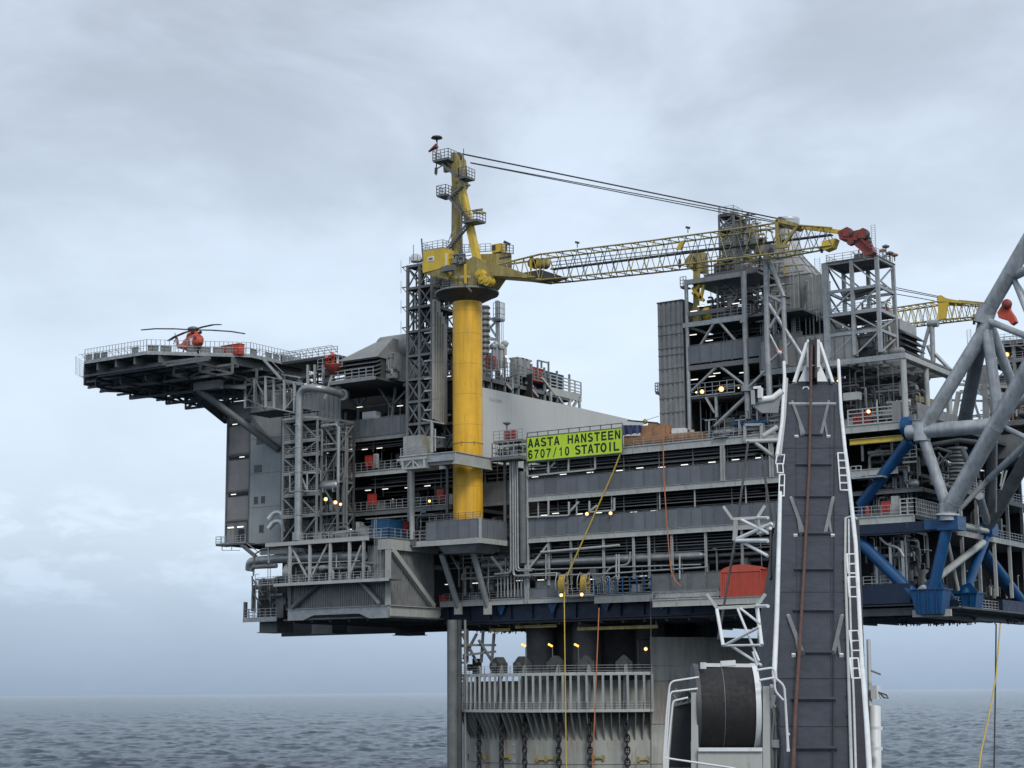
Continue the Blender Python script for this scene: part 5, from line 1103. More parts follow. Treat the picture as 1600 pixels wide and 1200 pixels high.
# cab
b = MB(); c_ = [C(659, 391, -4), C(692, 389, -4)]; x0_, x1_ = c_[0].x, c_[1].x
b.hexa([P3(x0_+.2, cy-4, C(675, 424, -4).z), P3(x1_, cy-4, C(675, 421, -4).z), P3(x1_, cy-.8, C(675, 421, -4).z), P3(x0_+.2, cy-.8, C(675, 424, -4).z), P3(x0_, cy-4, C(675, 390, -4).z), P3(x1_, cy-4, C(675, 390, -4).z), P3(x1_, cy-.8, C(675, 390, -4).z), P3(x0_, cy-.8, C(675, 390, -4).z)])
b.build('machinery_house', yellow, crn)
b = MB(); b.hexa([C(662, 428, -3.8), C(700, 437, -3.8), C(706, 436, -1), C(668, 426, -1), C(660, 422, -4), C(693, 420, -4), C(712, 418, -1), C(662, 420, -1)]); b.build('house_underside', yellowd, crn)
p, q = C(668, 409, -4.05), C(678, 400, -4.05); mpl = one(crn, 'maker_plate', white, 'box', p.x, q.x, cy-4.06, cy-4.001, p.z, q.z); one(mpl, 'plate_mark', mid, 'box', p.x+.25, q.x-.25, cy-4.09, cy-4.061, p.z+.2, q.z-.2)
for k in range(1): hdr = one(crn, 'house_door', white, 'box', C(693, 412, -3.2).x, C(699, 412, -3.2).x, cy-3.3, cy-3.2, C(695, 415, -3.2).z, C(695, 396, -3.2).z); one(hdr, 'door_window', dark, 'box', C(695, 400, -3.2).x, C(696.6, 400, -3.2).x, cy-3.36, cy-3.301, C(695, 404, -3.2).z, C(695, 397, -3.2).z)
one(crn, 'side_panel', yellow, 'box', x1_+.02, C(704, 400, -2.5).x, cy-3.2+.02, cy-.8, C(700, 416, -2.5).z, C(700, 391, -2.5).z)
rail(crn, [(x0_, cy-1, C(675, 390, -4).z), (x0_, cy-4, C(675, 390, -4).z), (x1_, cy-4, C(675, 390, -4).z), (x1_, cy-1, C(675, 390, -4).z)], 1.3, 1.1, .05, galv)
p = C(661, 384, -4); strut(crn, p-P3(0, 0, 2.4), p+P3(-.3, 0, 1.2), .18, mid, 'camera_arm'); b = MB(); b.lathe(p+P3(-.3, 0, -2.4), [(0, -.3), (.3, 0), (0, .4)], 10); b.build('camera_pod', dark, crn)
wk0, wk1 = C(690, 425, -4.2), C(709, 425, -4.2); slab(crn, 'service_box', mid, wk0.x, wk1.x, cy-4.4, cy-3.6, C(700, 424, -4).z, C(700, 416, -4).z)
strut(crn, C(710, 424, -4), C(737, 456, -4), .22, mid, 'access_ramp'); strut(crn, C(727, 413, -4.6), C(727.5, 443, -4.6), .28, yellow, 'yellow_prop')
# right house and winches
b = MB(); x0_, x1_ = C(748, 410, 0).x, C(792, 410, 0).x; b.hexa([C(751, 420, 0), C(800, 420, 0), C(800, 420, 3), C(751, 420, 3), C(750, 397, 0), C(799, 395, 0), C(799, 395, 3), C(750, 397, 3)]); egh = b.build('engine_house', yellowd, crn)
b = MB(); b.box(C(768, 385, .2).x, C(783, 385, .2).x, cy+.2, cy+2, C(775, 394, .2).z, C(775, 381, .2).z); rfu = b.build('roof_unit', yellow, crn); one(rfu, 'roof_unit_vent', dark, 'box', C(768.8, 390, .15).x, C(774, 390, .15).x, cy+.12, cy+.199, C(772, 391, .2).z, C(772, 383, .2).z)
p, q = C(780, 405, -.05), C(799, 399, -.05); one(egh, 'house_grille', dark, 'box', p.x, q.x, cy-.08, cy-.001, p.z, q.z)
p, q = C(780, 418, -.05), C(799, 407, -.05); one(egh, 'house_grille', mid, 'box', p.x, q.x, cy-.08, cy-.001, p.z, q.z)
rail(crn, [C(718, 395, .5), C(748, 394, .5)], 1.3, 1, .05, galv); rail(crn, [C(750, 394, .3), C(767, 393, .3)], 1.3, .9, .05, galv); rail(crn, [C(784, 395, -.3), C(802, 397, -.3)], 1.4, .8, .07, mid)
strut(crn, C(788, 378, 0), C(796, 382, 0), .45, dark, 'antenna_bar'); strut(crn, C(791, 380, 0), C(792, 392, 0), .15, mid, 'antenna_post')
for px, py, r in ((748, 428, .62), (752, 436, .6), (760, 439, .6)): p = C(px, py, -3); b = MB(); b.tube(p, p+P3(.1, 1.3, 0), r*1.25, 18); b.tube(p-P3(0, .25, 0), p-P3(0, .002, 0), r*.5, 12); b.build('winch_drum', yellow, crn)
b = MB(); b.prism([C(742, 424, -2.6), C(750, 440, -2.6), C(766, 446, -2.6), C(770, 430, -2.6)][::-1], (0, .3, 0)); b.build('winch_cheek', yellowd, crn)
pipework(crn, C(712, 410).x, C(742, 410).x, cy-3, cy-1, C(725, 420).z, C(725, 400).z, 5, 7, 4, 0, (mid, dark, galv))
b = MB(); b.box(C(716, 405, -2.4).x, C(727, 405, -2.4).x, cy-2.4, cy-2.3, C(720, 412, -2.4).z, C(720, 397, -2.4).z); b.build('dark_panel', dark, crn)
# A-frame
b = MB(); b.bar(C(711, 410, -1), C(712, 285, -1), .9, .9); b.build('mast_leg', yellowd, crn); b = MB(); b.bar(C(719, 412, 1), C(716, 285, 1), .6, .8); b.build('mast_leg', yellowd, crn)
b = MB(); b.bar(C(747, 412, -1.4), C(720, 288, -1.4), 1.05, 1.0); b.build('front_leg', yellow, crn); b = MB(); b.bar(C(744, 405, 1), C(722, 290, 1), .8, .8); b.build('front_leg', yellowd, crn)
b = MB(); b.prism([C(704, 242, -1.3), C(707, 238, -1.3), C(712, 238, -1.3), C(717, 246, -1.3), C(721, 286, -1.3), C(719, 292, -1.3), C(706, 292, -1.3)][::-1], (0, 2.0, 0)); mhd = b.build('mast_head', yellowd, crn)
for k in (-.9, -.2, .5): b = MB(); b.lathe(C(716, 245, k), [(0, -.12), (.75, -.12), (.75, .12), (0, .12)], 16, axis='y'); b.build('sheave', dark, mhd)
one(crn, 'side_lug', yellowd, 'prism', [C(692, 254, -1), C(706, 252, -1), C(706, 266, -1), C(693, 269, -1)][::-1], (0, .6, 0))
for (a, c) in (((723, 283), (734, 290)), ((741, 333), (759, 333)), ((738, 330), (754, 327)), ((722, 300), (725, 330))): strut(crn, C(*a, -2), C(*c, -2), .3, yellowd, 'stub_arm')
for (x0p, x1p, py, d) in ((682, 706, 254, -2), (688, 702, 308, -2), (728, 751, 349, -2), (722, 734, 280, -2)):
    p, q = C(x0p, py, d), C(x1p, py, d); slab(crn, 'mast_platform', mid, p.x, q.x, cy-3, cy-.6, p.z-.2, p.z); rail(crn, [p+P3(0, 1.4, 0), p+P3(0, -1, 0), P3(q.x, p.y-1, p.z), P3(q.x, p.y+1.4, p.z)], 1.6, .8, .055, mid)
for a, c in (((720, 290), (702, 308)), ((700, 308), (733, 345)), ((730, 350), (702, 384)), ((712, 275), (690, 256)), ((711, 270), (728, 290)), ((702, 384), (692, 392))):
    b = MB(); p, q = C(*a, -2.6), C(*c, -2.6)
    for s_ in (0, .7): b.bar(p+P3(0, s_, 0), q+P3(0, s_, 0), .1, .34); b.bar(p+P3(0, s_, 1), q+P3(0, s_, 1), .05)
    n = max(3, int((q-p).length/.4))
    for k in range(n): u = p.lerp(q, (k+.5)/n); b.box(u.x-.12, u.x+.12, u.y+.05, u.y+.65, u.z-.02, u.z+.02)
    b.build('mast_stair', mid, crn)
for a, c in (((700, 380), (712, 345)), ((705, 372), (709, 330))): strut(crn, C(*a, -2.9), C(*c, -2.9), .08, mid, 'stay')
# wind sock and beacon
ws = thing('windsock', 'small dark windsock and lamp on a pole at the left of the crane top', 'windsock', C(682, 272, -2.4))
strut(ws, C(681.5, 274, -2.4), C(683, 216, -2.4), .14, mid, 'pole'); b = MB(); b.tube(C(682.5, 228, -2.4), C(670, 237, -2.4), .45, 10, .15); b.build('sock', hookred, ws)
b = MB(); b.lathe(C(682.5, 216, -2.4), [(.1, -.6), (.25, -.1), (.95, 0), (.8, .25), (0, .4)], 14); b.build('beacon', dark, ws); strut(ws, C(681, 272, -2.4), C(681.5, 262, -2.4), .35, dark, 'counterweight'); strut(ws, C(682, 264, -2.4), C(692, 258, -2.4), .15, mid, 'bracket')
strut(crn, C(724, 262, -1), C(724.5, 232, -1), .1, mid, 'aerial')
# ---- lattice boom along the facade direction
def boom(par, stations, yc, hw, m, md, nb, wkw=True):
    """stations: (px, top py, bottom py) of the front chords; returns chords"""
    T = [W(px, t, yc-h) for (px, t, bt), h in zip(stations, hw)]; Bt = [W(px, bt, yc-h) for (px, t, bt), h in zip(stations, hw)]
    Tb = [P3(p.x, yc+h, p.z) for p, h in zip(T, hw)]; Bb = [P3(p.x, yc+h, p.z) for p, h in zip(Bt, hw)]
    for ch in (T, Bt, Tb, Bb):
        b = MB()
        for a, c in zip(ch, ch[1:]): b.tube(a, c, .13, 8)
        b.build('chord', m, par)
    def at(ch, s):
        x = ch[0].x+(ch[-1].x-ch[0].x)*s
        for a, c in zip(ch, ch[1:]):
            if a.x <= x <= c.x+1e-6: return a.lerp(c, (x-a.x)/(c.x-a.x))
        return ch[-1]
    for i in range(nb):
        s0, sm_, s1 = i/nb, (i+.5)/nb, (i+1)/nb; b = MB()
        b.tube(at(Bt, s0), at(T, sm_), .06, 6); b.tube(at(T, sm_), at(Bt, s1), .06, 6); b.tube(at(Bb, s0), at(Tb, sm_), .06, 6); b.tube(at(Tb, sm_), at(Bb, s1), .06, 6)
        b.tube(at(T, s0), at(Tb, sm_), .07, 6); b.tube(at(T, s1), at(Tb, sm_), .07, 6); b.tube(at(Bt, s0), at(Bb, sm_), .07, 6); b.tube(at(Bt, s1), at(Bb, sm_), .07, 6); b.tube(at(T, sm_), at(Bb, sm_), .05, 6)
        b.build('lacing', m if R.random() < .6 else md, par)
    return T, Bt, Tb, Bb, at
st_ = [(845, 397, 437), (870, 394, 435), (1010, 377, 420), (1210, 349, 396), (1300, 356, 383)]
by = -3.6
T, Bt, Tb, Bb, at = boom(crn, st_, by, [1.5, 1.5, 1.5, 1.4, .8], yellowd, mid, 18)
b = MB(); b.tube(C(760, 418, -1.5), T[0], .16, 8); b.tube(C(800, 408, -1.5), T[0], .12, 8); b.tube(C(765, 430, -1.5), Bt[0], .2, 8); b.tube(C(760, 418, 1.4), Tb[0], .16, 8); b.tube(C(765, 430, 1.4), Bb[0], .2, 8)
for k in range(4): b.tube(C(790+14*k, 411-3.5*k, -1.5), C(800+14*k, 434, -1.5), .08, 6); b.tube(C(800+14*k, 434, -1.5), C(804+14*k, 408-3.5*k, -1.5), .08, 6)
b.build('boom_foot', yellowd, crn)
b = MB(); b.prism([W(812, 427, by-1.2), W(845, 421, by-1.2), W(876, 431, by-1.2), W(856, 437, by-1.2), W(815, 432, by-1.2)][::-1], (0, 2.4, 0)); b.build('boom_foot_plate', dark, crn)
for k in range(3): b = MB(); b.lathe(W(832+8*k, 411, by-.9), [(0, -.2), (.8, -.2), (.8, -.1), (.5, -.09), (.5, .9), (.8, .91), (.8, 1.0), (0, 1.0)], 18, axis='y'); b.build('boom_winch', yellowd if k != 1 else yellow, crn)
b = MB(); b.box(W(828, 412, by-1.3).x, W(831, 412, by-1.3).x, by-1.35, by-1.2, W(830, 422, by-1.3).z, W(830, 399, by-1.3).z); b.build('winch_frame', yellow, crn)
# walkway inside the boom
for pa, pb_, w_, h_, m in (((862, 421), (1300, 367), .9, .16, dark), ((862, 409.5), (1200, 372), .1, .1, mid), ((862, 415), (1280, 370), .1, .1, dark)):
    p, q = W(*pa, by), W(*pb_, by); one(crn, 'boom_walkway', m, 'bar', p, q, w_, h_)
b = MB()
for k in range(30): s_ = k/29; p = W(862, 421, by).lerp(W(1290, 368, by), s_); q = W(862, 409.5, by).lerp(W(1290, 362, by), s_); b.bar(p, P3(p.x, p.y, q.z), .05)
b.build('walkway_posts', mid, crn)
# boom head
for dy in (-1.3, 1.3):
    for a, c, w_ in (((1214, 344), (1216, 388), .5), ((1213, 344), (1246, 352), .5), ((1246, 353), (1222, 386), .38), ((1215, 366), (1236, 366), .28), ((1216, 387), (1232, 384), .4)): one(crn, 'head_frame', yellowd, 'bar', W(*a, by+dy), W(*c, by+dy), w_)
b = MB(); b.prism([W(1212, 342, by-1.2), W(1226, 344, by-1.2), W(1247, 352, by-1.2), W(1240, 357, by-1.2), W(1212, 350, by-1.2)][::-1], (0, 2.4, 0)); b.build('head_top', yellowd, crn)
b = MB(); b.lathe(W(1218, 346, by-.5), [(0, 0), (.7, 0), (.7, .9), (0, .9)], 16, axis='y'); b.build('head_sheave', dark, crn)
one(crn, 'jib_strut', yellow, 'bar', W(1240, 353, by), W(1316, 363, by), .55); 
b = MB(); b.prism([W(1284, 377, by-.8), W(1305, 372, by-.8), W(1300, 386, by-.8), W(1288, 391, by-.8), W(1283, 388, by-.8)][::-1], (0, 1.6, 0)); b.build('jib_block', yellow, crn)
strut(crn, W(1284, 388, by), W(1284, 395, by), .3, dark, 'small_hook')
b = MB(); b.prism([W(1308, 362, by-.7), W(1320, 356, by-.7), W(1332, 361, by-.7), W(1345, 358, by-.7), W(1353, 366, by-.7), W(1358, 380, by-.7), W(1365, 393, by-.7), W(1358, 400, by-.7), W(1348, 392, by-.7), W(1338, 383, by-.7), W(1322, 378, by-.7), W(1312, 374, by-.7)][::-1], (0, 1.4, 0)); b.build('boom_tip', hookred, crn)
for px, py, r in ((1324, 364, .75), (1349, 366, .78), (1329, 378, .5)):
    c_ = W(px, py, by-.95); b = MB(); b.lathe(c_, [(0, 0), (r, 0), (r, .12), (r*.8, .16), (r*.8, .3), (r, .34), (r, .46), (0, .46)], 20, axis='y'); b.build('tip_sheave', dark, crn)
    b = MB(); b.prism([c_+P3(-r*1.0, -.12, -r*.5), c_+P3(-r*.7, -.12, r*.9), c_+P3(0, -.12, r*1.15), c_+P3(r*.6, -.12, r*.8), c_+P3(r*.3, -.12, -r*.8)], (0, .1, 0)); b.build('sheave_guard', hookred, crn)
for a, c, w_ in (((1338, 383), (1357, 399), .35), ((1345, 372), (1361, 388), .25), ((1350, 398), (1352, 405), .3), ((1312, 372), (1340, 374), .3), ((1342, 390), (1341, 396), .12)): strut(crn, W(*a, by-.85), W(*c, by-.85), w_, pick(mid, hookred, dark), 'tip_fitting')
b = MB()
for k in range(5): b.bar(W(1357+k*.9, 371+k*6, by-.6), W(1360+k*.9, 373+k*6, by-.6), .3)
b.build('tip_limit_switch', dark, crn)
for dx, s_ in ((12, 1), (0, .8)): pass
for px, py in ((902, 383), (1075, 360)): p = W(px, py+4, by-1.5); b = MB(); b.bar(p, p+P3(0, 0, .9), .1); b.bar(p+P3(-.3, 0, .9), p+P3(.3, 0, .7), .3); b.build('boom_lamp', dark, crn)
b = MB(); b.prism([W(1062, 377, by-1.3), W(1071, 375, by-1.3), W(1063, 390, by-1.3), W(1056, 390, by-1.3)][::-1], (0, .3, 0)); b.build('boom_bracket', yellow, crn)
for a, c, dy in (((722, 240), (1214, 341), -.5), ((722, 241), (1216, 342), .5), ((735, 254), (1140, 330), -.6), ((1140, 330), (1222, 348), -.6), ((736, 255), (1222, 350), .6)): one(crn, 'boom_rope', rope_k, 'bar', C(*a, dy), W(*c, by+dy), .13)
# ================================================================ FIREWALL AND THE MODULES BEHIND IT
fw = thing('fire_wall', 'tall plain pale grey wall rising behind the banner, right of the yellow column', 'wall', (-8, 24, 50))
wz = WX(752, 605, -8).z
wallp = mat('fire_wall_paint', (.54, .55, .53), .6, var=.04, rust=.04, scale=.12, streak=.05)
b = MB(); yy = [-.2+i*2 for i in range(27)]
b.prism([P3(-8, -.2, 49.8), P3(-8, 52, 49.8), P3(-8, 52, wz+.7), P3(-8, 26, wz+.5), P3(-8, -.2, wz)], (-.4, 0, 0)); b.build('wall_panel', wallp, fw)
p, q = WX(765, 623, -8), WX(784, 630, -8); one(fw, 'paint_patch', light, 'box', -7.99, -7.97, p.y, q.y, q.z, WX(765, 621, -8).z)
b = MB()
for i in range(1, 12): b.box(-7.998, -7.985, i*4.3, i*4.3+.05, 49.8, wz)
b.build('wall_joint', wallp, fw)
slab(fw, 'coping', galv, -8.45, -7.9, -.3, 52, wz+.701, wz+.8) if 0 else None
um = thing('upper_utility_module', 'cluttered grey module with tanks and railings above the pale wall', 'module', (-20, 25, 62))
XU = -9.5
def U(px, py, x=XU): return WX(px, py, x)
uz = U(830, 595).z
for a, c, z, h in ((0, 12, wz+2.2, .5), (12, 30, uz-1.2, .6), (30, U(908, 618).y-.2, U(880, 606).z-.3, .7)):
    slab(um, 'floor', mid, XU-14, XU, a, c, z-h, z)
b = MB()
for y in range(1, int(U(908, 618).y), 4): b.box(XU-.3, XU, y, y+.3, wz-2, wz+6.5 if y < 30 else wz+2)
b.build('frame_post', grey, um)
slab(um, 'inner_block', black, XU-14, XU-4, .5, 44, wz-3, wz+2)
# railings
rail(um, [(XU, 14, wz+2.2), (XU, .5, wz+2.2)], 3.4, .7, .06, grey, mid_=4); rail(um, [U(815, 588), U(860, 600)], 1.6, 1.3, .07, grey)
rp, rq = U(860, 606), U(908, 618); rp.z = rq.z = (rp.z+rq.z)/2; rail(um, [rp, rq], 2.3, 2.2, .12, cream, mid_=3); 
b = MB(); b.box(XU-.3, XU+.1, rp.y, rq.y, rp.z-1.1, rp.z); b.build('pale_beam', cream, um)
for a, c in (((846, 590), (868, 618)), ((872, 620), (885, 640)), ((887, 640), (893, 618)), ((893, 640), (905, 620)), ((905, 618), (906, 655)), ((822, 598), (840, 620)), ((800, 590), (800, 615)), ((790, 600), (800, 610)), ((860, 612), (861, 645))): strut(um, U(*a), U(*c), .38, pick(light, galv, cream))
R2 = R; 
for k in range(70):       # tanks, valves, cabinets and posts in depth order along the wall
    px = R.uniform(755, 862); x = XU-R.uniform(.5, 5); base = U(px, 612+(px-755)*.18, x)
    top = U(px, R.uniform(572, 590)+(px-755)*.22, x); h = max(.8, top.z-base.z)
    t_ = R.random(); b = MB(); w_ = R.uniform(.25, 1.1)
    if t_ < .35: b.box(base.x-.4, base.x, base.y, base.y+w_, base.z, base.z+h*R.uniform(.5, 1)); b.build('cabinet', pick(mid, grey, dark, insul, brown), um)
    elif t_ < .6: b.tube(base, base+P3(0, 0, h*R.uniform(.5, 1)), w_*.6, 12); b.build('vessel', pick(insul, mid, grey), um)
    else: b.path([base, base+P3(0, 0, h), base+P3(0, R.uniform(-2, 2), h)], .12, 7, bend=.4); b.build('pipe', pick(galv, mid, dark, light), um)
for px, tp, bt, ww in ((807, 562, 588, 1.3), (813, 563, 590, 1.4), (820, 565, 590, 1.2)): p, q = U(px, bt, XU-1), U(px, tp, XU-1); b = MB(); b.tube(p, P3(p.x, p.y, q.z), ww*.8, 12); b.box(p.x-.9, p.x+.9, p.y-.9, p.y+.9, q.z, q.z+.25); b.build('tank', pick(mid, insul, grey), um)
for px0, tp, bt, px1 in ((840, 563, 590, 857), (857, 565, 592, 857), (846, 565, 575, 846)): b = MB(); b.bar(U(px0, tp), U(px0, bt), .25); b.bar(U(px0, tp), U(px1, tp+4), .22); b.build('gantry', grey, um)
for a, c, bt, m, lb, nm in ((837, 853, 594, redor, 'red container on the upper module above the pale wall', 'red_container'), (856, 885, 600, blue, 'blue container beside the small red one above the pale wall', 'blue_container')):
    p, q = U(a, bt), U(c, bt+5); container(nm, lb, XU-3, XU-.5, p.y, q.y, p.z, 2.4, m)
t = thing('red_locker', 'small red locker under the stairs just above the pale wall', 'locker', U(829, 622)); p = U(828, 622); one(t, 'locker_body', red, 'box', XU-1, XU-.2, p.y, p.y+2.2, p.z, p.z+2); one(t, 'locker_lid', red, 'box', XU-1.05, XU-.15, p.y-.1, p.y+2.3, p.z+2.001, p.z+2.1)
flood(U(791, 557), 'tiny amber lamp on the vent mast beside the yellow column', s=.7)
for px, tp in ((771, 545), (775, 542), (783, 546), (789, 541)): p = U(px, 575, XU-2); b = MB(); q = U(px, tp, XU-2); b.tube(p, P3(p.x, p.y, q.z), .35, 10); b.lathe(P3(p.x, p.y, q.z), [(.5, 0), (.7, .5), (.3, .9), (0, 1)], 10); b.build('vent_head', pick(galv, insul, light), um)
for px in (758, 764): p = U(px, 575, XU-1); one(um, 'red_skid', red, 'box', XU-1, XU-.4, p.y, p.y+1.3, p.z, p.z+2)
# ================================================================ ROOF DECK : wrapped goods behind the banner
dz3 = Z3+.05
for i, (a, c, tp, y, m, lb) in enumerate(((1000, 1043, 663, .4, brown, 'large brown plywood crate near the upper deck edge right of the blue tarpaulin'), (974, 1000, 680, .2, brown, 'low brown plywood crate under the blue tarpaulin'), (1049, 1072, 668, 1.2, white, 'white wrapped bundle between the brown crates'), (1040, 1096, 675, .3, brown, 'long low brown crate at the right of the stack'), (1012, 1030, 660, 2.5, brown, 'small brown crate at the back behind the big one'))):
    p, q = W(a, 692, y), W(c, 690, y); zt2 = W((a+c)/2, tp, y).z; t = thing('plywood_crate' if m is brown else 'wrapped_bundle', lb, 'crate', (p.x, y, dz3), 'goods stacked on the upper deck edge' if m is brown else None)
    b = MB(); b.hexa([P3(p.x, y, dz3), P3(q.x, y, dz3), P3(q.x, y+3, dz3), P3(p.x, y+3, dz3), P3(p.x+.1, y+.05, zt2), P3(q.x-.15, y+.1, zt2-.15), P3(q.x-.1, y+2.9, zt2-.1), P3(p.x+.1, y+2.9, zt2+.05)]); b.build('crate_box', m, t)
    b = MB(); n = max(2, int((q.x-p.x)/1.6))
    for k in range(n+1): x = p.x+.1+(q.x-p.x-.35)*k/n; b.box(x, x+.12, y-.06, y-.001, dz3, zt2-.25)
    b.box(p.x, q.x, y-.1, y-.061, dz3+.3, dz3+.45); b.build('batten', m, t)
t = thing('tarpaulin', 'dark blue tarpaulin sheet draped just right of the banner', 'tarpaulin', W(990, 672, -.2)); b = MB()
n = 14; P0 = []; 
for i in range(n+1):
    px = 973+(1002-973)*i/n; P0 += [W(px, 664+.25*(i % 3), .1+.12*math.sin(i*1.7)), W(px, 680-.9*(i/n)*4+.7*math.sin(i*1.3), -.1-.12*math.cos(i*1.3))]
Pb = [v+P3(0, .06, 0) for v in P0]; m_ = len(P0)
b._add(P0+Pb, [(2*i, 2*i+1, 2*i+3, 2*i+2) for i in range(n)]+[(m_+2*i+2, m_+2*i+3, m_+2*i+1, m_+2*i) for i in range(n)]+[(2*i+1, m_+2*i+1, m_+2*i+3, 2*i+3) for i in range(n)]+[(2*i, 2*i+2, m_+2*i+2, m_+2*i) for i in range(n)]); b.build('sheet', tarp, t)
t = thing('handrail_pole', 'dark pole with small valve lying above the tarpaulin', 'pipe', W(1000, 658, 1)); strut(t, W(981, 657, 1), W(1028, 661, 1), .22, dark, 'pole', r=.12); b = MB(); b.lathe(W(1008, 659, 1), [(0, -.4), (.35, -.2), (.35, .2), (0, .5)], 10); b.build('valve', yellowd, t); strut(t, W(1008, 657, 1), W(1030, 650, 1), .06, mid, 'wire')
pk = thing('pipe_deck', 'crowded pipework and pump skids on the upper deck in front of the tall tower', 'equipment deck', W(1140, 670, 1))
pipework(pk, wx(1098, 680), wx(1215, 680), .5, 5, dz3, dz3+3.2, 16, 26, 12, 2, (mid, galv, grey, light, cblue, dark))
pipework(pk, wx(1160, 680), wx(1215, 680), .5, 3, dz3, dz3+4.6, 4, 6, 8, 0, (mat('red_brown_primer', (.11, .05, .045), .7), mid, dark))
rail(pk, [(wx(975, 690), 0, dz3), (wx(1212, 690), 0, dz3)], 1.2, 1.6, .04)
b = MB(); 
for a, c in (((1164, 690), (1164, 664)), ((1164, 664), (1190, 663)), ((1190, 663), (1190, 690)), ((1164, 690), (1212, 688))): b.bar(W(*a, -.3), W(*c, -.3), .35)
b.build('portal_frame', light, pk)
for px in (1108, 1155): strut(pk, W(px, 684, .3), W(px, 656, .3), .2, galv, 'lamp_stand'); one(pk, 'stand_top', galv, 'box', wx(px-8, 656), wx(px+8, 656), .2, .5, W(px, 657, .3).z, W(px, 655.5, .3).z)
slab(pk, 'plate_shelf', galv, wx(1116, 682), wx(1139, 682), -.6, .6, Z3+.1, Z3+.22)
# ================================================================ TALL PROCESS TOWER
TY = 2.0
def Tw(px, py, dy=0): return W(px, py, TY+dy)
dt = thing('ribbed_duct_tower', 'tall windowless ribbed grey duct standing alone above the brown crates', 'duct tower', Tw(1048, 668))
a, c = Tw(1030.5, 600), Tw(1069, 600); corr(dt, a.x, c.x, TY, dz3, Tw(1050, 472).z, 'x', duct, step=.75)
slab(dt, 'duct_body', duct, a.x, c.x, TY+.16, TY+8, dz3, Tw(1050, 472).z); one(dt, 'cap', dark, 'box', a.x-.1, c.x+.1, TY-.2, TY+8.1, Tw(1050, 472).z+.001, Tw(1050, 470.5).z+.05)
b = MB()
for py in (508, 523, 544, 555, 576, 599, 622, 645): z = Tw(1050, py).z; b.box(a.x-.02, c.x+.02, TY-.2, TY-.121, z, z+.12)
b.build('seam_band', mid, dt)
z = Tw(1022, 611).z; slab(dt, 'side_platform', mid, a.x-1.3, a.x-.01, TY+1, TY+3, z-.3, z); rail(dt, [(a.x, TY+1, z), (a.x-1.3, TY+1, z), (a.x-1.3, TY+3, z)], 1.4, .7, .06); strut(dt, (a.x-1.2, TY+2, z-.3), (a.x, TY+2, z-1.6), .2, mid)
tt = thing('process_tower', 'tall open steel tower crammed with pipes and walkways, right of the ribbed duct', 'process tower', Tw(1120, 660))
xa, xb, xc_, xd = [Tw(px, 600).x for px in (1076, 1167, 1206, 1228)]
zl = {py: Tw(1076, py).z for py in (437, 462, 504, 572, 621, 668)}
for x, w_, tp, bt in ((xa, .30, 437, 672), (xb, .42, 424, 655)): one(tt, 'column', galv, 'tube', (x, TY, Tw(1076 if x == xa else 1167, bt).z), (x, TY, Tw(1076 if x == xa else 1167, tp).z), w_, 16)
for x in (xa, xb, xb+3.5): one(tt, 'column', mid, 'tube', (x, TY+12, dz3), (x, TY+12, 79), .3, 12)
slab(tt, 'rear_backing', black, xa-3, xb+9, TY+7.9, TY+8.3, dz3, zl[504]-.5); slab(tt, 'side_wall', black, xa-.6, xa-.4, TY+1.5, TY+7.9, dz3, zl[504]-.6)  # black panels added to close the open tower; inner darkness is painted
slab(tt, 'floor', mid, xa, xb+9, TY+.3, TY+12, zl[504]-.35, zl[504]); slab(tt, 'floor', mid, xa, xb+9, TY+.3, TY+12, zl[572]-.3, zl[572]); slab(tt, 'floor', mid, xa, xb+1, TY+.3, TY+12, zl[621]-.3, zl[621]); slab(tt, 'floor', mid, xa, xb+2, TY+.3, TY+12, zl[437]-.35, zl[437])
for py in (437, 504, 572): one(tt, 'edge_beam', galv if py != 572 else mid, 'box', xa-.6 if py == 504 else xa, xb+(9 if py == 572 else .4), TY-.25, TY+.25, zl[py]-.75, zl[py]-.05)
one(tt, 'edge_beam', mid, 'box', xa, xb-3, TY-.2, TY+.2, zl[462]-3.2, zl[462]-2.6)
windwall(tt, xa+.4, xb-.3, TY-.28, zl[572]+.1, zl[572]+2.9); windwall(tt, xb+.5, xb+9, TY-.28, zl[572]+.1, zl[572]+2.9)
for a, c in (((1091, 545), (1117, 503)), ((1124, 503), (1152, 536)), ((1080, 612), (1120, 573)), ((1126, 573), (1165, 603))): strut(tt, Tw(*a), Tw(*c), .45, galv, 'brace', r=.22)
strut(tt, Tw(1117, 666), Tw(1170, 616), .45, galv, 'brace', r=.3); strut(tt, Tw(1103, 621), Tw(1117, 645), .3, galv, 'brace'); strut(tt, Tw(1119, 620), Tw(1120, 652), .35, galv, 'prop'); strut(tt, Tw(1175, 600), Tw(1206, 572), .35, galv, 'brace'); strut(tt, Tw(1076, 621), Tw(1080, 668), .3, mid)
one(tt, 'column_cap', galv, 'tube', Tw(1168, 603), Tw(1168, 612), .95, 16); one(tt, 'column_cap', galv, 'tube', Tw(1162, 498), Tw(1162, 505), .6, 14)
rail(tt, [(xa+.3, TY, zl[621]), (xb-2, TY, zl[621])], 1.9, 1.2, .05); rail(tt, [(xa+4, TY, zl[504]), (xb+1, TY, zl[504])], 1.5, 1.1, .06, grey)
for (za_, zb__, n) in ((zl[504], zl[437]-.8, 2.6), (zl[572], zl[504]-.8, 1), (dz3, zl[572]-.8, 1.6)): pipework(tt, xa+.5, xb+1, TY+.8, TY+8, za_, zb__, int(12*n), int(12*n), int(6*n), 1, (dark, mid, mid, galv, grey))
pipework(tt, xb+.5, xb+4.5, TY+1, TY+8, zl[572], zl[462], 22, 30, 16, 2, (mid, galv, grey, insul, dark)); pipework(tt, xb+.5, xb+8, TY+1, TY+7, dz3, zl[572]-.6, 10, 12, 6, 1)
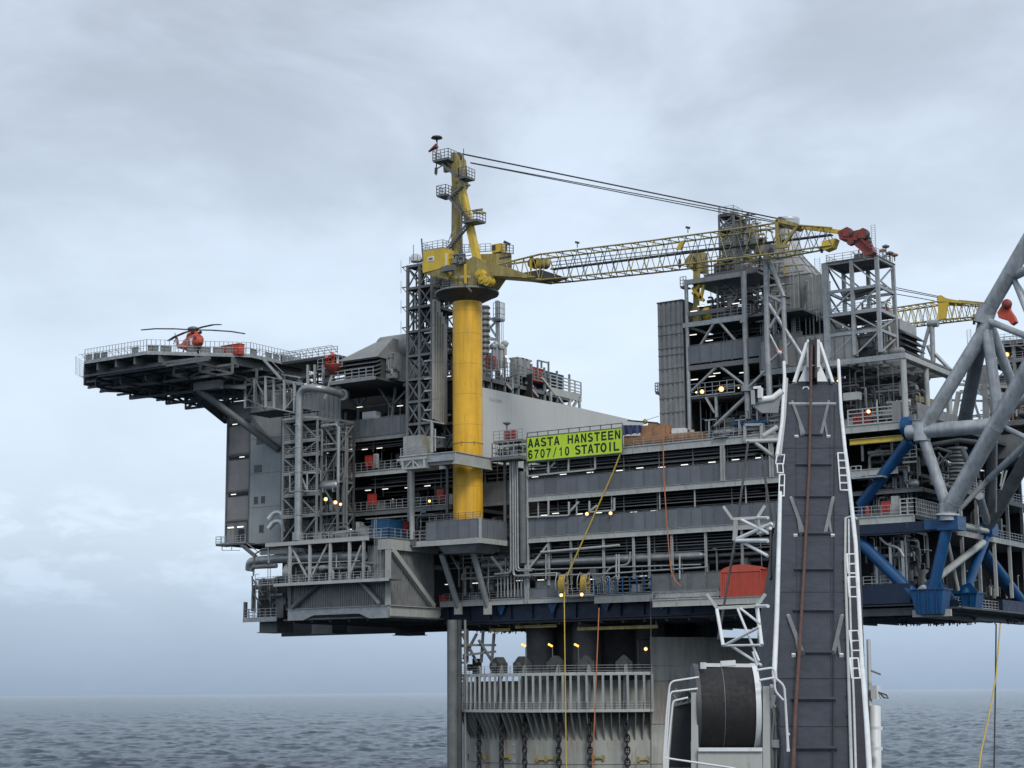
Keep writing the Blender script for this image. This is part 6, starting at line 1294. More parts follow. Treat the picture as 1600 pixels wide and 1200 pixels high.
stairs(tt, xa+5, xa+8, TY+.6, [zl[504], zl[504]+3, zl[504]+6], mid); 
for k in range(5): zz_ = zl[504]+1.5+k*1.7; b = MB(); b.bar((xa+5, TY+4, zz_), (xb+4.5, TY+4, zz_+R.uniform(-.3, .3)), .25); b.build('cross_beam', pick(mid, galv, light), tt)
# yellow bits : small maintenance crane behind the boom
yc = thing('service_crane', 'short weathered yellow crane column at the top left corner of the process tower', 'crane', Tw(1088, 500, 1))
b = MB(); b.hexa([Tw(1083, 505, 1), Tw(1092, 505, 1), Tw(1092, 505, 3), Tw(1083, 505, 3), Tw(1083, 400, 1), Tw(1095, 400, 1), Tw(1095, 400, 3), Tw(1083, 400, 3)]); b.build('post', yellowd, yc)
b = MB(); b.prism([Tw(1069, 412, 1), Tw(1083, 424, 1), Tw(1098, 424, 1), Tw(1096, 392, 1), Tw(1082, 392, 1), Tw(1070, 406, 1)][::-1], (0, 2, 0)); b.build('crane_head', yellowd, yc)
for a, c in (((1082, 450), (1100, 470)), ((1082, 460), (1094, 445)), ((1100, 445), (1094, 470))): strut(yc, Tw(*a, .5), Tw(*c, .5), .4, yellow)
b = MB(); b.lathe(Tw(1105, 491, 1.5), [(0, -.35), (1.0, -.35), (1.0, .35), (0, .35)], 18, axis='x'); b.build('wheel', yellow, yc)
strut(yc, Tw(1062, 405, .5), Tw(1062.5, 418, .5), .3, dark, 'hook'); z = Tw(1066, 448, 0).z; slab(yc, 'step', mid, Tw(1063, 448).x, xa, TY, TY+1.5, z-.2, z); rail(yc, [(Tw(1063, 448).x, TY, z), (xa, TY, z)], 1.5, .6, .06)
# top of the process tower
z415 = Tw(1130, 426, 1).z
slab(tt, 'floor', mid, Tw(1095, 430).x, xb+2.2, TY+1, TY+9, z415-.35, z415)
rail(tt, [(Tw(1095, 430).x, TY+1, z415), (xb+2.2, TY+1, z415), (xb+2.2, TY+9, z415)], 2.6, 1.3, .07, mid, mid_=3)
tower(tt, Tw(1125, 400, 2).x, Tw(1148, 400, 2).x, TY+2, TY+5, [Tw(1130, py, 2).z for py in (430, 405, 380, 357, 335)], .25, mid, 1, 'x', 'all', True, bm_=dark)
pipework(tt, Tw(1098, 400).x, xb+2, TY+2, TY+7, z415, z415+3.6, 12, 22, 8, 2, (mid, galv, grey, dark, yellowd))
pipework(tt, Tw(1124, 400).x, Tw(1172, 400).x, TY+2, TY+6, z415+3, Tw(1130, 338, 2).z, 22, 26, 10, 0, (mid, galv, grey, dark, yellowd))
for px, tp, r in ((1140, 350, 1.1), (1152, 348, .9), (1160, 345, 1.2)): p = Tw(px, 420, 4); q = Tw(px, tp, 4); b = MB(); b.lathe(P3(p.x, p.y, z415), [(r*.6, 0), (r, 1), (r, q.z-z415-1), (r*.5, q.z-z415)], 16); b.build('column_vessel', pick(mid, grey, insul), tt)
b = MB(); b.box(Tw(1126, 340, 2).x, Tw(1137, 340, 2).x, TY+1.8, TY+2.5, Tw(1130, 339, 2).z, Tw(1130, 334, 2).z); b.build('top_box', dark, tt)
for px in (1145, 1166, 1171): strut(tt, Tw(px, 356, 2), Tw(px, 330+R.uniform(0, 10), 2), .18, mid, 'post')
flood(Tw(1097, 612, -.6), 'bright amber floodlight on the tower railing, left of the brightest one', s=1.15); flood(Tw(1127, 608, -.6), 'brightest and largest amber floodlight on the tower railing', s=1.45); flood(Tw(1088, 613, -.5), 'faint small amber lamp at the far left of the tower railing', s=.55); flood(Tw(1154, 606, -.4), 'tiny orange lamp beside the tower column', s=.4)
strips([Tw(px, py, .6) for px, py in ((1084, 486), (1083, 523), (1136, 535), (1108, 532), (1085, 593), (1112, 588), (1120, 583), (1161, 582), (1095, 478), (1150, 474))], 'small white strip light inside the tall process tower')
# boom rest frame
rf = thing('boom_rest_frame', 'pale tubular frame that holds up the resting yellow boom', 'support frame', W(1205, 625, -.2))
RY = -1.0
def RFp(px, py): return W(px, py, RY)
for a, c, w_ in (((1197, 392), (1199, 540), .44), ((1199, 540), (1203, 628), .44), ((1224, 466), (1228, 570), .36), ((1199, 400), (1225, 464), .34), ((1201, 462), (1225, 474), .26), ((1201, 475), (1256, 560), .30), ((1225, 474), (1203, 513), .26), ((1203, 523), (1218, 552), .18), ((1236, 535), (1202, 566), .2), ((1200, 575), (1170, 605), .2), ((1206, 640), (1240, 600), .22)): strut(rf, RFp(*a), RFp(*c), w_, galv, 'frame_tube', r=w_)
b = MB(); b.hexa([RFp(1189, 394), RFp(1203, 394), RFp(1203, 394)+P3(0, 2, 0), RFp(1189, 394)+P3(0, 2, 0), RFp(1187, 381), RFp(1206, 381), RFp(1206, 381)+P3(0, 2, 0), RFp(1187, 381)+P3(0, 2, 0)]); b.build('rest_cradle', light, rf); strut(rf, RFp(1206, 388), RFp(1205, 398), .6, mid, 'stop')
one(rf, 'pipe_fitting', redor, 'path', [RFp(1213, 548), RFp(1217, 553), RFp(1222, 545)], .25, 8); b = MB(); b.lathe(RFp(1219, 556), [(0, 0), (.4, .3), (.4, .6), (0, .9)], 10); b.build('pipe_fitting', white, rf)
# ================================================================ EXHAUST STACK
ex = thing('exhaust_stack', 'shiny round exhaust stack on a flared grey casing behind the boom head', 'exhaust stack', W(1240, 520, 12))
SY = 13.0; sc = W(1232, 380, SY); ez_ = lambda py: W(1233, py, SY).z; k_ = (W(1252, 380, SY).x-W(1214, 380, SY).x)
rr = (37/2)*((sc-CAM).dot(FH))/FOC
b = MB(); b.lathe(P3(sc.x, SY, 0), [(rr*1.02, ez_(396)), (rr*1.02, ez_(346)), (rr*1.04, ez_(345)), (rr*1.04, ez_(342)), (rr*.92, ez_(342)), (rr*.92, ez_(350)), (0, ez_(350))], 36); b.build('stack_pipe', bare, ex)
x0s, x1s = W(1206, 440, SY-3).x, W(1278, 440, SY-3).x
vs = []; n = 24
def ringsq(r, z, sq, cx, hx, hy):
    o = []
    for i in range(n):
        t_ = 2*math.pi*i/n; cxx, syy = math.cos(t_), math.sin(t_); m = max(abs(cxx), abs(syy)); o.append(P3(cx+(r*cxx)*(1-sq)+hx*cxx/m*sq, SY+(r*syy)*(1-sq)+hy*syy/m*sq, z))
    return o
hx = 4.0; R_ = [ringsq(rr*1.08, ez_(394), 0, sc.x, hx, 3.5), ringsq(rr*1.1, ez_(398), 0, sc.x, hx, 3.5), ringsq(rr*1.45, ez_(409), .15, sc.x+.2, 2.4, 2.3), ringsq(rr*1.9, ez_(424), .5, sc.x+.6, 3.2, 3.0), ringsq(rr*2, ez_(441), 1, sc.x+1.0, hx, 3.6), ringsq(rr*2, ez_(500), 1, sc.x+1.0, hx, 3.6)]
b = MB(); b._add([v for r_2 in R_ for v in r_2], [(j*n+i, j*n+(i+1) % n, (j+1)*n+(i+1) % n, (j+1)*n+i)[::-1] for j in range(len(R_)-1) for i in range(n)]); b.build('flared_casing', insul, ex)
b = MB()
for i in range(0, n, 2): b.path([r_2[i]+(r_2[i]-P3(sc.x+.4, SY, r_2[i].z)).normalized()*.06 for r_2 in R_[1:]], .07, 5)
for r_2 in R_[1:5]:
    for i in range(n): b.bar(r_2[i], r_2[(i+1) % n], .14)
b.build('casing_ribs', mid, ex)
slab(ex, 'lower_body', dark, sc.x-3.5, sc.x+6.5, SY-3, SY+4, dz3, ez_(500)-.05)
p0_, p1_ = W(1262, 515, SY-5), W(1290, 515, SY-5); slab(ex, 'panelled_box', insul, p0_.x, p1_.x, SY-4.9, SY-3.95, W(1270, 462+30, SY-5).z, W(1270, 430, SY-5).z)
pipework(ex, W(1205, 500, SY-5).x, W(1290, 500, SY-5).x, SY-7, SY-4.5, dz3+6, ez_(440), 5, 8, 5, 1, (insul, galv, mid, grey)); ladder(ex, W(1247, 530, SY-7), 14, .7, light); ladder(ex, W(1240, 530, SY-7), 12, .5, galv)
one(ex, 'yellow_davit', yellow, 'path', [W(1225, 430, SY-4.6), W(1225, 415, SY-4.6), W(1242, 414, SY-4.6)], .14, 6)
windwall(mainm, wx(1170, 560), wx(1215, 560), 3, 58.9, 62) if 0 else None
# ================================================================ RIGHT HAND DECK, RACK TOWER AND CANOPY
rw = thing('screened_walkway', 'long grey screened walkway at the foot of the rack tower, behind the slate boom', 'walkway', W(1300, 560, 1))
wa, wb_ = W(1228, 565, 1).x, W(1335, 545, 1).x; wz_ = W(1250, 572, 1).z
slab(rw, 'floor', mid, wa-4, wb_, 1, 10, wz_-.5, wz_); windwall(rw, wa-4, wb_, .95, wz_, wz_+4.2, 3, duct); one(rw, 'edge_beam', galv, 'box', wa-4, wb_, .8, .99, wz_-.8, wz_); 
pipework(rw, wa-3, wb_, 1, 7, dz3, wz_-.8, 12, 10, 6, 1, (mid, dark, grey)); slab(rw, 'rear_backing', dark, wa-6, 60, 14, 14.3, dz3, wz_)
rk = thing('rack_tower', 'pale open rack tower with two railed decks, right of the exhaust stack', 'rack tower', W(1345, 555, 1))
KY = 1.0; kx0, kx1 = W(1294, 480, KY).x, W(1373, 480, KY).x; kd = WX(1398, 480, kx1).y-KY
zk = [W(1294, py, KY).z for py in (560, 523, 492, 455, 411)]
tower(rk, kx0, kx1, KY, KY+kd, zk, .5, galv, 2, 'z', (1, 3), True, bm_=galv, wl=.35)
slab(rk, 'top_floor', mid, kx0-.3, kx1+.3, KY-.3, KY+kd+.3, zk[-1]-.1, zk[-1]+.05)
one(rk, 'corner_column', galv, 'box', kx0-.65, kx0+.1, KY-.35, KY+.35, zk[0]-3, zk[-1]); ladder(rk, P3(kx0-1.6, KY+.5, W(1283, 500, KY).z), W(1283, 400, KY).z-W(1283, 500, KY).z, .8, light)
pipework(rk, kx0, kx1, KY+1, KY+kd, zk[0], zk[2]-.5, 16, 22, 10, 2, (galv, light, mid, insul)); pipework(rk, kx0+3, kx1, KY+1, KY+kd-1, zk[2], zk[2]+2, 4, 6, 3, 0, (galv, yellowd, hookred, mid)); pipework(rk, kx0+1, kx1, KY+1, KY+kd-1, zk[4], zk[4]+1.2, 2, 8, 3, 0, (mid, dark)); 
for k in range(4): b = MB(); p = P3(kx0+2, KY+.6+k, zk[3]-.6); b.path([p, P3(kx1-.5, KY+.6+k, zk[3]+.1), P3(kx1-.2, KY+2+k, zk[3]+.3)], .35 if k == 1 else .18, 9, bend=1.5); b.build('pipe', pick(galv, mid, light), rk)
for px, tp in ((1380, 392), (1385, 386), (1391, 396), (1398, 399)): p = WX(px, 408, kx1+.1 if px > 1390 else kx1-.3); q = P3(p.x, p.y, WX(px, tp, p.x).z); strut(rk, p, q, .14, mid, 'post'); b = MB(); b.lathe(q, [(0, -.3), (.5, -.1), (.55, .1), (0, .35)], 10); b.build('deck_lamp', pick(mid, brown), rk)
ladder(rk, W(1366, 400, KY+1), 4.5, .6)
# air intake block with louvres, right of the rack tower
ab2 = thing('louvred_intake', 'grey intake box with drooping louvres right behind the rack tower', 'intake', WX(1405, 550, kx1+.8)); lx = kx1-1; 
p, q = WX(1398, 510, lx), WX(1420, 510, lx); 
slab(ab2, 'intake_box', insul, lx-5, lx, p.y+2, q.y+3, W(1410, 545, 12).z, WX(1410, 500, lx).z)
for k in range(4): z = WX(1420, 520+k*9, lx).z; b = MB(); b.prism([P3(lx+.05, p.y+1, z), P3(lx+1.2, p.y+1, z-.9), P3(lx+1.2, p.y+1, z-1.05), P3(lx+.05, p.y+1, z-.7)], (0, q.y-p.y+2, 0)); b.build('louvre', dark, ab2)
# canopy of beams
cn = thing('roof_canopy', 'open canopy of pale beams over the right hand deck, supported on round posts', 'canopy', (58, 0, 59))
nx0, nx1, nz = W(1318, 563, 0).x, W(1413, 552, 0).x, 59.1; nd_ = WX(1484, 579, nx1).y
one(cn, 'front_beam', galv, 'box', nx0-3, nx1+.2, -.3, .1, nz-.75, nz); one(cn, 'side_beam', light, 'box', nx1-.2, nx1+.2, .101, nd_+4, nz-.75, nz)
for k in range(1, 8): y = k*nd_/7; one(cn, 'cross_beam', grey, 'box', nx0-4, nx1-.21, y-.15, y+.15, nz-.7, nz-.05)
for k in range(6): x = nx0-2+k*2.6; one(cn, 'rafter', mid, 'box', x-.1, x+.1, .11, nd_, nz-1.0, nz-.71)
for k in range(11):
    x = R.uniform(nx0-3, nx1-2); y = R.uniform(.5, nd_-2); one(cn, 'roof_plate', mid, 'box', x, x+R.uniform(.8, 2.3), y, y+R.uniform(1, 2.5), nz-.045+.004*(k % 9), nz-.043+.004*(k % 9))
for px, bt in ((1418, 655),): p = W(px, 560, .2); one(cn, 'round_post', light, 'tube', (nx1-.3, .2, dz3), (nx1-.3, .2, nz-.7), .42, 16)
for k in range(1, 3): one(cn, 'round_post', light, 'tube', (nx1-.3, k*nd_*.5, dz3), (nx1-.3, k*nd_*.5, nz-.7), .36, 14)
for k in range(4): one(cn, 'hanger', mid, 'bar', (nx0+k*2.1, 2, nz-.8), (nx0+k*2.1, 2, dz3+3), .12)
one(cn, 'cladding_panel', duct, 'box', nx1+.05, nx1+.2, 3.5, 24, dz3, dz3+3.0); one(cn, 'cladding_panel', duct, 'box', wx(1395, 650), nx1-.8, -.1, .05, dz3, dz3+2.8)
one(cn, 'monorail', yellowd, 'bar', WX(1430, 622, 60), WX(1480, 634, 60), .3, .8); slab(cn, 'rear_backing', dark, nx0-8, nx1-3, 12, 12.3, dz3, nz-2)
pipework(cn, nx0-4, nx1-1, 3, 10, dz3+2, nz-1.2, 18, 16, 4, 1, (mid, galv, dark, grey))
pipework(cn, wx(1330, 670), wx(1412, 670), .8, 3, dz3, dz3+3.6, 6, 10, 8, 1, (light, mid, galv)); rail(cn, [(wx(1326, 672), 0, dz3), (wx(1396, 667), 0, dz3)], 2.2, 2.0, .1, light, mid_=3)
for px in (1333, 1346): p = W(px, 662, .2); firebox((p.x, .15, dz3), 'red fire cabinet near the boom on the upper right deck, %s one' % ('left' if px == 1333 else 'right'), 1.1)
flood(W(1357, 643, -.3), 'amber floodlight on the upper right deck above the red cabinets', s=1.0); flood(W(1309, 595, 1), 'small amber lamp beside the top right corner of the slate boom', s=.5)
one(cn, 'equipment_box', light, 'box', wx(1318, 622), wx(1342, 622), -.1, 1, W(1330, 625, 0).z, W(1330, 613, 0).z)
# stub truss holding the far boom
# ================================================================ FAR CRANE
fc = thing('far_crane', 'second yellow crane boom seen beyond the rack tower, with red tip behind the grey tubes', 'crane', W(1395, 500, 48))
FY = 48.0
boom(fc, [(1385, 483, 510), (1465, 471, 500), (1548, 477, 493)], FY, [1.5, 1.5, .8], yellowd, yellow, 14)
for dy in (-1.5, 1.2): b = MB(); b.prism([W(1465, 462, FY+dy), W(1470, 461, FY+dy), W(1484, 469, FY+dy), W(1480, 480, FY+dy), W(1478, 497, FY+dy), W(1466, 499, FY+dy)][::-1], (0, .3, 0)); b.build('head_cheek', yellow, fc)
one(fc, 'head_top', yellow, 'prism', [W(1464, 463, FY-1.2), W(1500, 470, FY-1.2), W(1500, 474, FY-1.2), W(1464, 469, FY-1.2)][::-1], (0, 2.4, 0))
one(fc, 'jib_strut', yellowd, 'bar', W(1498, 471, FY), W(1548, 476, FY), .5)
b = MB(); b.prism([W(1519, 492, FY-.8), W(1538, 488, FY-.8), W(1532, 499, FY-.8), W(1521, 502, FY-.8)][::-1], (0, 1.6, 0)); b.build('jib_block', yellowd, fc); strut(fc, W(1522, 501, FY), W(1522, 507, FY), .35, dark, 'small_hook')
b = MB(); b.prism([W(1558, 488, FY-.7), W(1570, 470, FY-.7), W(1576, 472, FY-.7), W(1576, 482, FY-.7), W(1584, 494, FY-.7), W(1587, 502, FY-.7), W(1580, 507, FY-.7), W(1574, 500, FY-.7), W(1560, 496, FY-.7)][::-1], (0, 1.4, 0)); b.build('boom_tip', redor, fc); b = MB(); b.lathe(W(1573, 475, FY-1), [(0, -.1), (.8, -.1), (.8, .3), (0, .3)], 16, axis='y'); b.build('tip_sheave', hookred, fc)
for a, c in (((1398, 449), (1466, 463)), ((1398, 452), (1466, 465)), ((1398, 459), (1460, 470))): one(fc, 'boom_rope', rope_k, 'bar', W(*a, FY), W(*c, FY), .12)
for a, c, w_ in (((1456, 507), (1458, 565), .4), ((1452, 510), (1441, 550), .3), ((1441, 548), (1441, 560), .3), ((1450, 540), (1459, 562), .35), ((1461, 553), (1485, 578), .3), ((1450, 506), (1466, 505), .6)): strut(fc, W(*a, FY-12), W(*c, FY-12), w_, galv, 'boom_rest', r=w_)
# ================================================================ RIGHT LOWER : decks, blue nodes
rd = thing('right_lower_decks', 'dark lower decks full of valves and pipes between the slate boom and the blue nodes', 'module', (58, 0, 28))
for (a, c, py, m) in ((1318, 1432, 808, light), (1318, 1440, 765, mid)):
    z = W(1380, py, 0).z; deck(rd, wx(a, py), wx(c, py), -.6 if py == 808 else .5, 14, z, .9 if py == 808 else .5, m); RZ = z if py == 808 else RZ if 'RZ' in dir() else z
RZ = W(1380, 808, 0).z
rail(rd, [(wx(1335, 808), -.6, RZ), (wx(1410, 806), -.6, RZ)], 1.5, 1.4, .06); rail(rd, [(wx(1410, 806), -.6, RZ), (wx(1432, 806), -.6, RZ)], 2.2, .9, .1, light, mid_=3); rail(rd, [(wx(1432, 806), -.6, RZ), (wx(1432, 806), 8, RZ)], 2.2, .9, .1, light, mid_=3)
one(rd, 'locker', light, 'box', wx(1393, 800), wx(1404, 800), 0, 1, RZ, W(1398, 775, 0).z)
p = W(1378, 805, .2); firebox((p.x, .1, RZ+.02), 'red fire cabinet on the mid right deck beside the pale locker', 1.35); p = W(1356, 806, .2); t = thing('fire_extinguisher', 'slim red extinguisher on the mid right deck', 'fire extinguisher', (p.x, .1, RZ)); b = MB(); b.lathe((p.x, .1, RZ+.05), [(.3, 0), (.32, 1.3), (.15, 1.6), (0, 1.7)], 12); b.build('cylinder', red, t); one(t, 'nozzle', black, 'bar', (p.x, .1, RZ+1.7), (p.x+.3, -.1, RZ+1.9), .1)
pipework(rd, wx(1340, 780), 61, 1, 8, RZ, W(1400, 735, 0).z, 22, 46, 16, 2, (mid, galv, grey, dark, light)); pipework(rd, wx(1340, 900), 61, 1, 9, 28, RZ-1, 20, 34, 12, 2, (mid, galv, grey, dark)); pipework(rd, wx(1340, 720), 61, 1.2, 8, W(1400, 765, 0).z, Z3-1.2, 16, 24, 8, 1, (mid, dark, grey))
one(rd, 'pipe', light, 'path', [W(1340, 836, -.3), W(1395, 833, -.3), W(1430, 830, -.3), W(1447, 835, -.3)], .2, 10); one(rd, 'pipe', galv, 'path', [W(1375, 840, -.2), W(1384, 850, -.2), W(1405, 856, -.2), W(1412, 870, -.2)], .18, 8, bend=1)
for px, tp in ((1411, 845), (1370, 855), (1392, 848)): one(rd, 'post', galv, 'box', wx(px-1.5, 880), wx(px+1.8, 880), -.2, .1, 28, W(px, tp, 0).z)
rail(rd, [(wx(1350, 935), 0, 27.6), (wx(1405, 932), 0, 27.6)], 1.4, 1.2, .06)
for px, py, w_, h_ in ((1345, 738, 22, 14),): b = MB(); b.bar(W(px, py, -1), W(px+20, py+13, -1), .1); b.build('guard', galv, rd)
z = W(1345, 745, -2).z; slab(rd, 'small_landing', galv, wx(1330, 745, -2), wx(1378, 742, -2), -2, .3, z-.2, z); rail(rd, [(wx(1330, 745, -2), -2, z), (wx(1346, 742, -2), -2, z)], 1.5, .8, .07, light)
b = MB(); b.box(wx(1412, 722), wx(1434, 722), -.4, -.25, W(1420, 724, 0).z, W(1420, 721, 0).z); rail(rd, [(wx(1413, 716), -.4, W(1420, 716, 0).z), (wx(1434, 716), -.4, W(1420, 716, 0).z)], 1.6, .9, .08, light); b.build('window_sill', light, rd)
mb_ = thing('ochre_beam', 'ochre crane beam under the upper right deck beside the blue flange', 'beam', W(1370, 687, -.3)); p, q = W(1328, 692, -.3), W(1412, 683.5, -.3); q.z = p.z = (p.z+q.z)/2; one(mb_, 'beam_web', yellow, 'bar', p, q, .12, .6); one(mb_, 'beam_flange', yellowd, 'bar', p+P3(0, 0, .36), q+P3(0, 0, .36), .5, .1); one(mb_, 'beam_flange', yellowd, 'bar', p-P3(0, 0, .36), q-P3(0, 0, .36), .5, .1)
# blue structure : nodes on the corner line x = XR
XR = 62.0
bs = thing('blue_truss', 'blue painted corner truss of beams and fat tubes carrying the flare boom', 'truss', (62, 2, 25))
def B(px, py, x=XR): return WX(px, py, x)
n1, n2 = W(1480, 812, -1.5), B(1546, 838); lo1, lo2 = W(1455, 935, -1), B(1505, 940)
one(bs, 'upper_node', blue, 'box', wx(1464, 812, -2), wx(1497, 812, -2), -2.2, 1, W(1480, 828, -2).z, W(1480, 806, -2).z)
one(bs, 'node_arm', blue, 'box', wx(1443, 815, -2), wx(1464, 812, -2)-.05, -1.8, .8, W(1470, 826, -2).z, W(1470, 811, -2).z)
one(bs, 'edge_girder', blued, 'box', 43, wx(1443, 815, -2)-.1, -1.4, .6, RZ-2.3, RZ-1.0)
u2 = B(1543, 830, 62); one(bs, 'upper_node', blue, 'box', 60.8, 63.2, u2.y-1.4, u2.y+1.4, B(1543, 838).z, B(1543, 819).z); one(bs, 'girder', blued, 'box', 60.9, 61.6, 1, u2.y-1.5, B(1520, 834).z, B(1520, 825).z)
L1_, L2_ = W(1455, 925, -1), B(1508, 925)
for nm, p in (('a', L1_), ('b', L2_)):
    b = MB(); x, y = (p.x, -1) if nm == 'a' else (62, L2_.y); z0_, z1_ = (W(1455, 960, -1).z, W(1455, 922, -1).z) if nm == 'a' else (B(1508, 963).z, B(1508, 928).z)
    b.hexa([P3(x-1.7, y-1.3, z0_), P3(x+1.7, y-1.3, z0_), P3(x+1.7, y+1.3, z0_), P3(x-1.7, y+1.3, z0_), P3(x-2.3, y-1.5, z1_), P3(x+2.2, y-1.5, z1_), P3(x+2.2, y+1.5, z1_), P3(x-2.3, y+1.5, z1_)]); b.build('lower_node', blue, bs)
    b = MB(); b.box(x-2.5, x+2.4, y-1.7, y+1.7, z1_+.001, z1_+.12); b.prism([P3(x-2.2, y, z1_+.121), P3(x+2.0, y, z1_+.121), P3(x+.8, y, z1_+1.6), P3(x-.6, y, z1_+1.2)], (0, .15, 0))
    for s_ in (-1.2, 0, 1.2): b.box(x+s_, x+s_+.1, y-1.68, y-1.2, z0_+.05, z1_)
    b.build('node_flange', blue, bs)
one(bs, 'chord_girder', blued, 'box', 43, L1_.x-2.7, -1.6, .6, 25.2, 27.8)
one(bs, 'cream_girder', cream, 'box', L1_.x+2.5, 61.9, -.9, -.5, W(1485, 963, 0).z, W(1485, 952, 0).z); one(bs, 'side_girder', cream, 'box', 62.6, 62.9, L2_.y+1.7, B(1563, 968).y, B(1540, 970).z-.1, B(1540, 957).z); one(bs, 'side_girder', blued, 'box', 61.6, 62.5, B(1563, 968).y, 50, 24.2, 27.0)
one(bs, 'bottom_strake', mid, 'box', 43, 62.4, .8, 1.3, 23.7, 24.9); one(bs, 'bottom_strake', light, 'box', 50, L1_.x+1, -.2, .6, 24.95, 25.15); one(bs, 'bottom_strake', mid, 'box', 61.7, 62.35, 1.31, 30, 23.4, 24.6)
def tb(name, a, c, r, m, par=bs): return one(par, name, m, 'tube', a, c, r*.8, 20)
tb('blue_tube', W(1455, 935, -1), W(1480, 822, -1.2), .95, blue); tb('blue_tube', B(1505, 935), B(1543, 833), .85, blue); tb('blue_tube', W(1340, 843, 0), W(1436, 938, -1), 1.0, blue); tb('blue_tube', W(1420, 690, -.5), W(1345, 790, 1), 1.05, blue); tb('blue_tube', W(1352, 770, 1), W(1343, 812, 1), .7, blue)
tb('blue_tube', W(1455, 900, 8), W(1490, 945, 2), 1.0, blued); tb('blue_tube', B(1535, 862, 60), B(1612, 965, 61.5), 1.3, blue); tb('blue_tube', B(1600, 690, 63), B(1565, 790, 63), 1.0, blue)
tb('white_tube', W(1440, 922, -1.8), B(1536, 848, 62.8), .62, cream); tb('white_tube', B(1478, 833), B(1497, 922), .34, cream); tb('white_tube', W(1493, 820, -.5), B(1542, 830, 62.5), .5, cream)
one(bs, 'top_flange', blue, 'tube', W(1412, 668, -.2), W(1425, 667, -.2), 1.45, 24)
# ---------------------------------------------------------------- second face : x = 62, runs away to the right
sf_ = thing('side_module', 'cluttered grey decks of the right hand side, seen past the tubes', 'module', (61, 25, 28))
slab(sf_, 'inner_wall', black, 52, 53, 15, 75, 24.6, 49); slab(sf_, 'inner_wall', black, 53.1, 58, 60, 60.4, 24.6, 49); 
for (pa, pz) in (((1550, 842), 0), ((1560, 955), 0), ((1520, 770), 0), ((1545, 700), 0)):
    p = B(*pa, 61); z = p.z; y0_ = {842: 18, 955: 14, 770: 8, 700: 2}[pa[1]]; slab(sf_, 'floor', mid, 52, 61.8, y0_, 60, z-.3, z); one(sf_, 'edge_beam', light if pa[1] in (842, 955) else mid, 'box', 61.801, 62.05, y0_, 60, z-.7, z+.05); rail(sf_, [(61.8, y0_+.5, z), (61.8, 50, z)], 1.3, 1.4, .06)
for k in range(120):
    y = R.uniform(10, 52); z = R.choice((27.8, 37.3, 42, 45)); x = 61.3-R.uniform(0, 5); h = R.uniform(1, 4.2); t_ = R.random(); b = MB()
    if t_ < .3: b.box(x-.6, x, y, y+R.uniform(.5, 2), z, z+h*.6); b.build('cabinet', pick(mid, grey, dark, insul), sf_)
    elif t_ < .8: b.path([(x, y, z), (x, y, z+h), (x, y+R.uniform(-3, 3), z+h)], R.choice((.08, .12, .2)), 7, bend=.5); b.build('pipe', pick(galv, mid, light, dark, grey), sf_)
    else: b.tube((x, y, z), (x, y, z+h*.8), R.uniform(.3, .8), 12); b.build('vessel', pick(insul, mid, galv), sf_)
for y in (20, 27, 34, 41, 48): one(sf_, 'column', pick(light, galv), 'box', 61.5, 61.95, y, y+.4, 27.5, 49)
# upper right background tower
bt_ = thing('far_rack_tower', 'second railed rack tower at the far right edge behind the tubes', 'rack tower', W(1570, 600, 30))
fx0_, fx1_ = W(1545, 560, 34).x, W(1625, 560, 34).x; tower(bt_, fx0_, fx1_, 34, 44, [W(1560, py, 34).z for py in (680, 640, 600, 565, 535)], .45, grey, 2, 'z', 'all', True, bm_=mid)
pipework(bt_, fx0_, fx1_, 35, 42, W(1560, 640, 34).z, W(1560, 540, 34).z, 22, 30, 14, 2, (mid, galv, grey, dark)); one(bt_, 'ribbed_panel', duct, 'box', W(1528, 600, 33).x, W(1548, 600, 33).x, 33, 34, W(1540, 612, 33).z, W(1540, 570, 33).z)
rail(bt_, [W(1527, 545, 33.5), W(1600, 540, 33.5)], 1.5, 1, .06); ladder(bt_, W(1516, 560, 33), 4.5, .6); flood(W(1573, 554, 32), 'amber floodlight on the far right rack tower', s=1.3); 
cn2 = thing('far_canopy', 'far canopy of thin pale beams with white posts behind the grey tubes', 'canopy', W(1540, 650, 30))
for a, c, w_ in (((1500, 612), (1600, 618), .5), ((1525, 612), (1580, 636), .45), ((1540, 600), (1541, 662), .8), ((1485, 600), (1600, 606), .4), ((1498, 612), (1490, 660), .6), ((1483, 616), (1484, 662), .7), ((1520, 620), (1533, 662), .3), ((1505, 595), (1545, 612), .35), ((1470, 625), (1600, 628), .3)): strut(cn2, W(*a, 30), W(*c, 30), w_, pick(light, galv), 'member')
slab(cn2, 'deck_slab', mid, W(1460, 668, 30).x, W(1640, 668, 30).x, 30, 46, W(1500, 672, 30).z, W(1500, 664, 30).z)
pipework(cn2, W(1460, 668, 30).x, W(1640, 668, 30).x, 30, 44, W(1500, 664, 30).z, W(1500, 630, 30).z, 14, 22, 10, 2, (mid, galv, dark, brown))
slab(cn2, 'lower_block', mid, W(1490, 690, 28).x, W(1640, 690, 28).x, 29, 45, W(1500, 720, 28).z, W(1500, 684, 28).z)
# ================================================================ FLARE BOOM : fat grey tubes
fb = thing('flare_boom', 'huge lattice of fat blotchy grey tubes rising out of frame at the right edge', 'lattice boom', W(1440, 675, -3))
def G(px, py, y): return W(px, py, y)
